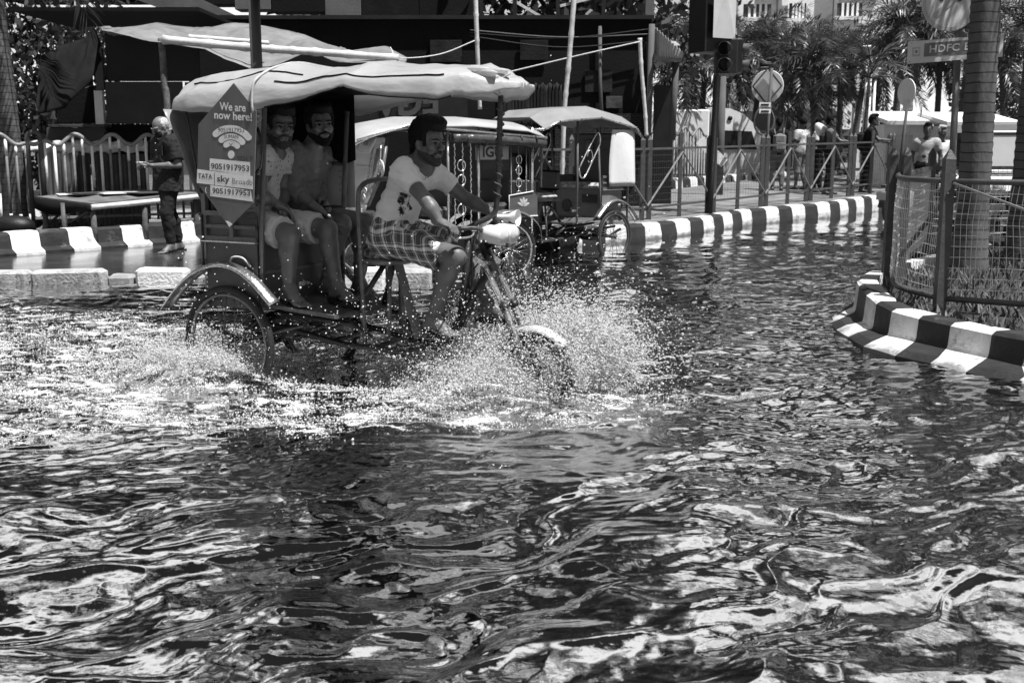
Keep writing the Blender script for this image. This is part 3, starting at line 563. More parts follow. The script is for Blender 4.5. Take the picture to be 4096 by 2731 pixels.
def palm(label, loc, ht, r0, r1, lean=(0, 0), fr=FR_FOX, nf=13, sc=1., group=None, ring=.16, name='palm_tree', pit=(-.5, 1.1), seed=0):
    rg = random.Random(seed*31+7); t = thing(name, label, 'palm tree', loc, 0, group); n_ = max(8, int(ht/ring*2)); pts = []; rs = []
    for i in range(n_+1):
        u = i/n_; pts.append((lean[0]*u*u, lean[1]*u*u, ht*u-.1)); rs.append((r0*(1-u)+r1*u)*(1+.25*max(0, .12-u)/.12)*(1+(.035 if i % 2 else -.02)))
    obj('trunk', MB().tube(pts, rs, 14), M_TRUNK, t); top = pts[-1]
    if ht > 2: obj('crownshaft', MB().tube([(top[0], top[1], top[2]-.05), (top[0], top[1], top[2]+.5*sc)], [r1*1.15, r1*.45], 10), mat('smooth_crownshaft', .22, .5, .4, .2, 6, .1), t)
    for i in range(nf):
        az = i*2.39996+rg.uniform(-.25, .25); pt = pit[0]+(pit[1]-pit[0])*(i/(max(1, nf-1)))**.8+rg.uniform(-.12, .12); s_ = sc*rg.uniform(.85, 1.12)
        raw('frond', fr[i % len(fr)], None, t, (top[0], top[1], top[2]+.25*sc), (rg.uniform(-.3, .3), -pt, az), (s_, s_, s_))
    return t
def leaf_cloud(n_, blobs, size, seed):
    rg = np.random.default_rng(seed); V = []; k = rg.integers(0, len(blobs), n_); B_ = np.array(blobs)
    d = rg.normal(size=(n_, 3)); d /= np.linalg.norm(d, axis=1)[:, None]; rad = rg.random(n_)**.33; rad = .35+.65*rad; p = B_[k, :3]+d*rad[:, None]*B_[k, 3:6]; p += .25*size*rg.normal(size=(n_, 3))*2
    a_ = rg.normal(size=(n_, 3)); a_[:, 2] -= .5; a_ /= np.linalg.norm(a_, axis=1)[:, None]; c_ = np.cross(a_, rg.normal(size=(n_, 3))); c_ /= np.linalg.norm(c_, axis=1)[:, None]; s_ = size*rg.uniform(.6, 1.25, n_)[:, None]
    v = np.stack([p, p+a_*s_*.5+c_*s_*.28, p+a_*s_, p+a_*s_*.5-c_*s_*.28], 1).reshape(-1, 3); f = np.arange(n_*4).reshape(-1, 4); m_ = MB(); m_.v = [v]; m_.f = [tuple(q) for q in f.tolist()]; m_.sm = [False]*n_; m_.n = len(v); return m_
def tree(label, loc, th, tr, blobs, n_, size, seed, group=None, cat='tree', name='leafy_tree'):
    t = thing(name, label, cat, loc, 0, group); c = np.mean(np.array(blobs)[:, :3], axis=0); mb = MB(); mb.tube(curve([(0, 0, -.3), (.15, .1, th*.5), (0, .1, th)], 10), np.linspace(tr*1.3, tr*.8, 11), 10)
    for b in blobs: mb.tube(curve([(0, .1, th*.9), ((b[0])*.45, b[1]*.45, th+(b[2]-th)*.35), b[:3]], 8), np.linspace(tr*.55, tr*.12, 9), 6, cap=False)
    obj('trunk', mb, M_BARK, t); obj('crown', leaf_cloud(n_, blobs, size, seed), M_LEAF2, t); return t
rg = random.Random(5)
def blobs(n_, w_, d_, z0, z1, r, seed):
    q = random.Random(seed); return [(q.uniform(-w_, w_), q.uniform(-d_, d_), q.uniform(z0, z1), r*q.uniform(.7, 1.2), r*q.uniform(.7, 1.2), r*q.uniform(.6, .95)) for _ in range(n_)]
tree('tall broad-leaved tree rising behind the left end of the dark shed', (-2.2, 26.5, 0), 5, .3, blobs(20, 3.2, 1.8, 5.2, 17.0, 2.2, 1), 9000, .36, 1, 'tall trees behind the shed')
tree('tall broad-leaved tree behind the bamboo frame over the dark shed', (1.9, 26, 0), 3.4, .3, blobs(22, 2.3, 1.6, 4.0, 17.0, 2.1, 2), 10000, .34, 2, 'tall trees behind the shed')
# foliage seen in the gap at the far left under the flyover
for i, (x, y, w_) in enumerate([(-10.2, 23.0, 1.5), (-8.4, 22.2, 1.4), (-11.5, 27, 2)]):
    tree(['dark bush beside the ringed palm trunk at the left edge', 'dark bush between the palm trunk and the sagging tarpaulin', 'tall shaded bush under the flyover at far left'][i], (x, y, 0), 1.6, .09, blobs(9, w_*.7, .8, 1.2, 4.4, .85, 40+i), 2600, .20, 40+i, 'bushes at the left', 'bush', 'bush')
# ---- palms
p0 = G(9, 236, .2); palm('ringed grey palm trunk at the left edge of the view', (p0[0]-.42, 16.2, .08), 4.7, .17, .15, (-.22, .1), FR_BIG, 11, .95, None, .17, pit=(-.9, .9), seed=2)
t_ = G(968, 271, .2); palm('thick ringed palm trunk in front of the bank sign', (t_[0], t_[1], .2), 4.7, .158, .118, (-.03, .05), FR_BIG, 8, 1.0, None, .085, pit=(-.6, .9), seed=4)
t_ = G(1033, 262, .2); palm('second palm on the island, cut by the right edge', (t_[0]+.05, t_[1]+.4, .2), 4.9, .16, .12, (.1, .1), FR_BIG, 10, .9, None, .1, pit=(-.6, .8), seed=6)
PALMS = [(681, 34, 3.0, 'nearest the tin awning'), (700, 38, 4.4, 'behind the traffic signal'), (722, 36, 3.6, 'above the white van'), (752, 39, 4.2, 'behind the round sign back'), (777, 36, 3.5, 'right of the round sign back'), (797, 40, 4.3, 'tallest in the middle of the palm row'), (817, 31, 2.9, 'with a thin pale stem above the walkers'), (838, 38, 3.7, 'left of the three white lamps'), (853, 35, 3.4, 'low, beside the lamp post'), (893, 31, 3.9, 'right of the lamps with a ringed trunk'), (905, 38, 4.4, 'behind the round road sign'), (1004, 32, 3.2, 'between the two island palms'), (935, 38, 4.2, 'far behind the white kiosks'), (664, 38, 4.4, 'behind the shed corner'), (960, 36, 4.6, 'above the bank sign'), (1018, 36, 4.4, 'at the right edge')]
for i, (px, Yd, ht, wh) in enumerate(PALMS):
    g = P(px, 150, Yd); palm('bushy foxtail palm '+wh, (g[0], Yd, .4), ht, .11, .085, (rg.uniform(-.3, .3), 0), FR_FOX, 20, 1.0, 'foxtail palms behind the pavement', .2, pit=(-.95, 1.2), seed=30+i)
g = P(868, 165, 27.5); palm('slender young palm with a fan of pale fronds by the lamp post', (g[0]-.3, 27, .2), 2.6, .05, .04, (.05, 0), FR_THIN, 8, 1.2, None, .15, pit=(-.1, 1.2), seed=77)
# ================================================================ BUILDINGS BEHIND
M_BLK = mat('shade_dark_plaster', .006, .85, .2, .5, 1.2, .3, 20, dirt=.35, dv=.014); M_DARKM = mat('dark_paint', .007, .5, .4, .4, 4, .15, 40); M_GREYP = mat('grey_panel', .06, .6, .3, .25, 2, .2, 30, dirt=.3, dv=.05)  # dark plaster made near-black, with the shade under the flyover in its colour
M_BAMB = mat('bamboo', .52, .55, .4, .25, 7, .2, 40, dirt=.2, dv=.2); M_TIN = mat('tin_sheet', .35, .45, .5, .25, 5, .15, 30, dirt=.3, dv=.12)
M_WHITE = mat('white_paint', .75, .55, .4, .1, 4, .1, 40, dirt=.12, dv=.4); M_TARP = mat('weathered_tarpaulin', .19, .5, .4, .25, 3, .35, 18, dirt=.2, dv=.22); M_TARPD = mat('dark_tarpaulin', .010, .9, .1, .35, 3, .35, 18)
M_ROPE = mat('pale_rope', .55, .8, .2, .2, 30, .2)
# flyover: deck, striped girder over the stalls, pier
fl = thing('flyover', 'dark concrete flyover crossing above the roadside stalls', 'flyover', (-9, 26, 0))
zt = lambda y, Yd: CAM_H+(145-y)/FOC*Yd
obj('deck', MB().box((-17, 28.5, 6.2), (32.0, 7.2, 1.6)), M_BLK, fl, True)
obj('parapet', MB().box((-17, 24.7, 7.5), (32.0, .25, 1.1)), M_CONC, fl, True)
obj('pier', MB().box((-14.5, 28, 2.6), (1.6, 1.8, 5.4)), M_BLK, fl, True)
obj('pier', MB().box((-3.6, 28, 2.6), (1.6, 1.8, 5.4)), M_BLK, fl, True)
xsb = [P(x, 20, 23.6)[0] for x in (-60, 20, 100, 178, 238, 274, 327, 363, 420, 473)]
M_STR = mat('faded_grey_stripe', .10, .8, .2, .2, 2, .2, 20)
for i in range(9):
    zb = [4.35, 4.3, 4.3, 4.25, 4.15, 4.1, 3.82, 3.82, 3.95][i]
    obj('girder_panel', MB().box(((xsb[i]+xsb[i+1])/2, 23.6+.004*(i % 2), (zb+6.3)/2), (xsb[i+1]-xsb[i]-.01, .5, 6.3-zb), bev=.01), M_STR if i in (4, 6) else M_BLK, fl, True)
a_ = P(130, 0, 23.3); b_ = P(190, 12, 23.3)
obj('haunch', MB().prism([(0, 0), (2.6, -.95), (2.6, -.55), (.9, .25)], (P(118, 0, 23.25)[0], 23.3, zt(1, 23.3)), (1, 0, 0), (0, 0, 1), .12), M_STR, fl, True)
# the shed in the middle: a long wall, near-black with shade put into its colour, brick courses showing low down, open frame above, tin awning at its right end
sh = thing('shed', 'long dark plastered shed with open frame above it behind the rickshaws', 'shed', (1.2, 21, .2)); YS = 21.0
xl, xr = P(463, 60, YS)[0], P(651, 60, YS)[0]; xw = P(188, 60, YS)[0]; ztop = zt(26, YS)
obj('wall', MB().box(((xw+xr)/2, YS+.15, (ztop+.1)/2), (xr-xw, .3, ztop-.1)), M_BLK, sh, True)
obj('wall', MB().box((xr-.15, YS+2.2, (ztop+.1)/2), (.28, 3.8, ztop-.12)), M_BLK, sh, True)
mbk = mat('exposed_brick', .03, .9, .15, .5, 3, .5, 30); n, bs = nodes_of(mbk); br = n.nodes.new('ShaderNodeTexBrick'); br.inputs['Scale'].default_value = 5.0; br.inputs['Color1'].default_value = (.018,)*3+(1,); br.inputs['Color2'].default_value = (.01,)*3+(1,); br.inputs['Mortar'].default_value = (.035,)*3+(1,); br.inputs['Mortar Size'].default_value = .03
tc = n.nodes.new('ShaderNodeTexCoord'); mp = n.nodes.new('ShaderNodeMapping'); mp.inputs['Rotation'].default_value = (math.pi/2, 0, 0); n.links.new(tc.outputs['Object'], mp.inputs[0]); n.links.new(mp.outputs[0], br.inputs['Vector']); n.links.new(br.outputs[0], bs.inputs['Base Color'])
obj('brick_dado', MB().box(((P(555, 100, YS)[0]+xr-.03)/2, YS-.06, 1.05), (xr-.03-P(555, 100, YS)[0], .1, 1.9)), mbk, sh, True)
obj('cornice', MB().box(((xw+xr)/2, YS+.1, ztop+.035), (xr-xw+.05, .5, .07)), M_DARKM, sh, True)
for x in (481, 515, 558, 573, 604): q = P(x, 10, YS)[0]; obj('frame_post', MB().box((q, YS+.1, ztop+.62), (.07, .07, 1.24)), M_DARKM, sh, True)
q = P(650, 10, YS)[0]; obj('frame_post', MB().box((q, YS+.1, ztop+.62), (.16, .16, 1.24)), M_STR, sh, True)
obj('frame_rail', MB().box(((xl+xr)/2, YS+.1, ztop+1.28), (xr-xl, .08, .08)), M_DARKM, sh, True)
for a_, b_ in (((516, 2), (555, 25)), ((560, 6), (592, -2)), ((474, 20), (482, 25))): obj('brace', MB().beam(P(*a_, YS+.16), P(*b_, YS+.16), .05, .05), M_BAMB, sh, True)
obj('frame_board', MB().box((P(535, 1, YS)[0], YS+.2, zt(1.2, YS)), (.85, .03, .06)), M_WHITE, sh, True)
aw = [P(653, 25, YS-.1), P(684, 53, YS-1.2), P(681.5, 58, YS-1.2), P(653.5, 55, YS-.1)]
N_ = 22; V = []
for i in range(N_+1):
    u = i/N_; d = .018*(1 if i % 2 else -1); V.append([np.array(aw[0])*(1-u)+np.array(aw[1])*u+[0, -d, d], np.array(aw[3])*(1-u)+np.array(aw[2])*u+[0, -d, d]])
obj('tin_awning', MB().grid(V, .01, False), M_TIN, sh, True)
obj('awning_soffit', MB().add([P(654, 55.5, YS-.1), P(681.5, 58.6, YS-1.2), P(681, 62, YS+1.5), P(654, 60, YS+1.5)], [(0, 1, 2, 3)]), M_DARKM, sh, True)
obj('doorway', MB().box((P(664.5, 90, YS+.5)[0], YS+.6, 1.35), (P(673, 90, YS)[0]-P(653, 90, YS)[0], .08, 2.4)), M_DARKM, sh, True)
obj('corner_post', MB().tube([P(652, 24, YS-.3), P(648.5, 128, YS-.3), P(648, 145, YS-.3)], .055, 8), M_STR, sh, True)
obj('corner_post', MB().tube([P(676, 62, YS-.2), P(672, 140, YS-.2)], .06, 8), M_STR, sh, True)
# grimy cloth panels and the torn signboard leaning on the shed
sb = thing('torn_signboard', 'dark signboard with large reversed white letters over the parked e-rickshaw', 'signboard', P(410, 110, 19.5)); mb = MB(); o_ = P(408, 104, 19.5)
obj('board', MB().box(P(410, 104, 19.56), (2.0, .06, .75)), M_DARKM, sb, True)
put_text(mb, 'EGV', o_+np.array([0, -.01, 0]), (-1, 0, -.08), (0, 0, 1), .42, .03); obj('lettering', mb, M_GREYP, sb, True)
cl = obj('cloth_curtain', MB().grid([[P(x, y+2*math.sin(x*.9), 19.8+.06*math.sin(x*1.7)) for x in np.linspace(497, 562, 40)] for y in np.linspace(84, 128, 8)], .01), mat('grey_curtain', .02, .8, .2, .4, 3, .3)); tag(cl, 'grimy ribbed curtain hanging on the shed behind the plain rickshaw', 'curtain')
# ================================================================ THE STALL UNDER THE TARPAULIN, LEFT
st = thing('roadside_stall', 'closed stall with grey lower panel under the sagging tarpaulin', 'stall', P(120, 145, 18.2)); Y1 = 18.0
def panel(nm, x0, y0, x1, y1, Yd, m, th=.05): a_, b_ = P(x0, y0, Yd), P(x1, y1, Yd); return obj(nm, MB().box(((a_[0]+b_[0])/2, Yd+th/2, (a_[2]+b_[2])/2), (abs(b_[0]-a_[0]), th, abs(a_[2]-b_[2])), bev=.006), m, st, True)
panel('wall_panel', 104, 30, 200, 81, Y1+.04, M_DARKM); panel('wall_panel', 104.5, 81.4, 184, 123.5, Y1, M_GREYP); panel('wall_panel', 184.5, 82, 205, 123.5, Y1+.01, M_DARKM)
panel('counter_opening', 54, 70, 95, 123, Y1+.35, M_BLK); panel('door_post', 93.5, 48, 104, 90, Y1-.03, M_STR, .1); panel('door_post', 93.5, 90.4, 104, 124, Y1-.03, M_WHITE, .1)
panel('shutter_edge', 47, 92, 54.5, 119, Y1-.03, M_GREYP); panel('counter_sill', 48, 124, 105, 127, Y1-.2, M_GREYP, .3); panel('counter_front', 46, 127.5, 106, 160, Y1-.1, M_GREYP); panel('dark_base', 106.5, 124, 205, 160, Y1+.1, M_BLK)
obj('roof', MB().box((P(125, 30, 19)[0], 19.3, zt(22, 19)), (3.0, 2.4, .06)), M_BLK, st, True)
obj('hook', MB().tube(curve([P(90, 70, Y1-.1), P(84, 84, Y1-.15), P(85, 88, Y1-.15), P(92, 85, Y1-.15)], 12), .012, 5), M_GREYP, st, True)
# tarpaulin: ridge behind, front hem lashed to the bamboo
tp = thing('stall_tarpaulin', 'pale wrinkled tarpaulin stretched over bamboo above the stall', 'tarpaulin', P(200, 60, 16.5))
rid = [(98, 29), (114, 28), (157, 23), (193, 27), (212, 28), (232, 22), (253, 24), (288, 30), (305, 35), (340, 48), (352, 50), (387, 46), (407, 58)]
hem = [(103, 30), (124, 35), (150, 41), (175, 45), (205, 50), (228, 60), (250, 68), (275, 66), (309, 51), (330, 60), (352, 63), (385, 62), (405, 62)]
nU = 90; rr = np.array(rid, float); hh = np.array(hem, float); uu = np.linspace(0, 1, len(rid)); V = []
for i in range(nU+1):
    u = i/nU; r_ = P(np.interp(u, uu, rr[:, 0]), np.interp(u, uu, rr[:, 1]), 18.2); h_ = P(np.interp(u, uu, hh[:, 0]), np.interp(u, uu, hh[:, 1]), 15.35-.1*math.sin(u*9)); row = []
    for j in range(25):
        v = j/24; q = r_*(1-v)+h_*v; wv = noise2(u*11, v*3.2, 3)*.085+noise2(u*26+v*5, v*7, 4)*.045+.02*noise2(u*60, v*10, 8); q = q+np.array([0, .3, 1.])*wv*math.sin(math.pi*min(1, v*.9+.06)); row.append(q)
    V.append(row)
obj('sheet', MB().grid(V, .004), M_TARP, tp, True)
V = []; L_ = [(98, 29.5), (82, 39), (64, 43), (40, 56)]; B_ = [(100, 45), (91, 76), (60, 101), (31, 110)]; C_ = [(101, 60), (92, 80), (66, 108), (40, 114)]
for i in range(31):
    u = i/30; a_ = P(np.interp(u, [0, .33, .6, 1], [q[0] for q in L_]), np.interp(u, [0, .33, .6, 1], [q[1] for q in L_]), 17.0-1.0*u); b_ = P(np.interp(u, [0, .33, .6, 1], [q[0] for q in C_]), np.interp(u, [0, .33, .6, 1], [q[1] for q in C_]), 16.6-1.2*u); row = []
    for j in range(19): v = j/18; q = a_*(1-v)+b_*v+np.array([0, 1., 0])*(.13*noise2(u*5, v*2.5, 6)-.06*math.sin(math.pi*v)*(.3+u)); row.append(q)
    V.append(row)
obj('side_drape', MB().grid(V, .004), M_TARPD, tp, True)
def bamboo(name, label, pts, r, group=None, knots=.42):
    pts = np.asarray(pts, float); p = curve(pts, 40) if len(pts) > 2 else np.linspace(pts[0], pts[-1], 40); rs = np.full(len(p), r); L = np.linalg.norm(p[-1]-p[0]); rs *= np.linspace(1.05, .9, len(p))
    for k in range(len(p)):
        if (k*L/len(p)) % knots < L/len(p): rs[k] *= 1.22
    o = obj(name, MB().tube(p, rs, 9), M_BAMB); return tag(o, label, 'bamboo pole', group)
bamboo('bamboo_pole', 'long bamboo pole holding the front hem of the tarpaulin', [P(163, 39.5, 15.3), P(258, 48, 15.25), P(310, 51.5, 15.3), P(399, 58, 15.4)], .052, 'bamboo poles')
bamboo('bamboo_pole', 'shorter bamboo pole lying just above the long hem pole', [P(189, 37, 15.55), P(258, 42, 15.55), P(268, 43, 15.6)], .034, 'bamboo poles')
bamboo('bamboo_pole', 'thin upright bamboo pole at the flyover end of the shed', [P(475.5, -8, 17.5), P(477, 40, 17.5), P(480, 109, 17.6)], .034, 'bamboo poles')
bamboo('bamboo_pole', 'thick leaning bamboo pole rising behind the plain rickshaw roof', [P(575, -12, 16.8), P(569, 60, 16.8), P(564.5, 110, 16.8), P(562, 180, 16.8)], .036, 'bamboo poles', .5)
bamboo('bamboo_pole', 'bamboo pole tied to the fence with a rope from its tip', [P(639.8, 38, 17.9), P(641.5, 70, 17.9), P(645, 110, 17.9), P(646.5, 136, 17.9)], .031, 'bamboo poles', .36)
o = obj('crooked_pole', MB().tube(curve([P(161, 38, 15.35), P(163, 60, 15.4), P(164.5, 85, 15.4), P(167, 104, 15.4), P(170, 215, 15.4)], 20), .045, 8), mat('peeling_wood', .12, .8, .2, .6, 12, .5)); tag(o, 'crooked peeling wooden post under the left end of the tarpaulin pole', 'post')
o = obj('rope', MB().tube(curve([P(640, 41.5, 17.85), P(582, 54.5, 17.7), P(523, 68.5, 17.6), P(478, 79.5, 17.55)], 24), .011, 5), M_ROPE); tag(o, 'pale taut rope running down left from the bamboo tip', 'rope', 'ropes')
o = obj('rope', MB().tube(curve([P(476, 40, 17.5), P(440, 54, 17.1), P(400, 57.5, 16.0), P(390, 47, 16)], 24), .009, 5), M_ROPE); tag(o, 'slack rope between thin bamboo and the tarpaulin corner', 'rope', 'ropes')
# clutter on the dark wall: patched boards, a pipe, sagging wires, pasted bills
for i, (xa, ya, xb, yb, v) in enumerate(((498, 84, 560, 130, .012), (585, 70, 612, 92, .02), (606, 96, 622, 108, .05), (430, 40, 462, 62, .014), (520, 40, 548, 60, .011))):
    a_, b_ = P(xa, ya, YS-.05), P(xb, yb, YS-.05); obj('patched_board' if v < .04 else 'pasted_bill', MB().box(((a_[0]+b_[0])/2, YS-.03-.01*i, (a_[2]+b_[2])/2), (b_[0]-a_[0], .03, a_[2]-b_[2]), bev=.004), mat('patch_%d' % int(v*1000), v, .8, .2, .6, 3, .4, 20, dirt=.4, dv=v*.4), sh, True)
obj('drain_pipe', MB().tube([P(600, 26, YS-.1), P(600, 80, YS-.1), P(603, 140, YS-.1)], .035, 8), M_STR, sh, True)
for k, (ya, yb) in enumerate(((30, 34), (33, 29), (36, 40))): obj('wire', MB().tube(curve([P(470, ya, YS-.2), P(560, (ya+yb)/2+5+2*k, YS-.25), P(650, yb, YS-.2)], 20), .012, 4), M_DARKM if k else M_STR, sh, True)
# traffic signal post behind the canopy
sp = thing('signal_post', 'grey steel post with hooded signal rising behind the moving rickshaw canopy', 'traffic signal', P(258, 240, 12.2)*[1, 1, 0]+[0, 0, .08]); b_ = P(258, 100, 12.2)
obj('post', MB().cyl((b_[0], 12.2, .08), (b_[0], 12.2, 3.3), .062, n=14), M_GREYP, sp, True)
obj('signal_head', MB().box((b_[0]+.2, 12.1, 3.22), (.46, .3, .52), bev=.02), M_DARKM, sp, True)
obj('hood', MB().lathe([(.14, 0), (.15, .26), (.145, .26), (.135, 0)], (b_[0]+.27, 11.9, 3.1), (.2, -1, -.25), 18), M_DARKM, sp, True)
# ================================================================ FENCES
M_BARW = mat('chipped_white_bar', .70, .6, .3, .15, 10, .2, 40, dirt=.2, dv=.2); M_BARG = mat('grey_bar_paint', .16, .5, .4, .25, 10, .2, 40); M_RAIL = mat('grey_rail_paint', .20, .4, .5, .2, 8, .15, 40)
def wave_fence(label, a, b, z0, zr, n_, amp=.09, per=4, off=0, hoops=(), two=True, r=.019):
    a = np.asarray(a, float); b = np.asarray(b, float); t = thing('wave_fence', label, 'fence', (a[0], a[1], z0)); d = b-a; at_u = lambda u: np.array([a[0]+d[0]*u, a[1]+d[1]*u])
    rail = []; flatu = {h: 1 for h in hoops}
    zz = lambda u: zr+amp*math.cos((u*n_-off)/per*2*math.pi)*np.prod([1-math.exp(-((u*n_-h)/1.3)**2) for h in hoops]+[1.])-amp*.9*sum(math.exp(-((u*n_-h)/1.3)**2) for h in hoops)
    for u in np.linspace(0, 1, n_*5+1): q = at_u(u); rail.append((q[0], q[1], zz(u)))
    obj('top_rail', MB().tube(rail, .030, 8), M_RAIL, t, True)
    obj('bottom_rail', MB().beam((*a, z0+.12), (*b, z0+.12), .035, .035), M_RAIL, t, True)
    for i in range(n_+1):
        if any(abs(i-h) < .9 for h in hoops): continue
        u = i/n_; q = at_u(u); z1 = zz(u)-.02; zb = z0+.05
        br = obj('bar', MB().cyl((q[0], q[1], zb), (q[0], q[1], z1), r, n=8), M_BARG if (i % 5 > 1 or not two) else M_BARG, t, True)
        if two:
            k = [.62, .72, .48, .36, .2, .12, .16, .1][i % 8] if i < 9 else [.15, .12, .2, .55, .8][i % 5]
            obj('white_band', MB().cyl((q[0], q[1], z1-(z1-zb)*k), (q[0], q[1], z1+.001), r+.0025, n=8), M_BARW, br, True)
            if i < 8: obj('white_band', MB().cyl((q[0], q[1], zb), (q[0], q[1], zb+(z1-zb)*(.35 if i < 4 else .12)), r+.0025, n=8), M_BARW, br, True)
    for h in hoops:
        u = h/n_; q = at_u(u); w_ = .085; e = d/np.linalg.norm(d); zt_ = zr+.02
        arc = [(q[0]-e[0]*w_, q[1]-e[1]*w_, z0-.1), (q[0]-e[0]*w_, q[1]-e[1]*w_, zt_-.05)]+[(q[0]-e[0]*w_*math.cos(k), q[1]-e[1]*w_*math.cos(k), zt_+.07*math.sin(k)*1.2) for k in np.linspace(0, math.pi, 9)]+[(q[0]+e[0]*w_, q[1]+e[1]*w_, zt_-.05), (q[0]+e[0]*w_, q[1]+e[1]*w_, z0-.1)]
        obj('hoop_post', MB().tube(arc, .036, 10), M_FENCE, t, True)
    return t
ga = P(-30, 200, 15.3); gb = P(200, 200, 16.9)
wave_fence('grey and white railing with wavy top rail behind the old man', ga[:2], gb[:2], .28, 1.5, 25, .075, 4, 11.3, (6.9,))
ga = P(560, 150, 22.5); gb = P(706, 150, 29)
wave_fence('dark railing with wavy top at the foot of the shed and palms', ga[:2], gb[:2], .3, 1.76, 44, .10, 5, 1, (26,), False, .022)
# corrugated sheets and a pale strip of tarp behind the left railing
def corrugated(x0, x1, y0, y1, Yd, m, parent, step=.055):
    a_, b_ = P(x0, y0, Yd), P(x1, y1, Yd+.5); n_ = int(abs(b_[0]-a_[0])/step*2); V = []
    for i in range(n_+1): u = i/n_; x = a_[0]*(1-u)+b_[0]*u; y = Yd+.5*u+.016*(1 if i % 2 else -1); V.append([(x, y, a_[2]), (x, y, b_[2])])
    return obj('corrugated_sheet', MB().grid(V, .003, False), m, parent, True)
cf = thing('sheet_hoarding', 'corrugated tin hoarding with a pale ledge behind the wavy railing', 'hoarding', P(75, 220, 17.2)*[1, 1, 0])
for i, (x0, x1) in enumerate(((-20, 37), (37.5, 95), (95.5, 150))): corrugated(x0, x1, 152+i, 232, 17.0+.3*i, mat('dull_tin', .10, .55, .4, .35, 3, .2, 30, dirt=.35, dv=.06), cf)
V = [[P(x, 141+1.2*math.sin(x*.3)+(j*6.5 if j < 2 else 11+1.3*noise2(x*.2, 1.)), 16.9-.25*(j > 0)+.3*(x/100)) for x in np.linspace(-20, 148, 60)] for j in range(3)]
obj('tarp', MB().grid(V, .02), mat('pale_tarp', .62, .85, .2, .35, 5, .5, 30, dirt=.4, dv=.12), cf, True)  # sunlit tarp above the sheets, built as a pale ragged strip
# low bamboo stand with flattened cartons on it
bt = thing('bamboo_stand', 'low bamboo stand with flattened cartons behind the striped kerb', 'table', G(75, 222, .25)); YB = 14.85
top_ = [P(36, 192.5, YB), P(96, 203, YB-.35), P(205, 189.5, YB+.9), P(120, 187.5, YB+1.1)]
zc = .82
def q3(p, z): return np.array([p[0], p[1], z])
zt_ = [P(36, 193, YB)[2], P(96, 202, YB-.35)[2]]
A1, B1, C1, D1 = P(35, 196, 14.9), P(92, 203, 14.35), P(202, 192, 15.6), P(130, 189, 16.2)
obj('deck', MB().add([A1, B1, C1, D1]+[q-np.array([0, 0, .05]) for q in (A1, B1, C1, D1)], [(0, 1, 2, 3), (7, 6, 5, 4), (0, 4, 5, 1), (1, 5, 6, 2), (2, 6, 7, 3), (3, 7, 4, 0)]), mat('stained_board', .13, .8, .2, .5, 4, .4, dirt=.4, dv=.03), bt, True)
obj('bamboo_edge', MB().tube(curve([B1+[.0, -.05, -.05], (B1+C1)/2+[0, -.05, -.055], C1+[0, -.05, -.05]], 20), .035, 8), M_BAMB, bt, True)
obj('canvas_skirt', MB().grid([[A1*(1-u)+B1*u+np.array([0, -.04-.03*math.sin(u*9), -.02-v*(.14+.05*math.sin(u*5))]) for u in np.linspace(0, 1, 16)] for v in (0, .5, 1)], .006), M_TARPD, bt, True)
for p in (A1+[.12, 0, 0], B1+[.0, .02, 0], B1*.55+C1*.45, C1-[.1, 0, 0], A1*.5+B1*.5): obj('leg', MB().cyl((p[0], p[1], p[2]-.04), (p[0], p[1], .06), .038, n=8), mat('weathered_post', .10, .85, .2, .4, 8, .4), bt, True)
for p, q in ((A1+[.1, 0, -.55], B1+[0, 0, -.08]), (A1+[-.1, 0, -.6], A1+[.45, 0, -.12])): obj('brace', MB().beam(p, q, .03, .03), M_DARKM, bt, True)
for i, (u, v, sx, sy) in enumerate(((.2, .45, .55, .38), (.48, .6, .6, .4), (.72, .5, .5, .42), (.33, .22, .45, .25))):
    p = (A1*(1-v)+D1*v)*(1-u)+(B1*(1-v)+C1*v)*u; p = (A1*(1-u)+C1*u)*.6+p*.4
    o = obj('flattened_carton', MB().box(p+np.array([0, 0, .012+.008*i]), (sx, sy, .01), rz=.5+.2*i), M_WHITE if i in (0, 1) else M_GREYP); tag(o, ['pale flattened carton at the left end of the bamboo stand', 'pale flattened carton in the middle of the bamboo stand', 'grey flattened carton at the old man end of the stand', 'grey carton under the pale ones on the bamboo stand'][i], 'carton', 'cartons on the stand')
o = obj('litter', MB().ell(G(14, 226, .3), (.3, .2, .16)).ell(G(30, 222, .3), (.2, .15, .1)), M_DARKM); tag(o, 'dark bundle of rags on the ground at the left edge', 'rags')
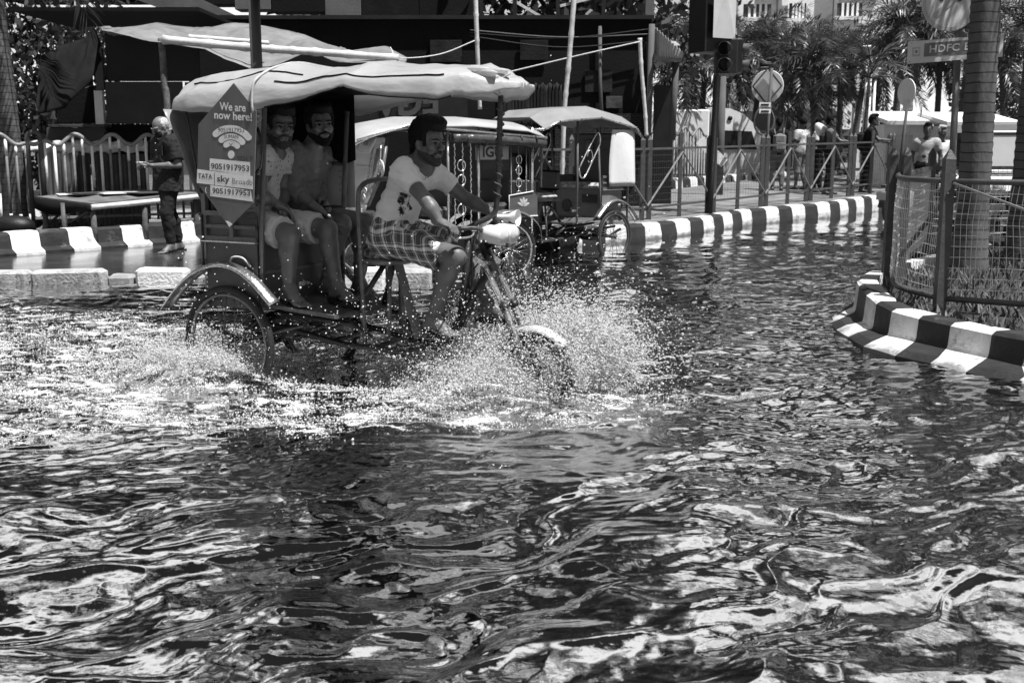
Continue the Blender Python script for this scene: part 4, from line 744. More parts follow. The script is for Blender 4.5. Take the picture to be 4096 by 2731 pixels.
# ---- mesh fences: posts with pointed caps, rails, crossed braces, welded wire
def wire_panel(parent, path, z0, z1, dv=.05, dh=.075, r=.0028, sag=0., m=None):
    mb = MB(); path = np.asarray(path, float); L = np.r_[0, np.cumsum(np.linalg.norm(np.diff(path, axis=0), axis=1))]; n_ = int(L[-1]/dv); V = []; F = []
    def seg(a_, b_):
        k = len(V); d = unit(b_-a_); u = np.cross(d, [.3, .9, .1]); u = unit(u)*r; w_ = np.cross(d, u)
        for p in (a_, b_):
            for c, s_ in ((1, 0), (-.5, .87), (-.5, -.87)): V.append(p+u*c+w_*s_)
        F.extend([(k, k+1, k+4, k+3), (k+1, k+2, k+5, k+4), (k+2, k, k+3, k+5)])
    pt = lambda s_, z: np.array([np.interp(s_, L, path[:, 0])+sag*.05*noise2(s_*3, z*2, 2), np.interp(s_, L, path[:, 1])+sag*.05*noise2(s_*3+9, z*2, 2), z+sag*.02*noise2(s_*2, z, 5)])
    for i in range(1, n_):
        s_ = i*L[-1]/n_; zz = np.linspace(z0, z1, 4 if sag else 2)
        for k in range(len(zz)-1): seg(pt(s_, zz[k]), pt(s_, zz[k+1]))
    m_ = int((z1-z0)/dh)
    for j in range(1, m_):
        z = z0+(z1-z0)*j/m_; ss = np.linspace(0, L[-1], max(2, len(path))*(3 if sag else 1))
        for k in range(len(ss)-1): seg(pt(ss[k], z), pt(ss[k+1], z))
    mb.add(V, F); return tag(obj('wire_mesh', mb, m or M_WIRE, parent, True), kind='stuff')
def post(parent, x, y, z0, z1, s_=.06, cap=True):
    mb = MB().box((x, y, (z0+z1)/2), (s_, s_, z1-z0)); o = obj('post', mb, M_FENCE, parent, True)
    if cap: obj('cap', MB().box((x, y, z1+.035), (s_*1.02, s_*1.02, .07), taper=.15), M_FENCE, o, True)
    return o
PF = [(645, 221, 1), (679, 217, 0), (710, 213, 1), (737, 210, 0), (763, 206.5, 1), (787, 203.5, 0), (808, 200.8, 1), (831, 198, 0), (850, 195.8, 1), (870, 193.2, 0), (889, 191, 1)]
def GP(x, y):
    z = .2
    for _ in range(6): g_ = G(x, y, z); z = PAVE(g_[1])
    return g_
pf = [GP(x, y) for x, y, _ in PF]; pf = [GP(611, 225), GP(575, 229), GP(540, 233)][::-1]+pf; dbl = [0, 1, 0]+[q[2] for q in PF]
wf = thing('mesh_fence', 'long grey wire mesh fence with pointed posts along the far striped kerb', 'fence', pf[3])
for i, p in enumerate(pf):
    if dbl[i]:
        e = unit(pf[min(i+1, len(pf)-1)]-pf[max(i-1, 0)])*.11
        post(wf, *(p-e)[:2], p[2]-.05, p[2]+1.30, .075); post(wf, *(p+e)[:2], p[2]-.05, p[2]+1.30, .075)
    else: post(wf, p[0], p[1], p[2]-.05, p[2]+1.42, .06, False)
for i in range(len(pf)-1):
    a_, b_ = pf[i], pf[i+1]
    for z in (1.16, .22): obj('rail', MB().beam((a_[0], a_[1], z+a_[2]), (b_[0], b_[1], z+b_[2]), .035, .035), M_FENCE, wf, True)
    za, zb = (.25+a_[2], 1.1+b_[2]) if dbl[i] else (1.1+a_[2], .25+b_[2]); off = np.array([.03, -.03, 0])
    obj('brace', MB().beam(np.r_[a_[:2], za]+off, np.r_[b_[:2], zb]+off, .03, .012), M_RAIL, wf, True)
    wire_panel(wf, [a_[:2], b_[:2]], .22+(a_[2]+b_[2])/2, 1.16+(a_[2]+b_[2])/2, .06 if i < 5 else .11, .10, .0020, m=M_FENCE)
o = obj('tied_board', MB().prism([(-.42, .12), (.05, -.3), (.17, -.17), (-.3, .25)], P(719, 150, 20.2), (1, 0, 0), (0, 0, 1), .01), M_WHITE); tag(o, 'small tilted white board tied to the mesh fence', 'board')
# island fence
A_, B_ = G(891, 284, .2), G(939, 311, .2); E_ = G(1060, 352, .2)*.5+B_*.5+np.array([1.2, -.1, 0]); E_ = B_+np.array([1.75, -1.15, 0])
nf = thing('island_fence', 'curved wire mesh fence on the island with bowed mesh and diagonal braces', 'fence', A_)
post(nf, A_[0]-.03, A_[1]+.05, .1, 1.33, .07); post(nf, A_[0]+.06, A_[1]-.03, .1, 1.33, .07); post(nf, B_[0], B_[1], .1, 1.32, .075); post(nf, E_[0], E_[1], .1, 1.3, .07)
mid = (A_+B_)/2+np.array([-.16, -.10, 0]); arc1 = curve([A_, mid, B_], 12)[:, :2]; arc2 = np.linspace(B_, E_, 8)[:, :2]
for arc in (arc1, arc2):
    for z in (1.16, .30): obj('rail', MB().tube(np.c_[arc, np.full(len(arc), z)], .024, 6), M_FENCE, nf, True)
    wire_panel(nf, arc, .30, 1.16, .040, .075, .0024, sag=.8)
obj('brace', MB().beam(np.r_[A_[:2], .42]+[.02, -.05, 0], np.r_[B_[:2], 1.08]+[0, -.05, 0], .035, .015), M_FENCE, nf, True)
obj('brace', MB().beam(np.r_[B_[:2], 1.15]+[.02, -.05, 0], np.r_[E_[:2], .40]+[0, -.05, 0], .035, .015), M_RAIL, nf, True)
Bk = A_+np.array([1.5, 3.2, 0]); Bk2 = A_+np.array([5.0, 3.6, 0])
nb_ = thing('island_fence', 'wire mesh fence on the far side of the island behind the thick palm', 'fence', Bk)
for p in (Bk, (Bk+Bk2)/2, Bk2): post(nb_, p[0], p[1], .1, 1.32, .07)
for a_, b_ in ((A_, Bk), (Bk, Bk2)):
    for z in (1.16, .32): obj('rail', MB().beam((a_[0], a_[1], z), (b_[0], b_[1], z), .03, .04), M_FENCE, nb_, True)
    wire_panel(nb_, [a_[:2], b_[:2]], .32, 1.16, .055, .08, .0026)
# grass and weeds on the island
rgn = np.random.default_rng(9); n_ = 9000; gx = rgn.uniform(2.75, 7.5, n_*3); gy = rgn.uniform(5.3, 12.5, n_*3); P2 = np.array(poly)
def inside(x, y, pg):
    c = np.zeros(len(x), bool); j = len(pg)-1
    for i in range(len(pg)):
        xi, yi, xj, yj = *pg[i], *pg[j]; c ^= ((yi > y) != (yj > y)) & (x < (xj-xi)*(y-yi)/(yj-yi+1e-12)+xi); j = i
    return c
k = inside(gx-.03, gy+.03, P2) & (fbm(gx*1.6, gy*1.6, 2, 3) > -.35); gx, gy = gx[k][:n_], gy[k][:n_]; n_ = len(gx); h_ = rgn.uniform(.03, .11, n_); an = rgn.uniform(0, 6.28, n_); w_ = rgn.uniform(.004, .014, n_); ln = rgn.uniform(.2, 1.1, n_)*h_; la = rgn.uniform(0, 6.28, n_)
base = np.stack([gx, gy, np.full(n_, .198)], 1); sv = np.stack([np.cos(an), np.sin(an), 0*an], 1)*w_[:, None]; tip = base+np.stack([np.cos(la)*ln, np.sin(la)*ln, h_], 1); m1 = base*.5+tip*.5+[0, 0, .01]
V = np.stack([base-sv, base+sv, m1+sv*.9, tip, m1-sv*.9], 1).reshape(-1, 3); mb = MB(); mb.add(V, [tuple(range(5*i, 5*i+5)) for i in range(n_)])
tag(obj('grass', mb, mat('weedy_grass', .11, .6, .3, .6, 2, 0)), 'weedy grass and litter leaves growing on the island', 'grass', kind='stuff')
# ================================================================ SIGNALS, SIGNS, LAMPS
sg = thing('traffic_signal', 'black traffic signal with hooded lenses and a pale board above it', 'traffic signal', P(717, 195, 19.5)*[1, 1, 0]+[0, 0, .2]); q = P(715, 100, 19.5)
obj('post', MB().tube([(q[0]-.04, 19.5, .2), P(722, 0, 19.5), P(723, -14, 19.5)], .06, 10), M_DARKM, sg, True)
obj('board_casing', MB().box(P(712, 12, 19.3), (.62, .45, 1.35), rz=.5), M_DARKM, sg, True)
obj('pale_board', MB().add([P(726, -14, 18.98), P(737, -14, 19.25), P(735, 38.8, 19.25), P(713, 37.3, 18.9)], [(0, 1, 2, 3)]).add([P(714.5, -14, 18.9), P(726, -14, 18.98), P(713, 37.3, 18.9)], [(0, 1, 2)]), mat('pale_board', .5, .6, .3, .1, 3, .05), sg, True)
obj('signal_head', MB().box(P(726, 57, 19.35), (.36, .3, .62), bev=.03), M_DARKM, sg, True); obj('signal_head', MB().box(P(737.5, 56, 19.5), (.16, .2, .6), bev=.03), M_DARKM, sg, True)
for y_ in (48, 64):
    obj('hood', MB().lathe([(.105, 0), (.12, .2), (.112, .2), (.097, 0)], P(727, y_, 19.2), (-.5, -1, -.1), 16), M_DARKM, sg, True); obj('hood', MB().lathe([(.08, 0), (.09, .14), (.082, .14), (.072, 0)], P(741, y_, 19.5), (1, -.2, -.1), 14), M_GREYP, sg, True)
o = obj('utility_pole', MB().cyl(P(722.5, 74, 24.5), P(720, 165, 24.5)*[1, 1, 0]+[0, 0, .2], .085, n=10), M_STR); tag(o, 'plain grey pole standing just behind the traffic signal', 'pole')
rs = thing('road_sign', 'pale back of a round road sign with diamond bracing on a post', 'road sign', P(768, 170, 26)*[1, 1, 0]+[0, 0, .2]); c = P(767.5, 86, 26)
obj('post', MB().cyl((c[0]+.02, 26.06, .2), (c[0]+.06, 25.9, c[2]+.4), .035, n=8), M_STR, rs, True)
obj('disc', MB().lathe([(0, .0), (.36, 0), (.37, -.01), (.36, -.02), (0, -.02)], c, (-.45, -1, 0), 28, smooth=False), M_WHITE, rs, True)
fr_ = basis((.45, 1, 0)); ax, ay = -fr_[:, 1], np.array([0, 0, 1.])
for k in range(4):
    a_, b_ = [(math.sin(t), math.cos(t)) for t in (k*math.pi/2, (k+1)*math.pi/2)]; obj('brace', MB().beam(c+ax*a_[0]*.33+ay*a_[1]*.40-fr_[:, 0]*.04, c+ax*b_[0]*.33+ay*b_[1]*.40-fr_[:, 0]*.04, .03, .03), M_STR if k % 2 else M_DARKM, rs, True)
for y_ in (104.5, 111): obj('plate', MB().box(P(765, y_, 25.9), (.26, .02, .10)), M_WHITE, rs, True); obj('plate_panel', MB().box(P(765, y_, 25.88), (.18, .02, .04)), M_DARKM, rs, True)
mi = thing('traffic_mirror', 'round ringed plate behind the walker with a rucksack', 'mirror', P(764, 170, 30)*[1, 1, 0]+[0, 0, .2]); c = P(764, 121, 30)
obj('ring', MB().tube([c+np.array([math.cos(t)*.26, 0, math.sin(t)*.36]) for t in np.linspace(0, 2*math.pi, 28, endpoint=False)], .03, 6, closed=True), M_STR, mi, True); obj('plate', MB().lathe([(0, 0), (.25, 0), (.25, .03), (0, .03)], c, (0, -1, 0), 24, smooth=False), M_DARKM, mi, True); obj('post', MB().cyl((c[0], 30.05, .2), (c[0], 30.05, c[2]-.3), .04), M_DARKM, mi, True)
def lamp_post(label, px, py, Yd):
    c = P(px, py, Yd); t = thing('street_lamp', label, 'street lamp', (c[0], Yd, .2), 0, 'white street lamps by the palms')
    obj('post', MB().tube([(c[0], Yd, .2), (c[0], Yd, c[2])], [.05, .03], 8), M_WHITE, t, True); obj('lamp_shade', MB().lathe([(.05, -.17), (.08, -.08), (.16, .02), (.13, .05), (0, .06)], c+[0, 0, .1], n=18), M_WHITE, t, True); obj('collar', MB().cyl(c+[0, 0, -.14], c+[0, 0, -.06], .045), M_DARKM, t, True)
lamp_post('tallest-looking of the three white bell-shaped street lamps', 868, 52, 27.2); lamp_post('middle one of the three white bell-shaped street lamps', 871.5, 63, 28); lamp_post('lowest-looking of the three white bell-shaped street lamps', 875.5, 74, 28.8)
# bank sign and round sign on their pole
bs_ = thing('bank_sign', 'bank name board and round road sign on one pole on the island', 'sign', G(948, 270, .2)); YP = 11.3; c = P(957, 60, YP); pb = G(948, 270, .2)
M_SIGN = mat('sign_white', .62, .5, .4, .1, 3, .05, dirt=.15, dv=.35); M_SIGNG = mat('sign_grey', .16, .5, .4, .12, 4, .05); M_RUST = mat('rusty_pole', .14, .7, .3, .45, 9, .4, stretch=(1, 1, .2))
obj('pole', MB().tube([(P(949, 250, YP)[0], YP+.02, .1), (c[0], YP+.02, 2.9)], .034, 10), M_RUST, bs_, True)
ax = unit([1, -.12, 0]); ay = np.array([0, 0, 1.]); nn_ = np.cross(ax, ay); o_ = P(955, 49, YP-.05)+np.array([0, 0, 0]); sl_ = unit(ax+np.array([0, 0, .07]))
wd, hg = .80, .19
obj('name_board', MB().prism([(-wd/2, -hg/2), (wd/2, -hg/2), (wd/2, hg/2), (-wd/2, hg/2)], o_, sl_*1.135, ay*1.135, .012), M_SIGN, bs_, True); nm = -np.cross(ay, sl_); nm = np.cross(sl_, ay)
ft = nm*.0075 if nm[1] < 0 else -nm*.0075
obj('name_panel', MB().prism([(-.262, -.045), (.37, -.045), (.37, .07), (-.262, .07)], o_+ft, sl_*1.135, ay*1.135, .003), M_SIGNG, bs_, True)
for tx_, dx_, mw_ in (('HDFC', -.105, .285), ('BANK', .225, .285)): mb = MB(); put_text(mb, tx_, o_+ft*1.5+sl_*dx_+ay*.014, sl_, ay, .070, .02, maxw=mw_); obj('lettering', mb, M_SIGN, bs_, True)
mb = MB()
for (x0, y0, x1, y1) in ((-.355, -.055, -.30, -.035), (-.355, .045, -.30, .065)): mb.prism([(x0, y0), (x1, y0), (x1, y1), (x0, y1)], o_+ft*1.2, sl_*1.135, ay*1.135, .002)
obj('logo_mark', MB().prism([(-.338, -.008), (-.318, -.008), (-.318, .016), (-.338, .016)], o_+ft*1.6, sl_*1.135, ay*1.135, .002), M_SIGNG, bs_, True)
obj('logo_mark', MB().prism([(-.362, -.036), (-.294, -.036), (-.294, .044), (-.362, .044)], o_+ft*1.1, sl_*1.135, ay*1.135, .002), mat('sign_pale_grey', .42, .5, .4, .1), bs_, True); obj('logo_mark', MB().prism([(-.348, -.020), (-.308, -.020), (-.308, .028), (-.348, .028)], o_+ft*1.35, sl_*1.135, ay*1.135, .002), M_SIGN, bs_, True)
for x_, y_ in ((-.37, .08), (-.1, .083), (.15, .083), (.37, .08), (-.38, -.08), (-.1, -.083), (.15, -.083)): obj('rivet', MB().cyl(o_+ft+sl_*1.135*x_+ay*1.135*y_, o_+ft*2.2+sl_*1.135*x_+ay*1.135*y_, .004, n=6), M_DARKM, bs_, True)
c2 = P(950, 2, YP-.05); R2 = .28
obj('round_sign', MB().lathe([(0, 0), (R2, 0), (R2, .01), (0, .01)], c2, (0, -1, 0), 40, smooth=False), M_SIGN, bs_, True); obj('rim', MB().lathe([(R2*.86, .0), (R2*.86, .013), (R2*.98, .013), (R2*.98, 0)], c2, (0, -1, 0), 40, smooth=False), mat('sign_rim', .45, .5, .4, .1), bs_, True)
mb = MB(); fr0 = c2+np.array([0, -.012, 0])
mb.prism([(-.15, .03), (.15, .03), (.15, .042), (-.15, .042)], fr0, (1, 0, 0), ay, .003); mb.prism([(-.13, .042), (.05, .042), (.05, .14), (-.13, .14)], fr0, (1, 0, 0), ay, .003); mb.prism([(.06, .042), (.14, .042), (.14, .09), (.10, .12), (.06, .12)], fr0, (1, 0, 0), ay, .003)
for x_ in (-.09, .02, .09): mb.lathe([(0, 0), (.024, 0), (.024, .003), (0, .003)], fr0+[x_, 0, .028], (0, -1, 0), 14)
obj('lorry_symbol', mb, M_SIGNG, bs_, True); obj('diagonal_bar', MB().prism([(-.17, -.12), (-.13, -.155), (.17, .12), (.13, .155)], fr0+[0, -.004, 0], (1, 0, 0), ay, .003), mat('sign_rim', .45), bs_, True)
# small sign on the far fence
ss = thing('road_sign', 'narrow edge-on round sign with small plates near the white kiosk', 'road sign', P(902, 170, 25)*[1, 1, 0]+[0, 0, .2]); c = P(907, 92, 25)
obj('post', MB().cyl((c[0]-.1, 25, .2), (c[0]+.05, 25, c[2]+.2), .035), M_STR, ss, True); obj('disc', MB().lathe([(0, 0), (.30, 0), (.30, .02), (0, .02)], c, (-.95, -.32, 0), 24, smooth=False), M_WHITE, ss, True)
for y_ in (102.5, 107.5): obj('plate', MB().box(P(908, y_, 24.9), (.22, .03, .11), rz=-.5), M_SIGN, ss, True)
# ================================================================ FAR BUILDINGS, STALLS, VEHICLES
bu_ = thing('bus_stop', 'white bus stop shelter with lettered fascia behind the palms', 'bus stop', P(790, 150, 41)*[1, 1, 0]+[0, 0, .2]); YU = 41.
x0, x1 = P(733, 90, YU)[0], P(860, 90, YU)[0]
obj('fascia', MB().box(((x0+x1)/2, YU, zt(97.5, YU)), (x1-x0, .3, .36)), M_WHITE, bu_, True); 
for y_ in (79, 84, 89): obj('roof_step', MB().box(((x0+x1)/2+.4, YU+.5, zt(y_, YU)), (x1-x0-.6, 1.4+.1*y_/80, .11)), M_WHITE, bu_, True)
obj('back_wall', MB().box(((x0+x1)/2, YU+2, 1.4), (x1-x0, .1, 2.6)), M_GREYP, bu_, True)
for x in (736, 858, 800): obj('column', MB().box((P(x, 120, YU)[0], YU+.2, 1.5), (.28, .28, 2.9)), M_WHITE, bu_, True)
for tx_, dx_, mw_ in (('MA', -1.25, .5), ('LE BUS STOP', .45, 2.0)): mb = MB(); put_text(mb, tx_, ((x0+x1)/2+dx_, YU-.16, zt(97.5, YU)), (1, 0, 0), (0, 0, 1), .26, .02, maxw=mw_); obj('lettering', mb, M_DARKM, bu_, True)
for x in (806, 815, 824): obj('advert', MB().box((P(x, 115, YU)[0], YU+1.9, 1.9), (.25, .04, .7)), M_STR, bu_, True)
wh = thing('white_building', 'sunlit white building with shuttered windows above the palms', 'building', P(800, 150, 75)*[1, 1, 0]); YW = 75.
for i, (x0p, x1p, dy) in enumerate(((738, 776, 0), (777, 783, -1.2), (784, 830, -.5), (831, 880, -1.5))):
    a_, b_ = P(x0p, 20, YW)[0], P(x1p, 20, YW)[0]; obj('wall', MB().box(((a_+b_)/2, YW+dy+3, 9), (b_-a_, 6, 18)), M_WHITE, wh, True)
for (xa, ya, xb, yb) in ((744, 4, 771, 17), (790, 3, 806, 18), (838, 3, 862, 16), (744, -26, 771, -10)):
    a_, b_ = P(xa, ya, YW-1.7), P(xb, yb, YW-1.7); wn = obj('window', MB().box(((a_[0]+b_[0])/2, YW-1.6, (a_[2]+b_[2])/2), (b_[0]-a_[0], .12, a_[2]-b_[2])), M_GREYP, wh, True)
    for k in range(1, 5): obj('mullion', MB().box((a_[0]+(b_[0]-a_[0])*k/5, YW-1.72, (a_[2]+b_[2])/2), (.14, .1, a_[2]-b_[2])), M_WHITE, wn, True)
    obj('sill', MB().box(((a_[0]+b_[0])/2, YW-1.85, b_[2]-.15), (b_[0]-a_[0]+.5, .5, .22)), M_WHITE, wh, True)
obj('band', MB().box((P(800, 3, YW)[0], YW-1.75, zt(-1, YW)), (9.5, .4, .4)), M_STR, wh, True)
# low wall and hedge closing the far end
o = obj('boundary_wall', MB().box((10, 52, 1.0), (60, .3, 2.3)), M_STR); tag(o, 'plain grey boundary wall far behind the bus stop', 'wall')
for i, (x, yd, ww, hh_) in enumerate(((6.5, 48, 3.2, 2.6), (14, 48, 3.5, 3.0), (21, 46, 3.5, 3.4), (28, 44, 4, 3.4), (16.0, 33, 1.0, 1.4), (24, 36, 2.4, 3.0))):
    tree(['dark shrub behind the bus stop end', 'tall shrub behind the bus stop and lamps', 'tall shrub behind the white kiosks', 'tall shrub at the far right', 'round clipped bush beside the white kiosk', 'bush at far right beyond the island'][i], (x, yd, 0), .8, .12, blobs(9, ww*.7, .8, .9, hh_, 1.05, 70+i), 2200, .30, 70+i, 'far shrubs', 'shrub', 'shrub')
def kiosk(label, xa, xb, ytop, yb, Yd, n_):
    a_, b_ = P(xa, ytop, Yd), P(xb, yb, Yd); t = thing('kiosk', label, 'kiosk', ((a_[0]+b_[0])/2, Yd, .1), 0, 'white kiosks'); w_ = b_[0]-a_[0]
    obj('wall', MB().box(((a_[0]+b_[0])/2, Yd+.6, (a_[2]+.1)/2-.1), (w_, 1.2, a_[2]-.2)), M_WHITE, t, True); obj('roof', MB().box(((a_[0]+b_[0])/2+.05, Yd+.4, a_[2]+.02), (w_+.35, 2.0, .1), R=np.array(Matrix.Rotation(.14, 3, 'X'))), M_WHITE, t, True)
    obj('shutter', MB().box(((a_[0]+b_[0])/2-.15*w_, Yd-.03, a_[2]*.5), (w_*.55, .05, a_[2]*.6)), mat('pale_shutter', .5, .6, .3, .2, 4, .2), t, True); obj('counter', MB().box(((a_[0]+b_[0])/2, Yd-.2, .95), (w_*.9, .5, .05)), M_STR, t, True)
kiosk('white kiosk with sloping roof behind the far fence', 885, 928, 118, 150, 28, 0); kiosk('white kiosk half hidden by the bank sign pole', 943, 1000, 119, 150, 27, 1)
va = thing('white_van', 'white van with rounded roof fairing parked beyond the railing', 'van', P(735, 160, 33)*[1, 1, 0]+[0, 0, .1], math.pi*.02); c = P(735, 150, 33)
prof = [(-.75, .5), (1.05, .5), (1.1, 1.15), (.95, 1.32), (.62, 1.95), (.5, 2.05), (.2, 2.32), (-.2, 2.48), (-.75, 2.52)]
obj('cab', MB().prism(prof, (c[0], 33.7, 0), (1, 0, 0), (0, 0, 1), 1.6), M_WHITE, va, True); obj('cargo_box', MB().box((c[0]-2.4, 33.75, 1.5), (3.2, 1.75, 1.9), bev=.04), M_WHITE, va, True)
obj('side_window', MB().prism([(-.35, 1.3), (.62, 1.3), (.45, 1.82), (-.35, 1.85)], (c[0], 32.88, 0), (1, 0, 0), (0, 0, 1), .02), M_DARKM, va, True); obj('fairing_vent', MB().lathe([(0, 0), (.07, 0), (.07, .02), (0, .02)], (c[0]-.2, 32.89, 2.2), (0, -1, 0), 14), M_DARKM, va, True)
for x_ in (.6, -2.8): w_ = obj('wheel', MB().lathe([(.1, 0), (.3, 0), (.32, .03), (.32, .17), (.3, .2), (.1, .2)], (c[0]+x_, 32.95, .42), (0, 1, 0), 20, True), M_DARKM, va, True); obj('hub', MB().lathe([(0, -.01), (.16, -.01), (.16, .05), (0, .05)], (c[0]+x_, 32.93, .42), (0, 1, 0), 14), M_STR, w_, True)
obj('door_line', MB().tube([(c[0]-.42, 32.885, .6), (c[0]-.42, 32.885, 1.95)], .012, 4), M_STR, va, True)
# ================================================================ CYCLE RICKSHAWS
M_TYRE = mat('tyre_rubber', .018, .7, .4, .3, 20, .3, 60); M_STEEL = mat('bright_steel', .62, .25, .5, .2, 8, .1, metal=.85); M_IRON = mat('black_iron', .02, .45, .5, .5, 8, .3, 40, dirt=.2, dv=.08); M_CHROME = mat('worn_chrome', .55, .22, .5, .3, 10, .2, metal=.9, dirt=.3, dv=.12)
M_BODY = mat('grey_body_paint', .075, .42, .5, .22, 5, .15, 40, dirt=.22, dv=.05); M_BODYL = mat('grey_frame_paint', .13, .42, .5, .25, 8, .15, 40, dirt=.25, dv=.06); M_TAR = mat('plastic_canopy', .50, .30, .5, .10, 3, .5, 7, dirt=.06, dv=.2, stretch=(.7, 2, 2))
n, bs = nodes_of(M_TAR); tl = n.nodes.new('ShaderNodeBsdfTranslucent'); tl.inputs[0].default_value = (.85, .85, .85, 1); mx = n.nodes.new('ShaderNodeMixShader'); mx.inputs[0].default_value = .40; n.links.new(bs.outputs[0], mx.inputs[1]); n.links.new(tl.outputs[0], mx.inputs[2]); n.links.new(mx.outputs[0], n.nodes['Material Output'].inputs[0])
M_SPK = mat('spoke_steel', .10, .4, .5, .3, 10, 0, metal=.4); M_RUBB = mat('grip_rubber', .015, .5, .4)
def wheel(parent, c, r, ns=32, tr=.024, rim=M_STEEL, wd=0., spoke=M_SPK):
    c = np.asarray(c, float); an = np.linspace(0, 2*math.pi, 48, endpoint=False); ring = lambda R, y=0: [(c[0]+R*math.cos(t), c[1]+y, c[2]+R*math.sin(t)) for t in an]
    wh = obj('wheel', MB().tube(ring(r-tr), tr, 8, closed=True), M_TYRE, parent)
    tr_ = MB(); rg_ = random.Random(1)
    obj('rim', MB().lathe([(r-2.0*tr, -.016), (r-2.0*tr, .016), (r-2.6*tr, .014), (r-2.8*tr, 0), (r-2.6*tr, -.014)], c, (0, 1, 0), 48, True), rim, wh)
    obj('hub', MB().lathe([(0, -.055), (.022, -.055), (.022, -.045), (.014, -.04), (.014, -.03), (.034, -.028), (.034, -.022), (.018, -.02), (.018, .02), (.034, .022), (.034, .028), (.014, .03), (.014, .055), (0, .055)], c, (0, 1, 0), 16), M_IRON, wh)
    mb = MB()
    for i in range(ns):
        t = i*2*math.pi/ns; sd_ = .025*(1 if i % 2 else -1); t0 = t+(.9 if i % 4 < 2 else -.9); mb.cyl(c+[.032*math.cos(t0), sd_, .032*math.sin(t0)], c+[(r-2.7*tr)*math.cos(t), sd_*.1, (r-2.7*tr)*math.sin(t)], .0024, n=4)
    tag(obj('spokes', mb, spoke, wh), kind='stuff'); return wh
def fender(parent, pts, y, wd=.11, m=M_CHROME):
    p = curve([(a, y, b) for a, b in pts], 36); V = []
    T = np.gradient(p, axis=0); T /= np.linalg.norm(T, axis=1)[:, None]; N = np.stack([-T[:, 2], 0*T[:, 0], T[:, 0]], 1)
    for k in np.linspace(-1, 1, 9): V.append(p+np.array([0, 1, 0])*k*wd/2-N*(abs(k)**2.2*.030)*np.sign(N[:, 2:3].mean()))
    return obj('fender', MB().grid(V, .003), m, parent)
def coil(c0, c1, R, turns, r): c0 = np.asarray(c0, float); c1 = np.asarray(c1, float); t = np.linspace(0, 1, turns*12); return MB().tube([c0+(c1-c0)*u+np.array([R*math.cos(u*turns*2*math.pi), R*math.sin(u*turns*2*math.pi), 0]) for u in t], r, 6)
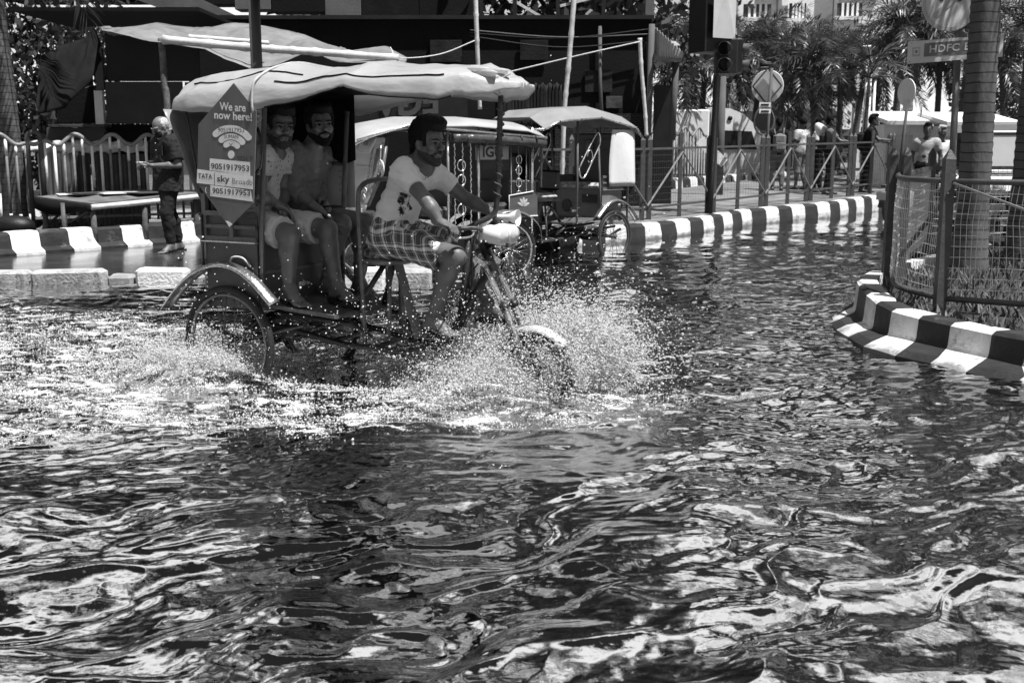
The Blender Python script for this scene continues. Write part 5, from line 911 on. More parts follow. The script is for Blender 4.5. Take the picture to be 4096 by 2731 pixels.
def cart_base(t, wb=1.908, fr=.25, fz=.113, ns=32, rim=M_STEEL, fen=M_CHROME, body=M_BODY, frame=M_BODYL):
    for y in (-.45, .45):
        wheel(t, (0, y, .212), .355, ns, rim=rim); fender(t, [(-.535, .402), (-.432, .512), (-.297, .622), (-.159, .688), (-.023, .717), (.117, .699), (.239, .633), (.328, .559), (.398, .493)], y, m=fen)
        s_ = 1 if y > 0 else -1
        sp = obj('spring', coil((-.20, y*.84, .42), (-.17, y*.84, .66), .032, 8, .008), M_IRON, t); obj('spring', coil((.10, y*.80, .24), (.10, y*.80, .42), .032, 6, .008), M_IRON, t)
        obj('swing_arm', MB().tube([(.45, y*.6, .33), (0, y*.8, .212), (-.25, y*.8, .30)], .018, 6), M_IRON, t)
        # box side: recessed sheet, framed opening above
        yy = y*.93; obj('side_sheet', MB().box((.03, yy, .64), (.41, .014, .42)), body, t)
        obj('side_post', MB().box((-.175, yy, .98), (.032, .03, .30)), frame, t); obj('side_post', MB().tube([(.245, yy-.012*s_, .44), (.255, yy-.012*s_, .85), (.318, yy-.012*s_, 1.64)], .016, 6), frame, t)
        for z, h_ in ((.855, .030), (.93, .022), (1.01, .03)): obj('side_rail', MB().box((.035, yy+.006*s_, z), (.40, .026, h_)), frame, t)
        obj('side_infill', MB().box((.035, yy-.008*s_, .93), (.40, .008, .15)), body, t); obj('bolt_plate', MB().box((.05, yy+.022*s_, .93), (.03, .006, .12)), frame, t); obj('lip', MB().box((.03, yy+.022*s_, .838), (.43, .03, .008)), M_STEEL, t)
    obj('axle', MB().cyl((0, -.45, .212), (0, .45, .212), .022, n=8).cyl((0, -.1, .212), (0, .1, .212), .075, n=12), M_IRON, t)
    obj('motor', MB().tube([(.08, -.30, .30), (.08, -.05, .32)], .055, 12), M_IRON, t)
    obj('seat_box', MB().box((.235, 0, .64), (.014, .80, .40)), body, t); obj('seat_back_sheet', MB().box((-.18, 0, .80), (.014, .80, .72)), body, t)
    obj('box_rail', MB().box((.245, 0, .845), (.03, .80, .03)), frame, t); obj('box_rail', MB().box((.245, 0, .655), (.012, .80, .018)), frame, t); obj('latch', MB().box((.252, -.03, .55), (.02, .09, .03)).cyl((.252, .02, .55), (.275, .02, .55), .012, n=8), M_STEEL, t)
    fb = MB(); fb.add([(.22, -.42, .475), (.78, -.40, .430), (.84, -.10, .425), (.84, .10, .425), (.78, .40, .430), (.22, .42, .475)]+[(.22, -.42, .455), (.78, -.40, .410), (.84, -.10, .405), (.84, .10, .405), (.78, .40, .410), (.22, .42, .455)], [(0, 1, 2, 3, 4, 5), (11, 10, 9, 8, 7, 6)]+[(i, i+6, (i+1) % 6+6, (i+1) % 6) for i in range(6)])
    obj('footboard', fb, mat('worn_footboard', .10, .6, .3, .6, 6, .4, 30, dirt=.45, dv=.03), t)
    # chassis
    for s_ in (-1, 1):
        obj('chassis_rail', MB().tube([(-.25, .26*s_, .33), (.3, .26*s_, .30), (.75, .24*s_, .225), (1.15, .15*s_, .20), (1.36, .04*s_, .30)], .019, 8), M_IRON, t); obj('chassis_rail', MB().tube([(.25, .30*s_, .40), (.8, .26*s_, .36), (.92, .22*s_, .28)], .016, 6), M_IRON, t)
    for x, w_ in ((.35, .5), (.6, .5), (.92, .42), (1.14, .28)): obj('cross_member', MB().cyl((x, -w_/2, .25-.03*x), (x, w_/2, .25-.03*x), .014, n=6), M_IRON, t)
    # driver's seat
    obj('seat_stem', MB().beam((.97, 0, .715), (1.114, 0, .26), .05, .035, (1, 0, 0)), M_BODYL, t)
    for s_ in (-1, 1): obj('seat_stay', MB().cyl((.91, .05*s_, .715), (.74, .16*s_, .40), .017, n=8), M_IRON, t)
    obj('seat_post', MB().cyl((.945, -.05, .70), (.95, -.09, .25), .014, n=8), frame, t); obj('seat_post', MB().cyl((.945, .05, .70), (.95, .09, .25), .014, n=8), frame, t)
    obj('down_tube', MB().tube([(1.60, 0, .70), (1.43, 0, .42), (1.30, 0, .27)], .024, 8), M_IRON, t); obj('gusset', MB().prism([(1.32, .30), (1.44, .36), (1.585, .66), (1.54, .62)], (0, 0, 0), (1, 0, 0), (0, 0, 1), .03), M_IRON, t)
    obj('brace_tube', MB().tube([(1.47, 0, .93), (1.44, 0, .60), (1.40, 0, .38)], .020, 8), M_IRON, t)
    # front end
    fw_ = wheel(t, (wb, 0, fz), fr, 24, .03, rim=rim); dx = wb-1.908
    for s_ in (-1, 1):
        obj('fork_leg', MB().tube([(1.575+dx, .062*s_, .80), (1.74+dx, .062*s_, .50)], .017, 10), M_CHROME, t); obj('fork_leg', MB().tube([(1.735+dx, .062*s_, .51), (wb-.01, .062*s_, fz+.02)], .023, 10), mat('pitted_fork', .09, .45, .5, .8, 30, .4, 60, metal=.3), t)
        obj('fork_seal', MB().cyl((1.73+dx, .062*s_, .52), (1.745+dx, .062*s_, .493), .028, n=10), M_IRON, t); obj('fork_bolt', MB().cyl((1.56+dx, .062*s_, .83), (1.575+dx, .062*s_, .80), .014, n=8), M_IRON, t)
    obj('fork_clamp', MB().box((1.60+dx, 0, .76), (.07, .19, .028), R=np.array(Matrix.Rotation(.5, 3, 'Y'))), M_CHROME, t); obj('steering_head', MB().cyl((1.56+dx, 0, .86), (1.64+dx, 0, .70), .028, n=10), M_IRON, t)
    fender(t, [(wb+(fr+.035)*math.cos(a), fz+(fr+.035)*math.sin(a)) for a in np.linspace(2.75, .75, 9)], 0, .10, mat('splashed_fender', .42, .4, .4, .3, 8, .2, dirt=.35, dv=.12))
    bar = curve([(1.50+dx, -.29, .945), (1.53+dx, -.20, .955), (1.61+dx, -.11, .95), (1.60+dx, -.04, .88), (1.59+dx, .04, .88), (1.61+dx, .11, .96), (1.54+dx, .20, .985), (1.52+dx, .29, .985)], 36)
    hb = obj('handlebar', MB().tube(bar, .0125, 8), M_IRON, t)
    for s_, z in ((-1, .945), (1, .985)):
        obj('grip', MB().tube([(1.535+dx, .21*s_, z+.008*(s_ < 0)), (1.495+dx, .325*s_, z)], .018, 10), M_RUBB, hb); obj('brake_lever', MB().tube(curve([(1.60+dx, .16*s_, z-.01), (1.615+dx, .23*s_, z-.03), (1.58+dx, .31*s_, z-.035)], 8), .006, 6), M_STEEL, hb)
    obj('cables', MB().tube(curve([(1.58+dx, -.12, .93), (1.52+dx, -.05, .80), (1.50+dx, -.02, .62), (1.44+dx, .0, .50)], 16), .005, 5), M_RUBB, t); obj('cables', MB().tube(curve([(1.58+dx, .1, .94), (1.55+dx, .03, .78), (1.46+dx, .02, .66), (1.48+dx, .0, .55)], 16), .005, 5), M_RUBB, t)
cart = thing('cycle_rickshaw', 'passenger cycle rickshaw with plastic canopy ploughing through the flood water', 'rickshaw', CART.o, CART.rz); L = CART.L
cart_base(cart, rim=mat('grimy_rim', .16, .35, .5, .4, 10, .2, metal=.6))
m_seat = mat('patterned_vinyl', .06, .4, .5, .3, 5, .1); n, bs = nodes_of(m_seat); ck = n.nodes.new('ShaderNodeTexChecker'); ck.inputs['Scale'].default_value = 26; ck.inputs[1].default_value = (.03,)*3+(1,); ck.inputs[2].default_value = (.20,)*3+(1,); tc = n.nodes.new('ShaderNodeTexCoord'); mp = n.nodes.new('ShaderNodeMapping'); mp.inputs['Rotation'].default_value = (.3, .2, .6); n.links.new(tc.outputs['Object'], mp.inputs[0]); n.links.new(mp.outputs[0], ck.inputs[0]); n.links.new(ck.outputs[0], bs.inputs['Base Color'])
obj('driver_seat', MB().ell((.875, 0, .775), (.165, .165, .062), n=24, m=12), m_seat, cart); obj('seat_pan', MB().lathe([(0, .712), (.165, .712), (.172, .735), (.165, .745), (0, .745)], (.875, 0, 0), n=24), M_BODYL, cart)
obj('seat_hoop', MB().tube(curve([(.855, -.20, .24), (.848, -.205, .50), (.846, -.21, .76), (.836, -.21, 1.10), (.85, -.185, 1.185), (.87, -.10, 1.215), (.875, 0, 1.22), (.87, .10, 1.215), (.85, .185, 1.185), (.836, .21, 1.10), (.846, .21, .76), (.85, .20, .30)], 66), .0145, 8), mat('chipped_grey_tube', .10, .4, .5, .5, 14, .2, dirt=.3, dv=.03), cart)
obj('passenger_cushion', MB().box((.03, 0, .86), (.44, .80, .09), bev=.035), mat('dark_vinyl', .03, .35, .5, .3, 4, .2), cart); obj('passenger_backrest', MB().box((-.16, 0, 1.12), (.08, .78, .42), bev=.03), mat('dark_vinyl', .03), cart)
# headlamps and horn
for y in (-.062, .062): lm = obj('headlamp', MB().lathe([(0, -.10), (.035, -.10), (.052, -.06), (.056, .03), (.050, .04)], (1.70, y, .915), (1, 0, -.1), 18), M_WHITE, cart); obj('lens', MB().lathe([(.05, 0), (.04, .012), (0, .02)], (1.74, y, .911), (1, 0, -.1), 18), mat('lamp_glass', .5, .08, .7, .1, 8, 0), lm)
obj('lamp_bracket', MB().tube([(1.60, 0, .84), (1.68, 0, .875)], .012, 6), M_IRON, cart)
obj('horn', MB().lathe([(.015, -.1), (.02, -.03), (.05, .03)], (1.66, .20, 1.0), (1, .1, 0), 16), M_WHITE, cart)
# front canopy pole bound with cord
pole = curve([(1.652, .06, 1.70), (1.64, .06, 1.39), (1.626, .06, 1.11), (1.605, .05, 1.025), (1.52, .0, .972), (1.45, -.02, .93)], 30)
fp = obj('canopy_pole', MB().tube(pole, .017, 8), M_IRON, cart)
sp_ = np.array([np.array([1.654-.028*u, .06, 1.66-.56*u])+.021*np.array([math.cos(u*60), math.sin(u*60), 0]) for u in np.linspace(0, 1, 130)]); obj('cord_binding', MB().tube(sp_, .005, 5), mat('dark_cord', .09, .8, .2), fp)
# plastic canopy over dark lining
sx = [-.50, -.40, -.22, 0, .33, .62, .97, 1.25, 1.5, 1.68, 1.78, 1.86]; sw = [.30, .43, .485, .50, .50, .50, .50, .47, .40, .27, .17, .08]; ct = [1.72, 1.84, 1.895, 1.915, 1.905, 1.892, 1.885, 1.90, 1.87, 1.825, 1.79, 1.765]; cs = [1.66, 1.70, 1.735, 1.765, 1.78, 1.775, 1.79, 1.80, 1.795, 1.785, 1.765, 1.75]; ce = [1.60, 1.605, 1.615, 1.60, 1.612, 1.66, 1.722, 1.690, 1.672, 1.675, 1.70, 1.72]
V = []; rgc = random.Random(4)
for x in np.linspace(-.50, 1.86, 110):
    wv, a_, b_, c_ = [np.interp(x, sx, q) for q in (sw, ct, cs, ce)]; row = []
    ys_ = [-1.03, -1.02, -1.01, -.99, -.95, -.88, -.75, -.55, -.3, 0, .3, .55, .75, .88, .95, .99, 1.01, 1.02, 1.03]; nz = len(ys_)
    for j, k in enumerate(ys_):
        if abs(k) > .94: f_ = [1.03, 1.02, 1.01, .99, .95].index(abs(k)) if abs(k) in (1.03, 1.02, 1.01, .99, .95) else 4; z = c_+(b_-c_)*(f_/4.)
        else: z = b_+(a_-b_)*(1-(abs(k)/.95)**2.2)
        y = k*wv
        wr = .016*noise2(x*2.2, k*3.5+.8*x, 3)+.016*(1-2*abs(noise2(x*1.1+k*1.5, k*7, 5)))+.006*noise2(x*9, k*3, 7)+.014*math.exp(-((x-.34)/.05)**2)*-1*(abs(k) > .6)+.02*noise2(x*12, k*14, 8)*math.exp(-((x-1.70)/.16)**2)
        rib = min(abs(x-q) for q in (-.38, .33, .97, 1.62)); sag = -.022*min(1, rib/.28)*(1 if abs(k) < .8 else .4); row.append((x, y*(1+.05*noise2(x*3, k*2, 9)), z+wr+sag+.014*max(0, 1-rib/.10)))
    V.append(row)
cn = obj('canopy', MB().grid(V, .0025), M_TAR, cart)
for jj, (xa_, xb_) in ((4, (.45, 1.55)), (6, (-.3, .6)), (0, (.40, .96)), (0, (1.0, 1.6))): obj('seam', MB().tube([np.array(V[i_][jj])+[0, -.002, .004 if jj else 0] for i_ in range(110) if xa_ < V[i_][0][0] < xb_], .0045, 4), M_TARPD, cn)
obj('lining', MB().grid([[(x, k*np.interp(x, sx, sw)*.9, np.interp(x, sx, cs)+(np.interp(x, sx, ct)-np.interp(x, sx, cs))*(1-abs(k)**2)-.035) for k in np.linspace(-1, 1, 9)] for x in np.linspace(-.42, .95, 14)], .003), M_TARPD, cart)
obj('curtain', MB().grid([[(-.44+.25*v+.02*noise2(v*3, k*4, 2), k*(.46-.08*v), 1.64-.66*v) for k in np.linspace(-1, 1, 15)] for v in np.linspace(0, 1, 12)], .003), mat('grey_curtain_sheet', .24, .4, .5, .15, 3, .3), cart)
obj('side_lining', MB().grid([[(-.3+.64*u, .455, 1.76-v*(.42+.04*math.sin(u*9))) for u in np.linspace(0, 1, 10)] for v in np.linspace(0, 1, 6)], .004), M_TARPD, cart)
# crumpled bunch and cords at the canopy front
bm_ = MB()
for i in range(9): a0 = np.array([1.62+rgc.uniform(-.03, .1), -.12+rgc.uniform(-.1, .1), 1.80+rgc.uniform(-.03, .03)]); bm_.ell(a0, (.075*rgc.uniform(.6, 1.2), .035, .018), np.array(Matrix.Rotation(rgc.uniform(-.7, .7), 3, 'Z')@Matrix.Rotation(rgc.uniform(-.5, .5), 3, 'X')), 8, 6)
obj('crumpled_knot', bm_, M_TAR, cart)
obj('tie_cord', MB().tube(curve([(.34, .2, 1.90), (.335, -.1, 1.915), (.33, -.33, 1.87), (.325, -.475, 1.80), (.325, -.512, 1.74), (.325, -.520, 1.62), (.32, -.47, 1.585)], 40), .008, 6), mat('grey_cord', .38, .8, .2), cart)
kn = [np.array([.32, -.485, 1.585])+.030*np.array([math.cos(t*5.1)*math.cos(t), math.sin(t*3.7)*.6, math.sin(t)]) for t in np.linspace(0, 12.5, 90)]; obj('cord_knot', MB().tube(kn, .0065, 5), mat('grey_cord', .38), cart)
obj('tie_cord', MB().tube(curve([(1.80, -.1, 1.81), (1.69, -.12, 1.74), (1.655, .04, 1.70), (1.62, .1, 1.78), (1.70, .2, 1.80)], 20), .006, 5), mat('grey_cord', .38), cart)
obj('strut', MB().tube([(-.24, -.47, 1.62), (-.19, -.42, 1.05)], .008, 6), M_IRON, cart); obj('strut', MB().tube([(-.185, -.44, 1.0), (-.19, -.44, .68)], .008, 6), M_IRON, cart)
obj('bent_rod', MB().tube(curve([(.30, -.455, 1.52), (.345, -.47, 1.42), (.33, -.47, 1.30), (.27, -.46, 1.25)], 14), .010, 6), M_IRON, cart)
obj('side_bar', MB().tube([(.26, .43, 1.30), (-.15, .43, 1.30)], .012, 6), M_IRON, cart)
# small rope handle and lettering on the box side
obj('rope_handle', MB().tube(curve([(.02, -.435, .70), (.06, -.45, .745), (.14, -.45, .745), (.19, -.435, .69)], 16), .007, 6), M_ROPE, cart)
# far side advertising sheet
obj('advert_sheet', MB().box((.12, .50, 1.32), (.36, .006, .62)), M_SIGN, cart); mb = MB(); put_text(mb, 'TATA SKY', (.2, .495, 1.32), (0, 0, 1), (1, 0, 0), .07, .01); obj('lettering', mb, mat('sign_pale_grey', .42), cart)
# ---- hexagonal advertising board tied to the near side
ab = thing('advert_board', 'hexagonal advertising board with phone numbers tied to the rickshaw side', 'sign board', CART.w((.1, -.5, .95)), CART.rz); YA = -.515
pg = np.array([L(*q, YA)[[0, 2]] for q in [(234, 83), (256.6, 111), (253.7, 203), (230, 226.7), (197.6, 182.7), (198.9, 124)]])
o0 = np.array([.1, -.5, .95]); ax, ay = np.array([1., 0, 0]), np.array([0, 0, 1.]); M_ADV = mat('advert_grey', .11, .45, .4, .25, 7, .1, stretch=(1, 1, .25), dirt=.3, dv=.17); M_LET = mat('advert_white', .74, .5, .4, .10, 9, 0, dirt=.22, dv=.35)
obj('board', MB().prism(pg-np.array([.1, .95]), (0, YA+.5, 0), ax, ay, .008), M_ADV, ab)
def sp2(px, py, d=.0): q = L(px, py, YA); return np.array([q[0]-.1, YA+.5-.0045-d, q[2]-.95])
zz1 = lambda x, y: (162.5+x*.12755, 50+y*.12755)
def ad_text(s, x, y, hgt, wpx, m, d=.002, bold=0., rot=.065, name='lettering'):
    a_ = sp2(*zz1(x-wpx/2, y-wpx/2*rot), d); b_ = sp2(*zz1(x+wpx/2, y+wpx/2*rot), d); c_ = (a_+b_)/2; ux = unit(b_-a_); h_ = abs(sp2(*zz1(x, y-hgt/2))[2]-sp2(*zz1(x, y+hgt/2))[2]); mb = MB(); put_text(mb, s, c_, ux, unit(np.cross(np.cross(ux, [0, 0, 1.]), ux)), h_, bold, maxw=np.linalg.norm(b_-a_)); return obj(name, mb, m, ab)
def ad_poly(pts, m, d=.001, name='sticker'):
    v = [sp2(*zz1(*p), d) for p in pts]; w_ = [q+np.array([0, .0008, 0]) for q in v]; n_ = len(v); return obj(name, MB().add(v+w_, [tuple(range(n_)), tuple(range(2*n_-1, n_-1, -1))]+[(i, n_+i, n_+(i+1) % n_, (i+1) % n_) for i in range(n_)]), m, ab)
ad_text('We are', 557, 448, 62, 205, M_LET, bold=.02); ad_text('now here!', 560, 518, 62, 295, M_LET, bold=.02)
def arc_band(cx, cy, r0, r1, a0=-2.35, a1=-.70, n_=18):
    o = [(cx+r1*math.cos(t), cy+r1*math.sin(t)+.06*r1*math.cos(t)) for t in np.linspace(a0, a1, n_)]; mid = (r0+r1)/2; wd = (r1-r0)/2
    c1 = (cx+mid*math.cos(a1), cy+mid*math.sin(a1)+.06*mid*math.cos(a1)); c0 = (cx+mid*math.cos(a0), cy+mid*math.sin(a0)+.06*mid*math.cos(a0))
    o += [(c1[0]+wd*math.cos(t), c1[1]+wd*math.sin(t)) for t in np.linspace(a1, a1+math.pi, 7)[1:-1]]
    o += [(cx+r0*math.cos(t), cy+r0*math.sin(t)+.06*r0*math.cos(t)) for t in np.linspace(a1, a0, n_)]; o += [(c0[0]+wd*math.cos(t), c0[1]+wd*math.sin(t)) for t in np.linspace(a0+math.pi, a0+2*math.pi, 7)[1:-1]]; return o
for r0, r1 in ((148, 200), (88, 135), (38, 82)): ad_poly(arc_band(545, 788, r0, r1), M_LET, name='wifi_arc')
ad_poly([(543+26*math.cos(t), 818+32*math.sin(t)) for t in np.linspace(0, 2*math.pi, 20, endpoint=False)], M_LET, name='wifi_dot')
M_INK = mat('dark_ink', .05, .6, .3); M_DK = mat('print_dark', .08, .6, .3)
ad_text('9051917953', 545, 628, 34, 205, M_INK, .003, rot=.0); ad_text('SUMAN', 545, 680, 30, 110, M_INK, .003, rot=.02); ad_text('V', 542, 742, 26, 30, M_INK, .003); ad_text('9051 9', 650, 850, 40, 120, M_INK, .002, rot=0)
ad_poly([(376, 848), (690, 878), (692, 985), (374, 940)], M_LET); ad_text('9051917953', 537, 920, 44, 300, M_DK, bold=.025, rot=.07)
ad_poly([(278, 932), (712, 988), (713, 1090), (273, 1040)], M_LET); ad_text('TATA', 340, 990, 40, 112, M_DK, bold=.02, rot=.06); ad_text('|', 413, 1002, 80, 4, M_DK); ad_text('sky', 480, 1010, 50, 98, M_DK, bold=.02); ad_text('Broadb', 630, 1033, 44, 158, mat('sign_grey', .16), rot=.07)
ad_poly([(380, 1055), (693, 1100), (712, 1186), (378, 1142)], M_LET); ad_text('9051917953', 545, 1112, 42, 300, M_DK, bold=.025, rot=.07); ad_text('(', 345, 1092, 34, 14, M_LET, bold=.03); ad_text('1', 393, 1100, 44, 14, M_LET, bold=.02)
ad_poly([(497, 1335), (530, 1385), (552, 1362), (520, 1340)], M_LET, name='chipped_tip')
# ---- plain rickshaw parked by the far kerb
CF = Frame((1.046, 15.11, 0), math.radians(-133.8)); cc = thing('cycle_rickshaw', 'parked empty cycle rickshaw with hard roof and a white sheet on one side', 'rickshaw', CF.o, CF.rz)
cart_base(cc, 1.75, .27, .13, 32, mat('dull_rim', .10, .4, .5, .2, 8, 0, metal=.5), M_CHROME, mat('parked_body_paint', .16, .45, .5, .25, 5, .15, dirt=.15, dv=.06))
m_fl = mat('floral_vinyl', .35, .5, .4, .8, 14, .1, 30)
obj('passenger_cushion', MB().box((.03, 0, .875), (.46, .80, .11), bev=.04), m_fl, cc); obj('passenger_backrest', MB().box((-.17, 0, 1.25), (.06, .80, .66), bev=.02), mat('dark_vinyl', .03), cc); obj('driver_seat', MB().box((.98, 0, .77), (.36, .34, .09), bev=.04), m_fl, cc); obj('driver_backrest', MB().box((.80, 0, .97), (.07, .36, .26), bev=.035), mat('dark_vinyl', .03), cc)
obj('seat_frame', MB().tube([(.80, -.16, .72), (1.16, -.16, .72), (1.16, .16, .72), (.80, .16, .72)], .013, 6, closed=True), M_IRON, cc)
rx = [(-.42, 1.68), (-.30, 1.80), (.45, 1.92), (1.25, 1.86), (1.52, 1.76)]; V = [[(x, k*.56, z-.14*max(0, abs(k)-.55)/.45*(1 if abs(k) > .55 else 0)) for k in (-1, -.8, -.55, -.2, .2, .55, .8, 1)] for x, z in rx]
obj('roof', MB().grid(V, .012, False), mat('roof_rexine', .22, .45, .4, .15, 4, .15), cc)
edge_ = [(rx[i][0], .565, rx[i][1]-.15) for i in range(5)]; obj('roof_trim', MB().tube(edge_, .014, 6), M_STEEL, cc); obj('roof_trim', MB().tube([(1.525, -.56, 1.61), (1.525, .56, 1.61)], .014, 6), M_STEEL, cc)
for i in range(9): u = i/8; q = np.array([np.interp(u*4, range(5), [e[k] for e in edge_]) for k in range(3)]); obj('rivet', MB().ell(q+[0, .012, 0], (.012, .008, .012), n=6, m=4), M_IRON, cc)
for x, y, z in ((.75, .43, 1.72), (.75, -.43, 1.72), (1.35, .35, 1.66), (1.35, -.35, 1.66), (-.30, .43, 1.62)): obj('roof_post', MB().cyl((x, y, .42 if x < 1 else .9), (x, y, z), .015, n=8), M_BODYL, cc)
for y in (-.43, .43): obj('scroll_rail', MB().tube(curve([(.72, y, 1.12), (.55, y, 1.35), (.35, y, 1.58), (.30, y, 1.45), (.45, y, 1.22), (.6, y, 1.02), (.68, y, 1.02), (.72, y, 1.12)], 35), .011, 6), M_STEEL, cc); obj('scroll', MB().tube([(.50+.05*math.cos(t), y, 1.28+.08*math.sin(t)) for t in np.linspace(0, 5.5, 18)], .007, 5), M_STEEL, cc)
obj('hanging_sheet', MB().grid([[(-.34+.48*u+.02*math.sin(v*3), .50+.03*math.sin(u*3+v*2), 1.62-.74*v) for u in np.linspace(0, 1, 8)] for v in np.linspace(0, 1, 12)], .004), mat('white_sheet', .82, .5, .4, .05, 3, .1), cc)
obj('back_ornament', MB().lathe([(0, 0), (.05, 0), (.08, .01), (.085, .0), (.085, -.01)], (-.13, -.12, 1.42), (1, 0, 0), 20).tube([(-.125, -.1, 1.5), (-.125, .3, 1.5)], .006, 5).tube([(-.125, -.1, 1.36), (-.125, .3, 1.36)], .006, 5), M_SPK, cc)
obj('vent', MB().lathe([(0, .0), (.075, 0), (.085, .012), (.075, .014), (0, .012)], (.245, -.18, .62), (1, 0, 0), 20), M_IRON, cc); obj('drawer_opening', MB().box((.247, .22, .72), (.012, .26, .11)), M_IRON, cc)
mi_ = obj('mirror', MB().box((1.45, .16, 1.36), (.04, .15, .22), bev=.018, rz=.5), mat('ribbed_plastic', .02, .4, .5, .3, 40, .4), cc); obj('mirror_stalk', MB().tube([(1.40, .22, .95), (1.42, .17, 1.36)], .01, 6), M_IRON, cc)
# ================================================================ DECORATED E-RICKSHAW
BF = Frame((-.274, 13.0, 0), math.radians(-149.3)); eb = thing('electric_rickshaw', 'decorated electric rickshaw with windscreen parked behind the driver', 'rickshaw', BF.o, BF.rz)
M_EB = mat('erickshaw_paint', .10, .35, .5, .2, 5, .1); M_EBD = mat('erickshaw_dark', .02, .4, .5, .3, 5, .1)
for y in (-.47, .47): wheel(eb, (0, y, .235), .36, 26, .026, M_STEEL, spoke=M_STEEL); fender(eb, [(-.42, .30), (-.40, .48), (-.30, .60), (-.15, .68), (0, .70), (.15, .68), (.30, .60), (.40, .48), (.43, .34)], y, .16, mat('fender_dark_chrome', .35, .25, .5, .2, 6, .1, metal=.7))
wheel(eb, (1.62, 0, .18), .31, 20, .04, M_STEEL)
obj('floor', MB().box((.62, 0, .36), (2.0, .92, .06)), M_EBD, eb); obj('body_shell', MB().box((-.18, 0, .72), (.36, .96, .62), bev=.02), M_EBD, eb)
obj('bench', MB().box((.10, 0, .70), (.42, .90, .16), bev=.04), mat('dark_vinyl', .03), eb); obj('bench_back', MB().box((-.12, 0, 1.05), (.12, .90, .56), bev=.04), mat('dark_vinyl', .03), eb); obj('back_screen', MB().box((-.28, 0, 1.30), (.03, .94, .66)), M_EBD, eb)
obj('bench', MB().box((.86, 0, .68), (.36, .84, .14), bev=.04), mat('dark_vinyl', .03), eb); obj('cab_partition', MB().box((.72, 0, .98), (.04, .84, .46), bev=.01), M_EBD, eb)
V = []
for x, z in ((-.46, 1.56), (-.42, 1.63), (-.2, 1.69), (.5, 1.74), (1.2, 1.73), (1.6, 1.66), (1.86, 1.55), (1.90, 1.50)): V.append([(x, k*.56*(1 if x < 1.3 else 1-.12*(x-1.3)), z-.11*abs(k)**2.5) for k in np.linspace(-1, 1, 11)])
obj('roof', MB().grid(V, .015), mat('erickshaw_roof', .35, .35, .5, .12, 4, .1, dirt=.1, dv=.2), eb)
for y in (-.555, .555): obj('roof_trim', MB().tube([(-.45, y, 1.50), (1.3, y, 1.625), (1.86, y*.93, 1.47)], .016, 6), M_STEEL, eb)
obj('rolled_curtain', MB().tube(curve([(-.44, .52, 1.44), (-.1, .545, 1.46), (.4, .545, 1.49), (.75, .52, 1.50)], 20), .055, 10), mat('shiny_dark_vinyl', .06, .2, .6, .4, 8, .5, 20), eb)
for x in (-.3, -.1, .12, .35, .58): obj('strap', MB().tube([(x+.0, .53+.064*math.cos(t), 1.475+.064*math.sin(t)) for t in np.linspace(0, 2*math.pi, 14, endpoint=False)], .010, 5, closed=True), M_EBD, eb)
for x, y in ((-.30, .48), (-.30, -.48), (.40, .48), (.40, -.48), (.78, .48), (.78, -.48)): obj('pillar', MB().cyl((x, y, .42), (x, y, 1.62), .017, n=8), M_STEEL if y > 0 else M_EBD, eb)
# windscreen with frame and ornaments
wsb = [(1.72, -.46, .80), (1.72, .46, .80), (1.48, .44, 1.50), (1.48, -.44, 1.50)]
obj('windscreen', MB().add(wsb, [(0, 1, 2, 3)]), mat('windscreen_glass', .5, .05, .6, .1, 2, 0, trans=.35), eb); obj('windscreen_frame', MB().tube(curve(wsb+[wsb[0]], 8), .022, 8), M_EB, eb)
for y in (-.34, .34):
    for k in range(7): u = .08+.1*k; q = np.array([1.735-.24*u*1.0, y*(1-.03*k), .82+.7*u]); obj('garland_ring', MB().tube([q+np.array([.006, .028*math.cos(t), .028*math.sin(t)]) for t in np.linspace(0, 2*math.pi, 10, endpoint=False)], .007, 4, closed=True), M_WHITE, eb)
obj('cowl', MB().grid([[(1.76+.05*math.sin(v*3.1), k*(.48-.1*v), .80-.42*v) for k in np.linspace(-1, 1, 9)] for v in np.linspace(0, 1, 6)], .02), M_EB, eb); obj('trim_strip', MB().box((1.80, 0, .74), (.03, .92, .05), bev=.008), M_STEEL, eb)
for k in range(12): obj('trim_stud', MB().ell((1.82, -.41+.0745*k, .70), (.014, .02, .026), n=6, m=4), M_WHITE, eb)
hl = obj('headlamp', MB().lathe([(0, -.1), (.08, -.08), (.10, 0), (.09, .03), (0, .05)], (1.84, 0, .56), (1, 0, 0), 18), M_EBD, eb); obj('lens', MB().lathe([(.085, 0), (0, .03)], (1.87, 0, .56), (1, 0, 0), 18), mat('lamp_glass', .5), hl)
for s_ in (-1, 1): obj('fork_leg', MB().tube([(1.70, .08*s_, .62), (1.63, .08*s_, .20)], .024, 8), M_CHROME, eb)
def rosette(c, r, nsp=10): 
    m_ = MB(); c = np.asarray(c, float); m_.tube([c+r*np.array([0, math.cos(t), math.sin(t)]) for t in np.linspace(0, 2*math.pi, 20, endpoint=False)], .008, 5, closed=True)
    for i in range(nsp): t = i*2*math.pi/nsp; m_.cyl(c, c+r*np.array([0, math.cos(t), math.sin(t)]), .007, n=4)
    return m_.ell(c, (.012, .022, .022), n=8, m=5)
for y in (-.52, .56): obj('wheel_ornament', rosette((1.62, y, 1.18), .085, 12), M_WHITE, eb)
obj('mirror_arm', MB().tube(curve([(1.55, .46, 1.44), (1.60, .54, 1.40), (1.62, .56, 1.27)], 10), .009, 5), M_STEEL, eb); obj('visor_plate', MB().box((1.66, .30, 1.42), (.02, .34, .16), R=np.array(Matrix.Rotation(-.5, 3, 'Y'))), M_WHITE, eb)
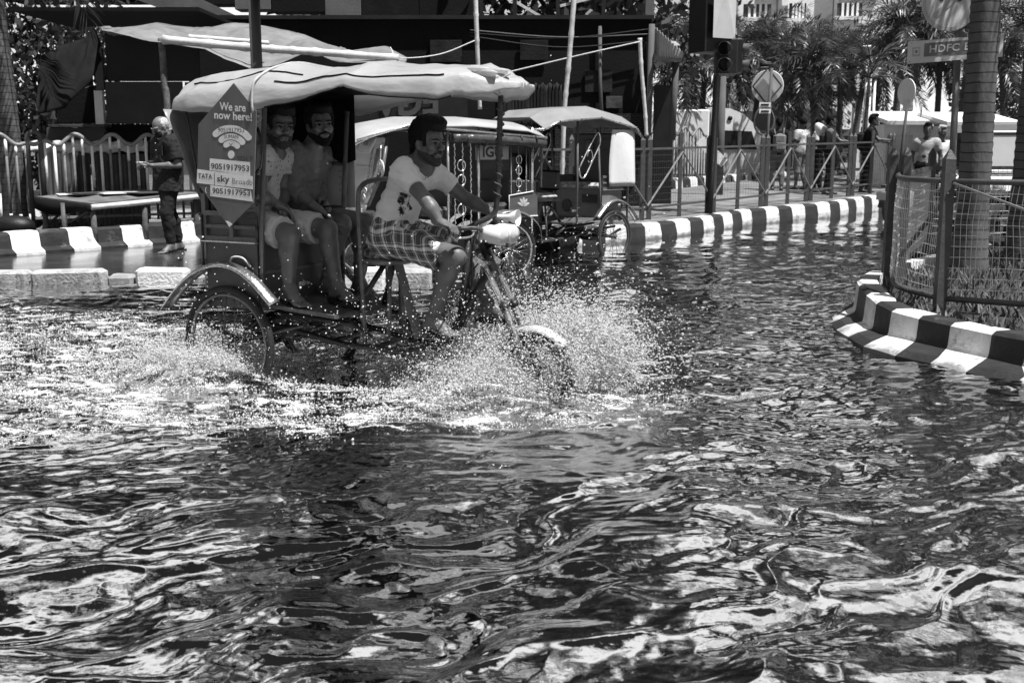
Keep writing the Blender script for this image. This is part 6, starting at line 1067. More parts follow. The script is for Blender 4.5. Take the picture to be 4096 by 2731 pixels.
mb = MB(); put_text(mb, '9330', (1.674, .30, 1.44), (0, 1, 0), (0, 0, 1), .045, .01); put_text(mb, '9433', (1.674, .30, 1.385), (0, 1, 0), (0, 0, 1), .045, .01); obj('visor_lettering', mb, mat('sign_grey', .16), eb)
# ornate side rails
for x in (.50, .60, .70): obj('twist_bar', MB().tube([(x+.006*math.cos(k*2.1), .485+.006*math.sin(k*2.1), .55+.9*k/40) for k in range(41)], .008, 5), M_STEEL, eb)
for z in (.72, .88, 1.04, 1.2): obj('loop', MB().tube([(.62+.05*math.cos(t), .49, z+.06*math.sin(t)) for t in np.linspace(0, 2*math.pi, 14, endpoint=False)], .007, 5, closed=True), M_STEEL, eb)
for x in (-.22, -.12, -.02): obj('twist_bar', MB().tube([(x, .485, .80), (x, .485, 1.42)], .008, 5), M_STEEL, eb)
for z in (.86, 1.0, 1.14, 1.26): obj('loop', MB().tube([(-.12+.035*math.cos(t), .49, z+.05*math.sin(t)) for t in np.linspace(0, 2*math.pi, 12, endpoint=False)], .006, 5, closed=True), M_STEEL, eb)
obj('side_panel', MB().prism([(-.36, .62), (.02, .62), (.02, .86), (-.30, .90), (-.36, .84)], (0, .495, 0), (1, 0, 0), (0, 0, 1), .02), M_EB, eb)
for k in range(5): a = .5+.55*k; obj('painted_petal', MB().ell((-.17+.045*math.cos(a), .507, .72+.07*math.sin(a)), (.018, .003, .045), np.array(Matrix.Rotation(math.pi/2-a, 3, 'Y')), 8, 5), mat('sign_pale_grey', .42), eb)
obj('panel_trim', MB().tube([(-.36, .51, .62), (.02, .51, .62), (.02, .51, .86), (-.30, .51, .90)], .008, 5), M_WHITE, eb)
ns_ = obj('name_plate', MB().box((.18, .40, 1.34), (.42, .02, .16)), M_SIGN, eb); mb = MB(); put_text(mb, 'IGU', (.18, .412, 1.34), (-1, 0, 0), (0, 0, 1), .11, .03); obj('lettering', mb, M_EBD, ns_); obj('notice', MB().box((.14, .41, 1.20), (.34, .01, .10)), M_STR, ns_)
# ================================================================ MOTORBIKES AT THE RIGHT
def motorbike(label, loc, rz, group='parked motorbikes'):
    t = thing('motorbike', label, 'motorbike', loc, rz, group)
    for x in (-.62, .62): w_ = obj('wheel', MB().tube([(x+.27*math.cos(a), 0, .30+.27*math.sin(a)) for a in np.linspace(0, 2*math.pi, 28, endpoint=False)], .045, 8, closed=True), M_TYRE, t); obj('hub', MB().lathe([(0, -.05), (.09, -.05), (.09, .05), (0, .05)], (x, 0, .30), (0, 1, 0), 14), M_IRON, w_)
    obj('engine', MB().box((.05, 0, .42), (.36, .22, .30), bev=.04), M_IRON, t); obj('tank', MB().ell((.22, 0, .82), (.27, .14, .13)), M_EBD, t); obj('seat', MB().tube(curve([(-.05, 0, .80), (-.35, 0, .80), (-.72, 0, .92)], 10), [.09, .11, .12, .12, .12, .11, .11, .10, .09, .08, .06], 10, flat=.7), M_IRON, t)
    obj('tail_cowl', MB().tube([(-.35, 0, .68), (-.85, 0, .84)], [.10, .05], 8), M_EBD, t); obj('mudguard', MB().grid([[(-.62+.36*math.cos(a), k*.08, .30+.36*math.sin(a)) for k in (-1, -.4, .4, 1)] for a in np.linspace(1.2, 3.0, 9)], .006), M_EBD, t); obj('number_plate', MB().box((-.98, 0, .56), (.012, .24, .14)), M_SIGN, t); obj('tail_lamp', MB().box((-.93, 0, .74), (.05, .14, .07), bev=.015), M_STR, t)
    obj('fork', MB().tube([(.42, 0, .98), (.62, 0, .30)], .035, 8), M_CHROME, t); obj('handlebar', MB().tube(curve([(.30, -.36, 1.04), (.40, -.15, 1.08), (.42, 0, 1.02), (.40, .15, 1.08), (.30, .36, 1.04)], 16), .014, 6), M_IRON, t); obj('headlamp', MB().ell((.52, 0, .92), (.09, .10, .10)), M_EBD, t)
    for s_ in (-1, 1): obj('mirror', MB().tube([(.36, .27*s_, 1.06), (.33, .32*s_, 1.22)], .007, 5).ell((.33, .33*s_, 1.27), (.02, .055, .04)), M_STR if s_ > 0 else M_IRON, t)
    obj('exhaust', MB().tube([(.1, -.14, .28), (-.75, -.16, .36)], [.03, .05], 8), M_CHROME, t); return t
motorbike('black motorbike tail half hidden by the island fence post', P(921, 205, 20.6)*[1, 1, 0]+[0, 0, -.05], math.radians(25))
motorbike('motorbike with pale mirror behind the island palms', (5.7, 13.6, .0), math.radians(150)); motorbike('motorbike beside the white three-wheeler at right', (7.4, 14.9, .0), math.radians(170))
ar = thing('auto_rickshaw', 'pale three-wheeler with windscreen behind the thick palm', 'auto rickshaw', (7.3, 16.8, 0), math.radians(-110))
obj('body', MB().prism([(-.9, .35), (.95, .35), (1.05, .7), (.95, .95), (.7, 1.05), (-.9, 1.05)], (0, 0, 0), (1, 0, 0), (0, 0, 1), 1.15), M_WHITE, ar); obj('hood', MB().prism([(-.95, 1.05), (-.85, 1.62), (.35, 1.72), (.62, 1.6), (.55, 1.5), (-.5, 1.5), (-.6, 1.05)], (0, 0, 0), (1, 0, 0), (0, 0, 1), 1.2), M_STR, ar); obj('windscreen', MB().add([(.86, -.5, 1.05), (.86, .5, 1.05), (.58, .48, 1.6), (.58, -.48, 1.6)], [(0, 1, 2, 3)]), mat('windscreen_glass', .5), ar)
obj('windscreen_frame', MB().tube([(.86, -.5, 1.05), (.86, .5, 1.05), (.58, .48, 1.6), (.58, -.48, 1.6)], .03, 6, closed=True), M_WHITE, ar)
for x, y in ((.75, 0), (-.55, -.48), (-.55, .48)): obj('wheel', MB().lathe([(.05, -.06), (.21, -.06), (.23, -.03), (.23, .03), (.21, .06), (.05, .06)], (x, y, .23), (0, 1, 0), 20, True), M_TYRE, ar)
obj('headlamp', MB().ell((1.05, 0, .82), (.06, .10, .10)), mat('lamp_glass', .5), ar)
# ================================================================ PEOPLE
def skin(name, v): return mat(name, v, .45, .45, .22, 14, .12, 90)
def cloth(name, v, var=.12, **k): return mat(name, v, .85, .15, var, k.pop('sc', 5), .2, 120, **k)
M_HAIR = mat('black_hair', .004, .6, .12, .4, 40, .5, 140); M_HAIRW = mat('white_hair', .42, .6, .3, .25, 40, .5, 140); M_EYE = mat('eye_white', .20, .2, .5, .1, 5, 0); M_IRIS = mat('dark_iris', .006, .1, .6, .1, 5, 0); M_BEARD = mat('black_beard', .014, .8, .1, .5, 60, .5, 200); M_SOLE = mat('rubber_sandal', .02, .7, .3, .3, 12, .2)
def lerp(a, b, t): return np.asarray(a, float)*(1-t)+np.asarray(b, float)*t
def bbox(pts, m): p = np.array(pts); return p.min(0)-m, p.max(0)+m
def person(label, J, hd, skin_m, face=None, hair='short', hair_m=M_HAIR, shirt=None, bottom=None, shoes=True, h=.0085, hands=None, s=1., group=None, name='person', fat=1., neck_open=.0, feet_fine=True, beard=None, smile=0., extra=None):
    """J: joints in world coordinates; hd = (centre, forward, up) of the head"""
    J = {k: np.asarray(v, float) for k, v in J.items()}; base = np.array([J['pel'][0], J['pel'][1], min(J['anR'][2], J['anL'][2])-.07]); t = thing(name, label, 'person', base, 0, group)
    c, fw_, up_ = hd; B = basis(fw_, up_); sidev = unit(J['shL']-J['shR']); spine = unit(J['chest']-J['pel']); fr = unit(np.cross(sidev, spine)); hipv = unit(J['hipL']-J['hipR']); fr2 = unit(np.cross(hipv, spine)+1e-6)
    lo, hi = bbox(list(J.values())+[np.asarray(c)], .17)
    def torso(f, o=0., k=.05):
        f.cone(J['pel'], lerp(J['pel'], J['chest'], .45), (.135+o)*fat, (.122+o)*fat, k, (fr, .74)); f.cone(lerp(J['pel'], J['chest'], .45), lerp(J['chest'], J['neck'], .25), (.122+o)*fat, .150+o, k, (fr, .70)); f.cone(lerp(J['shR'], J['shL'], .12)-spine*.03, lerp(J['shL'], J['shR'], .12)-spine*.03, .062+o, .062+o, .06)
        for a in 'RL': f.cone(lerp(J['chest'], J['neck'], .75), lerp(J['sh'+a], J['neck'], .25)-spine*.005, .052+o*.8, .050+o*.8, .05)
    def arm(f, a, o=0., e1=1., e2=1., k=.02):
        f.cone(J['sh'+a], lerp(J['sh'+a], J['el'+a], e1), .055+o, .055+o-(.016*e1), k+.02)
        if e1 >= 1 and e2 > 0: f.cone(J['el'+a], lerp(J['el'+a], J['wr'+a], min(.35, e2)), .040+o, .042+o, k); f.cone(lerp(J['el'+a], J['wr'+a], min(.35, e2)), lerp(J['el'+a], J['wr'+a], e2), .042+o, .042+o-.016*e2, k)
    def leg(f, a, o=0., k=.02, e=1.):
        f.cone(J['hip'+a], J['kn'+a], .086+o, .060+o, .04); 
        if e > 0:
            q = lerp(J['kn'+a], J['an'+a], .32*e); bk = unit(np.cross(J['kn'+a]-J['an'+a], hipv)); cb = q-bk*.014*(1 if np.dot(bk, fr2) > 0 else -1)
            f.cone(J['kn'+a], cb, .056+o, .058+o, k); f.cone(cb, lerp(J['kn'+a], J['an'+a], e), .058+o, .036+o+.012*(1-e), k)
    F_ = Field(lo, hi, h); torso(F_); F_.cone(J['neck']-spine*.03, c-B[:, 2]*.055*s-B[:, 0]*.02*s, .060*s, .054*s, .04)
    parts = []
    for a in 'RL':
        arm(F_, a); leg(F_, a); an, to = J['an'+a], J['to'+a]; d = unit((to-an)*[1, 1, .25]); heel = an-np.array([0, 0, .055])-d*.035; ball = an+d*.105-np.array([0, 0, .068])
        if feet_fine:
            ff = Field(np.minimum(an, to)-.16, np.maximum(an, to)+.16, min(h, .006)); ff.cone(an, heel, .036, .031, .02); ff.cone(heel, ball, .030, .027, .03); ff.cone(an+d*.01, ball-d*.01+[0, 0, .012], .036, .026, .04); sd_ = unit(np.cross([0, 0, 1], d)); ff.cone(ball-sd_*.018, ball+sd_*.018, .024, .024, .02)
            inn = 1 if a == 'R' else -1
            for k in range(5): o_ = (k-2)*.0165*inn; L_ = [.066, .060, .055, .049, .042][4-k if inn < 0 else 4-k] if False else [.042, .049, .055, .060, .066][k]; st_ = ball+sd_*o_+d*.01; ff.cone(st_, st_+d*L_+[0, 0, -.004], .0105+.003*(k == 4), .0095+.003*(k == 4), .004)
            parts.append(ff.mesh())
        else: F_.cone(an, heel, .040, .036, .02); F_.cone(heel, ball+d*.05, .036, .028, .03)
        if hands and a in hands:
            hdr, hpn, curl = hands[a]; parts.append(hand_field(J['wr'+a], hdr, hpn, 1 if a == 'R' else -1, curl, 1.0, .0042 if h < .01 else .007))
        else:
            d_ = unit(J['wr'+a]-J['el'+a]); F_.ell(J['wr'+a]+d_*.06, (.024, .034, .065), np.stack([np.cross(d_, fr), fr, d_], 1), .02)
    if h > .011: hm, w_ = head_field(c, B, s, J['neck'], .009, smile)
    else: hm, w_ = head_field(c, B, s, J['neck'], .0052, smile)
    body = raw('body', field_mesh('body', [F_.mesh(), hm]+parts, base), skin_m, t)
    if hair: raw('hair', field_mesh('hair', [hair_field(c, B, s, hair, .006 if h < .011 else .009)], base), hair_m, t)
    if beard is not None: raw('beard', field_mesh('beard', [beard_field(c, B, s, beard in ('full', 'stubble'), .0045 if h < .01 else .007, thin=.0016 if beard == 'stubble' else 0.)], base), M_BEARD if beard == 'full' else mat('dark_stubble', .050, .8, .2, .7, 120, .4, 200), t)
    if h < .011:
        for sg in (-1, 1):
            ey = obj('eye', MB().ell(w_(.0785, .033*sg, .0)-base, np.array([.0135, .0145, .0085])*s, B, 12, 8), M_EYE, t); obj('iris', MB().ell(w_(.0885, (.033+.002*sg)*sg if face is None else .033*sg+face, .0)-base, np.array([.005, .0080, .008])*s, B, 10, 6), M_IRIS, ey)
            obj('eyelid', MB().tube(curve([w_(.080, .049*sg, .002)-base, w_(.092, .040*sg, .0085)-base, w_(.094, .030*sg, .009)-base, w_(.086, .017*sg, .001)-base], 9), .0022*s, 5), M_HAIR, t)
            obj('eyebrow', MB().tube(curve([w_(.078, .055*sg, .019)-base, w_(.094, .038*sg, .026)-base, w_(.102, .014*sg, .020)-base], 10), np.array([.0025, .003, .004, .0045, .005, .0052, .0055, .0055, .005, .0045, .003])[:len(curve([(0, 0, 0), (1, 0, 0), (2, 0, 0)], 10))]*s, 6, flat=.8), hair_m, t)
        obj('mouth_line', MB().tube(curve([w_(.091, .026, -.063+.005*smile)-base, w_(.103, .01, -.0645)-base, w_(.103, -.01, -.0645)-base, w_(.091, -.026, -.063+.005*smile)-base], 12), .0018*s, 4), M_BEARD, t)
    if shirt:
        m_, o, sl1, sl2, low, fold = shirt['m'], shirt.get('o', .014), shirt.get('sl1', .5), shirt.get('sl2', 0), shirt.get('low', -.08), shirt.get('fold', .006)
        f = Field(lo, hi, h); torso(f, o, .06); f.cone(J['pel']-spine*(.02-low), lerp(J['pel'], J['chest'], .5), (.15+o)*fat, (.128+o)*fat, .06, (fr, .78))
        for a in 'RL': arm(f, a, o+.006, sl1, sl2, .03)
        f.folds(fold, 9, 3, (1, 1, 1.8)); f.folds(fold*.6, 19, 8)
        for a in 'RL':
            if sl1 < 1: p = lerp(J['sh'+a], J['el'+a], sl1-.05); d_ = J['el'+a]-J['sh'+a]; f.cut_if(p, d_, p, .12)
            elif sl2 < 1: p = lerp(J['el'+a], J['wr'+a], sl2-.05); d_ = J['wr'+a]-J['el'+a]; f.cut_if(p, d_, p, .10)
        f.cut(J['pel']+spine*low, -spine+shirt.get('tilt', 0)*fr); nd = unit(c-J['neck']); f.cut_if(J['neck']+nd*(.012-neck_open), unit(nd+.55*fr), J['neck']+nd*.03, .115)
        for args in shirt.get('sub', []): f.sub(*args)
        sh_ = raw('shirt', field_mesh('shirt', [f.mesh()], base), m_, t)
    if bottom:
        m_, o, e, fold, bt_ = bottom['m'], bottom.get('o', .016), bottom.get('e', 1.), bottom.get('fold', .006), bottom.get('top', .03)
        f = Field(lo, hi, h); f.cone(J['pel'], J['pel']+spine*.06, (.142+o)*fat, (.138+o)*fat, .05, (fr, .8)); f.cone(J['hipR'], J['hipL'], .098+o, .098+o, .05)
        for a in 'RL':
            if e < 0: p = lerp(J['hip'+a], J['kn'+a], -e); f.cone(J['hip'+a], p, .094+o, .080+o*1.5, .05)
            else: leg(f, a, o, .03, e)
        f.folds(fold, 10, 6, (1, 1, 1.3)); f.folds(fold*.6, 22, 4)
        for a in 'RL':
            if e < 0: p = lerp(J['hip'+a], J['kn'+a], -e-.04); f.cut_if(p, J['kn'+a]-J['hip'+a], p, .15)
            elif e > .5: p = lerp(J['kn'+a], J['an'+a], e-.03); f.cut_if(p, J['an'+a]-J['kn'+a], p, .10)
        f.cut(J['pel']+spine*(.10+bt_), spine); raw('shorts' if e < 0 else 'trousers', field_mesh('bottom', [f.mesh()], base), m_, t)
    if shoes:
        for a in 'RL':
            an, to = J['an'+a], J['to'+a]; d = unit((to-an)*[1, 1, .25]); sd_ = unit(np.cross([0, 0, 1], d)); u_ = np.cross(d, sd_); o_ = an-np.array([0, 0, .103])+d*.045
            pol = [(.145*math.cos(k)*(1), (.046+.006*math.cos(k))*math.sin(k)) for k in np.linspace(0, 2*math.pi, 22, endpoint=False)]
            sl = obj('sandal', MB().prism(pol, o_-base, d, sd_, .02), M_SOLE, t)
            tp = an+d*.13-np.array([0, 0, .062])
            for q in (-1, 1): obj('strap', MB().tube(curve([an+d*.02+sd_*.046*q-[0, 0, .095]-base, an+d*.07+sd_*.036*q-[0, 0, .055]-base, tp-base+[0, 0, .012], tp+d*.012-base-[0, 0, .02]], 12), .0075, 6, flat=.5), M_SOLE, sl)
    return t, base, w_
W_ = lambda x, y, z: CART.w((x, y, z))
Lw = lambda px, py, y: CART.w(CART.L(px, py, y))
UH, LH = CART.u, CART.l
# shirts and shorts with their patterns
def plaid(m):
    n, bs = nodes_of(m); tc = n.nodes.new('ShaderNodeTexCoord'); prev = None
    for rot, sc_, wdt in (((0, .35, .5), 4.6, .13), ((0, .35+math.pi/2, .5), 4.6, .13), ((0, .35, .5), 9.2, .05), ((0, .35+math.pi/2, .5), 9.2, .05)):
        mp = n.nodes.new('ShaderNodeMapping'); mp.inputs['Rotation'].default_value = rot; wv = n.nodes.new('ShaderNodeTexWave'); wv.inputs['Scale'].default_value = sc_; wv.inputs['Distortion'].default_value = .8; wv.inputs['Detail'].default_value = 1; n.links.new(tc.outputs['Object'], mp.inputs[0]); n.links.new(mp.outputs[0], wv.inputs[0])
        r = n.nodes.new('ShaderNodeMapRange'); r.inputs[1].default_value = 1-wdt; r.inputs[2].default_value = 1-wdt*.5; r.inputs[3].default_value = 0; r.inputs[4].default_value = .42 if sc_ < 6 else .22; n.links.new(wv.outputs['Fac'], r.inputs[0])
        if prev is None: prev = r.outputs[0]
        else: a_ = n.nodes.new('ShaderNodeMath'); a_.operation = 'ADD'; n.links.new(prev, a_.inputs[0]); n.links.new(r.outputs[0], a_.inputs[1]); prev = a_.outputs[0]
    a_ = n.nodes.new('ShaderNodeMath'); a_.operation = 'ADD'; a_.use_clamp = True; n.links.new(prev, a_.inputs[0]); a_.inputs[1].default_value = .085; n.links.new(a_.outputs[0], bs.inputs['Base Color']); return m
def dots(m, base_v, dot_v, sc_, th):
    n, bs = nodes_of(m); tc = n.nodes.new('ShaderNodeTexCoord'); vo = n.nodes.new('ShaderNodeTexVoronoi'); vo.inputs['Scale'].default_value = sc_; vo.inputs['Randomness'].default_value = .35; n.links.new(tc.outputs['Object'], vo.inputs[0]); r = n.nodes.new('ShaderNodeMapRange'); r.inputs[1].default_value = th; r.inputs[2].default_value = th+.06; r.inputs[3].default_value = dot_v; r.inputs[4].default_value = base_v; n.links.new(vo.outputs['Distance'], r.inputs[0]); n.links.new(r.outputs[0], bs.inputs['Base Color']); return m
def blot(m, cs_, base_v):
    """an ink-splash print on the cloth around given points"""
    n, bs = nodes_of(m); tc = n.nodes.new('ShaderNodeTexCoord'); prev = None; src = bs.inputs['Base Color'].links[0].from_socket
    for c_, r_ in cs_:
        vm = n.nodes.new('ShaderNodeVectorMath'); vm.operation = 'DISTANCE'; n.links.new(tc.outputs['Object'], vm.inputs[0]); vm.inputs[1].default_value = tuple(c_); r = n.nodes.new('ShaderNodeMapRange'); r.inputs[1].default_value = r_*.35; r.inputs[2].default_value = r_; r.inputs[3].default_value = .14; r.inputs[4].default_value = -.30; n.links.new(vm.outputs['Value'], r.inputs[0])
        if prev is None: prev = r.outputs[0]
        else: a_ = n.nodes.new('ShaderNodeMath'); a_.operation = 'MAXIMUM'; n.links.new(prev, a_.inputs[0]); n.links.new(r.outputs[0], a_.inputs[1]); prev = a_.outputs[0]
    tn = n.nodes.new('ShaderNodeTexNoise'); tn.inputs['Scale'].default_value = 26; tn.inputs['Detail'].default_value = 6; tn.inputs['Roughness'].default_value = .75; n.links.new(tc.outputs['Object'], tn.inputs[0]); a_ = n.nodes.new('ShaderNodeMath'); a_.operation = 'ADD'; n.links.new(prev, a_.inputs[0]); n.links.new(tn.outputs[0], a_.inputs[1])
    r = n.nodes.new('ShaderNodeMapRange'); r.inputs[1].default_value = .60; r.inputs[2].default_value = .66; n.links.new(a_.outputs[0], r.inputs[0]); mx = n.nodes.new('ShaderNodeMix'); mx.data_type = 'FLOAT'; n.links.new(r.outputs[0], mx.inputs[0]); n.links.new(src, mx.inputs[2]); mx.inputs[3].default_value = .03; n.links.new(mx.outputs[0], bs.inputs['Base Color']); return m
# ---- driver
J = dict(pel=W_(.93, .0, .90), chest=W_(1.035, .0, 1.17), neck=Lw(418, 163, .0), shR=Lw(402, 171, -.18), shL=Lw(434, 172, .17), elR=Lw(427, 201, -.27), wrR=W_(1.44, -.275, .995), elL=Lw(467, 199, .28), wrL=W_(1.465, .275, 1.025),
         hipR=W_(.96, -.09, .87), hipL=W_(.96, .09, .87), knR=Lw(456, 256, -.15), anR=Lw(433, 317, -.13), toR=Lw(446, 327, -.15), knL=W_(1.36, .16, .80), anL=Lw(488, 303, .15), toL=Lw(506, 306, .15))
drv, b0, wd_ = person('driver in a printed white T-shirt and plaid shorts gripping the handlebar', J, (Lw(428.5, 142, .0), UH*.96-LH*.22+np.array([0, 0, -.10]), (0, 0, 1)), skin('skin_driver', .11), face=-.002, hair='full', shirt=dict(m=cloth('white_tshirt', .80), o=.018, sl1=.62, low=-.09, fold=.011, tilt=.2), bottom=dict(m=plaid(cloth('plaid_cloth', .10)), o=.024, e=-.86, fold=.012), hands=dict(R=(UH+np.array([0, 0, -.30]), -np.array([0, 0, 1.])-.25*UH, (.95, .95, .95, .95, .8)), L=(UH+np.array([0, 0, -.30]), -np.array([0, 0, 1.])-.25*UH, (.95, .95, .95, .95, .8))), beard='stubble', s=1.02, neck_open=.0)
blot(mat('white_tshirt'), [(Lw(404, 198, -.10)-b0, .10), (Lw(407, 209, -.10)-b0, .12), (Lw(416, 213, -.10)-b0, .11), (Lw(421, 218, -.10)-b0, .08), (Lw(424, 186, -.06)-b0, .05)], .7)
mb = MB(); a_ = Lw(416, 223.5, -.175)-b0; b_ = Lw(429, 221.5, -.135)-b0; put_text(mb, 'BIB-C', (a_+b_)/2-LH*.012, unit(b_-a_), (0, 0, 1), .022, .01); obj('shirt_lettering', mb, M_DK, drv)
# ---- near passenger
J = dict(pel=W_(.03, -.17, .97), chest=W_(.10, -.19, 1.22), neck=W_(.165, -.185, 1.405), shR=Lw(262, 156, -.36), shL=Lw(283, 155, -.02), elR=Lw(259, 194, -.38), wrR=Lw(276, 203, -.27), elL=Lw(284, 193, -.02), wrL=Lw(281, 206, -.14),
         hipR=W_(.03, -.26, .94), hipL=W_(.03, -.09, .94), knR=Lw(291, 234, -.32), anR=Lw(289, 287, -.33), toR=Lw(299, 300, -.36), knL=Lw(328, 229, -.07), anL=Lw(337, 284, -.10), toL=Lw(352, 292, -.14))
vcam = unit(C0-W_(.26, -.2, 1.52))
p1, b1, wp1 = person('passenger in dotted white shirt and pale shorts sitting nearest the advertising board', J, (W_(.255, -.195, 1.535), vcam*.85+UH*.55+np.array([0, 0, -.12]), np.array([0, 0, 1])+.18*UH-.05*LH), skin('skin_passenger', .12), hair='full', shirt=dict(m=dots(cloth('dotted_shirt', .62), .60, .05, 34, .16), o=.015, sl1=.55, low=-.06, fold=.010), bottom=dict(m=cloth('pale_shorts', .62, .08), o=.020, e=-.86, fold=.013), hands=dict(R=(unit(Lw(291, 214, -.2)-J['wrR']), -np.array([0, 0, 1.])+.2*UH, (.35, .35, .4, .45, .3)), L=(unit(UH-.9*LH+np.array([0, 0, .1])), -np.array([0, 0, 1.]), (.45, .5, .5, .55, .4))), beard='stubble', s=1.0)
# ---- far passenger
J = dict(pel=W_(.03, .22, .97), chest=W_(.12, .20, 1.22), neck=W_(.185, .19, 1.405), shR=Lw(293, 151, .04), shL=Lw(322, 156, .37), elR=Lw(293, 189, .03), wrR=Lw(316, 207, .02), elL=Lw(318, 190, .38), wrL=Lw(322, 203, .24),
         hipR=W_(.03, .13, .94), hipL=W_(.03, .31, .94), knR=W_(.46, .13, .93), anR=Lw(326, 281, .13), toR=Lw(338, 290, .10), knL=Lw(366, 222, .40), anL=Lw(359, 281, .38), toL=Lw(372, 288, .35))
vcam = unit(C0-W_(.27, .18, 1.54))
p2, b2, wp2 = person('smiling passenger in open grey shirt and jeans on the far side of the seat', J, (W_(.27, .18, 1.548), vcam*.95+UH*.42, np.array([0, 0, 1])-.10*UH), skin('skin_far_passenger', .15), hair='full', shirt=dict(m=cloth('grey_shirt', .19), o=.017, sl1=1., sl2=.45, low=-.05, fold=.012, sub=[(J['neck']+UH*.10-LH*.02+np.array([0, 0, -.07]), (.06, .035, .10), None, .01)]), bottom=dict(m=cloth('faded_jeans', .20, .3), o=.014, e=.94, fold=.011), hands=dict(R=(unit(Lw(331, 217, .06)-J['wrR']), -np.array([0, 0, 1.])+.2*UH, (.25, .25, .3, .35, .25)), L=(unit(Lw(336, 207, .14)-J['wrL']), -np.array([0, 0, 1.])*.6-LH, (.6, .6, .6, .6, .5))), beard='full', smile=1., s=1.0, neck_open=.035)
o = obj('phone', MB().box(Lw(333, 206, .12), (.15, .075, .009), rz=CART.rz+.3, bev=.003), M_RUBB); tag(o, 'dark phone held in the lap of the far passenger', 'phone')
# ---- old man on the walkway, looking at something in his hands
ob = np.array([-4.33, 14.0, .085]); fo = unit([-.70, -.72, 0]); lo_ = np.array([-fo[1], fo[0], 0.])
O = lambda f, l, z: ob+fo*f+lo_*l+np.array([0, 0, z])
J = dict(pel=O(0, 0, .95), chest=O(-.02, 0, 1.20), neck=O(.0, 0, 1.44), shR=O(.0, -.19, 1.37), shL=O(.0, .19, 1.37), elR=O(.0, -.27, 1.09), elL=O(.0, .27, 1.09), wrR=O(.25, -.10, 1.09), wrL=O(.25, .10, 1.09), hipR=O(0, -.09, .90), hipL=O(0, .09, .90), knR=O(-.05, -.10, .49), knL=O(.10, .09, .50), anR=O(-.16, -.10, .10), anL=O(.06, .10, .10), toR=O(-.02, -.11, .03), toL=O(.20, .12, .03))
old, b3, wo = person('elderly man with white hair and dark face mask counting money on the walkway', J, (O(.065, 0, 1.555), fo*.9+np.array([0, 0, -.38]), np.array([0, 0, 1])+.25*fo), skin('skin_old_man', .14), hair='balding', hair_m=M_HAIRW, shirt=dict(m=mat('dark_printed_shirt', .026, .85, .15, .6, 40, .2), o=.048, sl1=.82, low=-.19, fold=.007), bottom=dict(m=cloth('dark_trousers', .022, .3), o=.030, e=.97, fold=.007), hands=dict(R=(unit(fo+.5*lo_), np.array([0, 0, -1.])+.3*lo_, (.5, .5, .5, .5, .4)), L=(unit(fo-.5*lo_), np.array([0, 0, 1.]), (.3, .3, .3, .3, .3))), h=.0095, s=1.06, fat=1.2)
Bo = basis(fo*.9+np.array([0, 0, -.38]), np.array([0, 0, 1])+.25*fo); co_ = O(.065, 0, 1.555); mk = Field(co_-.2, co_+.2, .006); w2 = lambda x, y, z: co_+Bo@np.array([x, y, z]); mk.ell(w2(.050, 0, -.065), (.066, .064, .060), Bo, .02); mk.cut(w2(.035, 0, 0), -Bo[:, 0]); mk.cut(w2(0, 0, -.012), Bo[:, 2]-.2*Bo[:, 0]); raw('face_mask', field_mesh('mask', [mk.mesh()], b3), mat('black_mask', .012, .8, .2), old)
obj('mask_loop', MB().tube(curve([w2(.04, .062, -.03)-b3, w2(.0, .082, -.005)-b3, w2(.0, .08, -.04)-b3], 8), .003, 4).tube(curve([w2(.04, -.062, -.03)-b3, w2(.0, -.082, -.005)-b3, w2(.0, -.08, -.04)-b3], 8), .003, 4), mat('black_mask', .012), old)
gl_ = MB()
for sg in (-1, 1): gl_.tube([w2(.112, .033*sg+.022*math.cos(a), -.002+.017*math.sin(a))-b3 for a in np.linspace(0, 2*math.pi, 14, endpoint=False)], .003, 4, closed=True); gl_.tube([w2(.110, .055*sg, 0)-b3, w2(0, .08*sg, .005)-b3], .0025, 4)
sp__ = thing('spectacles', 'thin spectacles worn by the elderly man', 'spectacles', b3); obj('spectacle_frame', gl_, M_IRON, sp__)
o = obj('banknotes', MB().box(O(.36, .0, 1.13), (.10, .06, .012), rz=.6), M_WHITE); tag(o, 'small fold of banknotes in the elderly man\'s hands', 'money')
obj('pocket', MB().box(O(.135, .08, 1.27)-b3, (.012, .11, .12), rz=math.atan2(fo[1], fo[0])), mat('dark_printed_shirt', .035), old)
for k in range(5): obj('button', MB().ell(O(.148-.004*k, .0, 1.36-.085*k)-b3, (.006, .006, .006), n=6, m=4), M_WHITE, old)
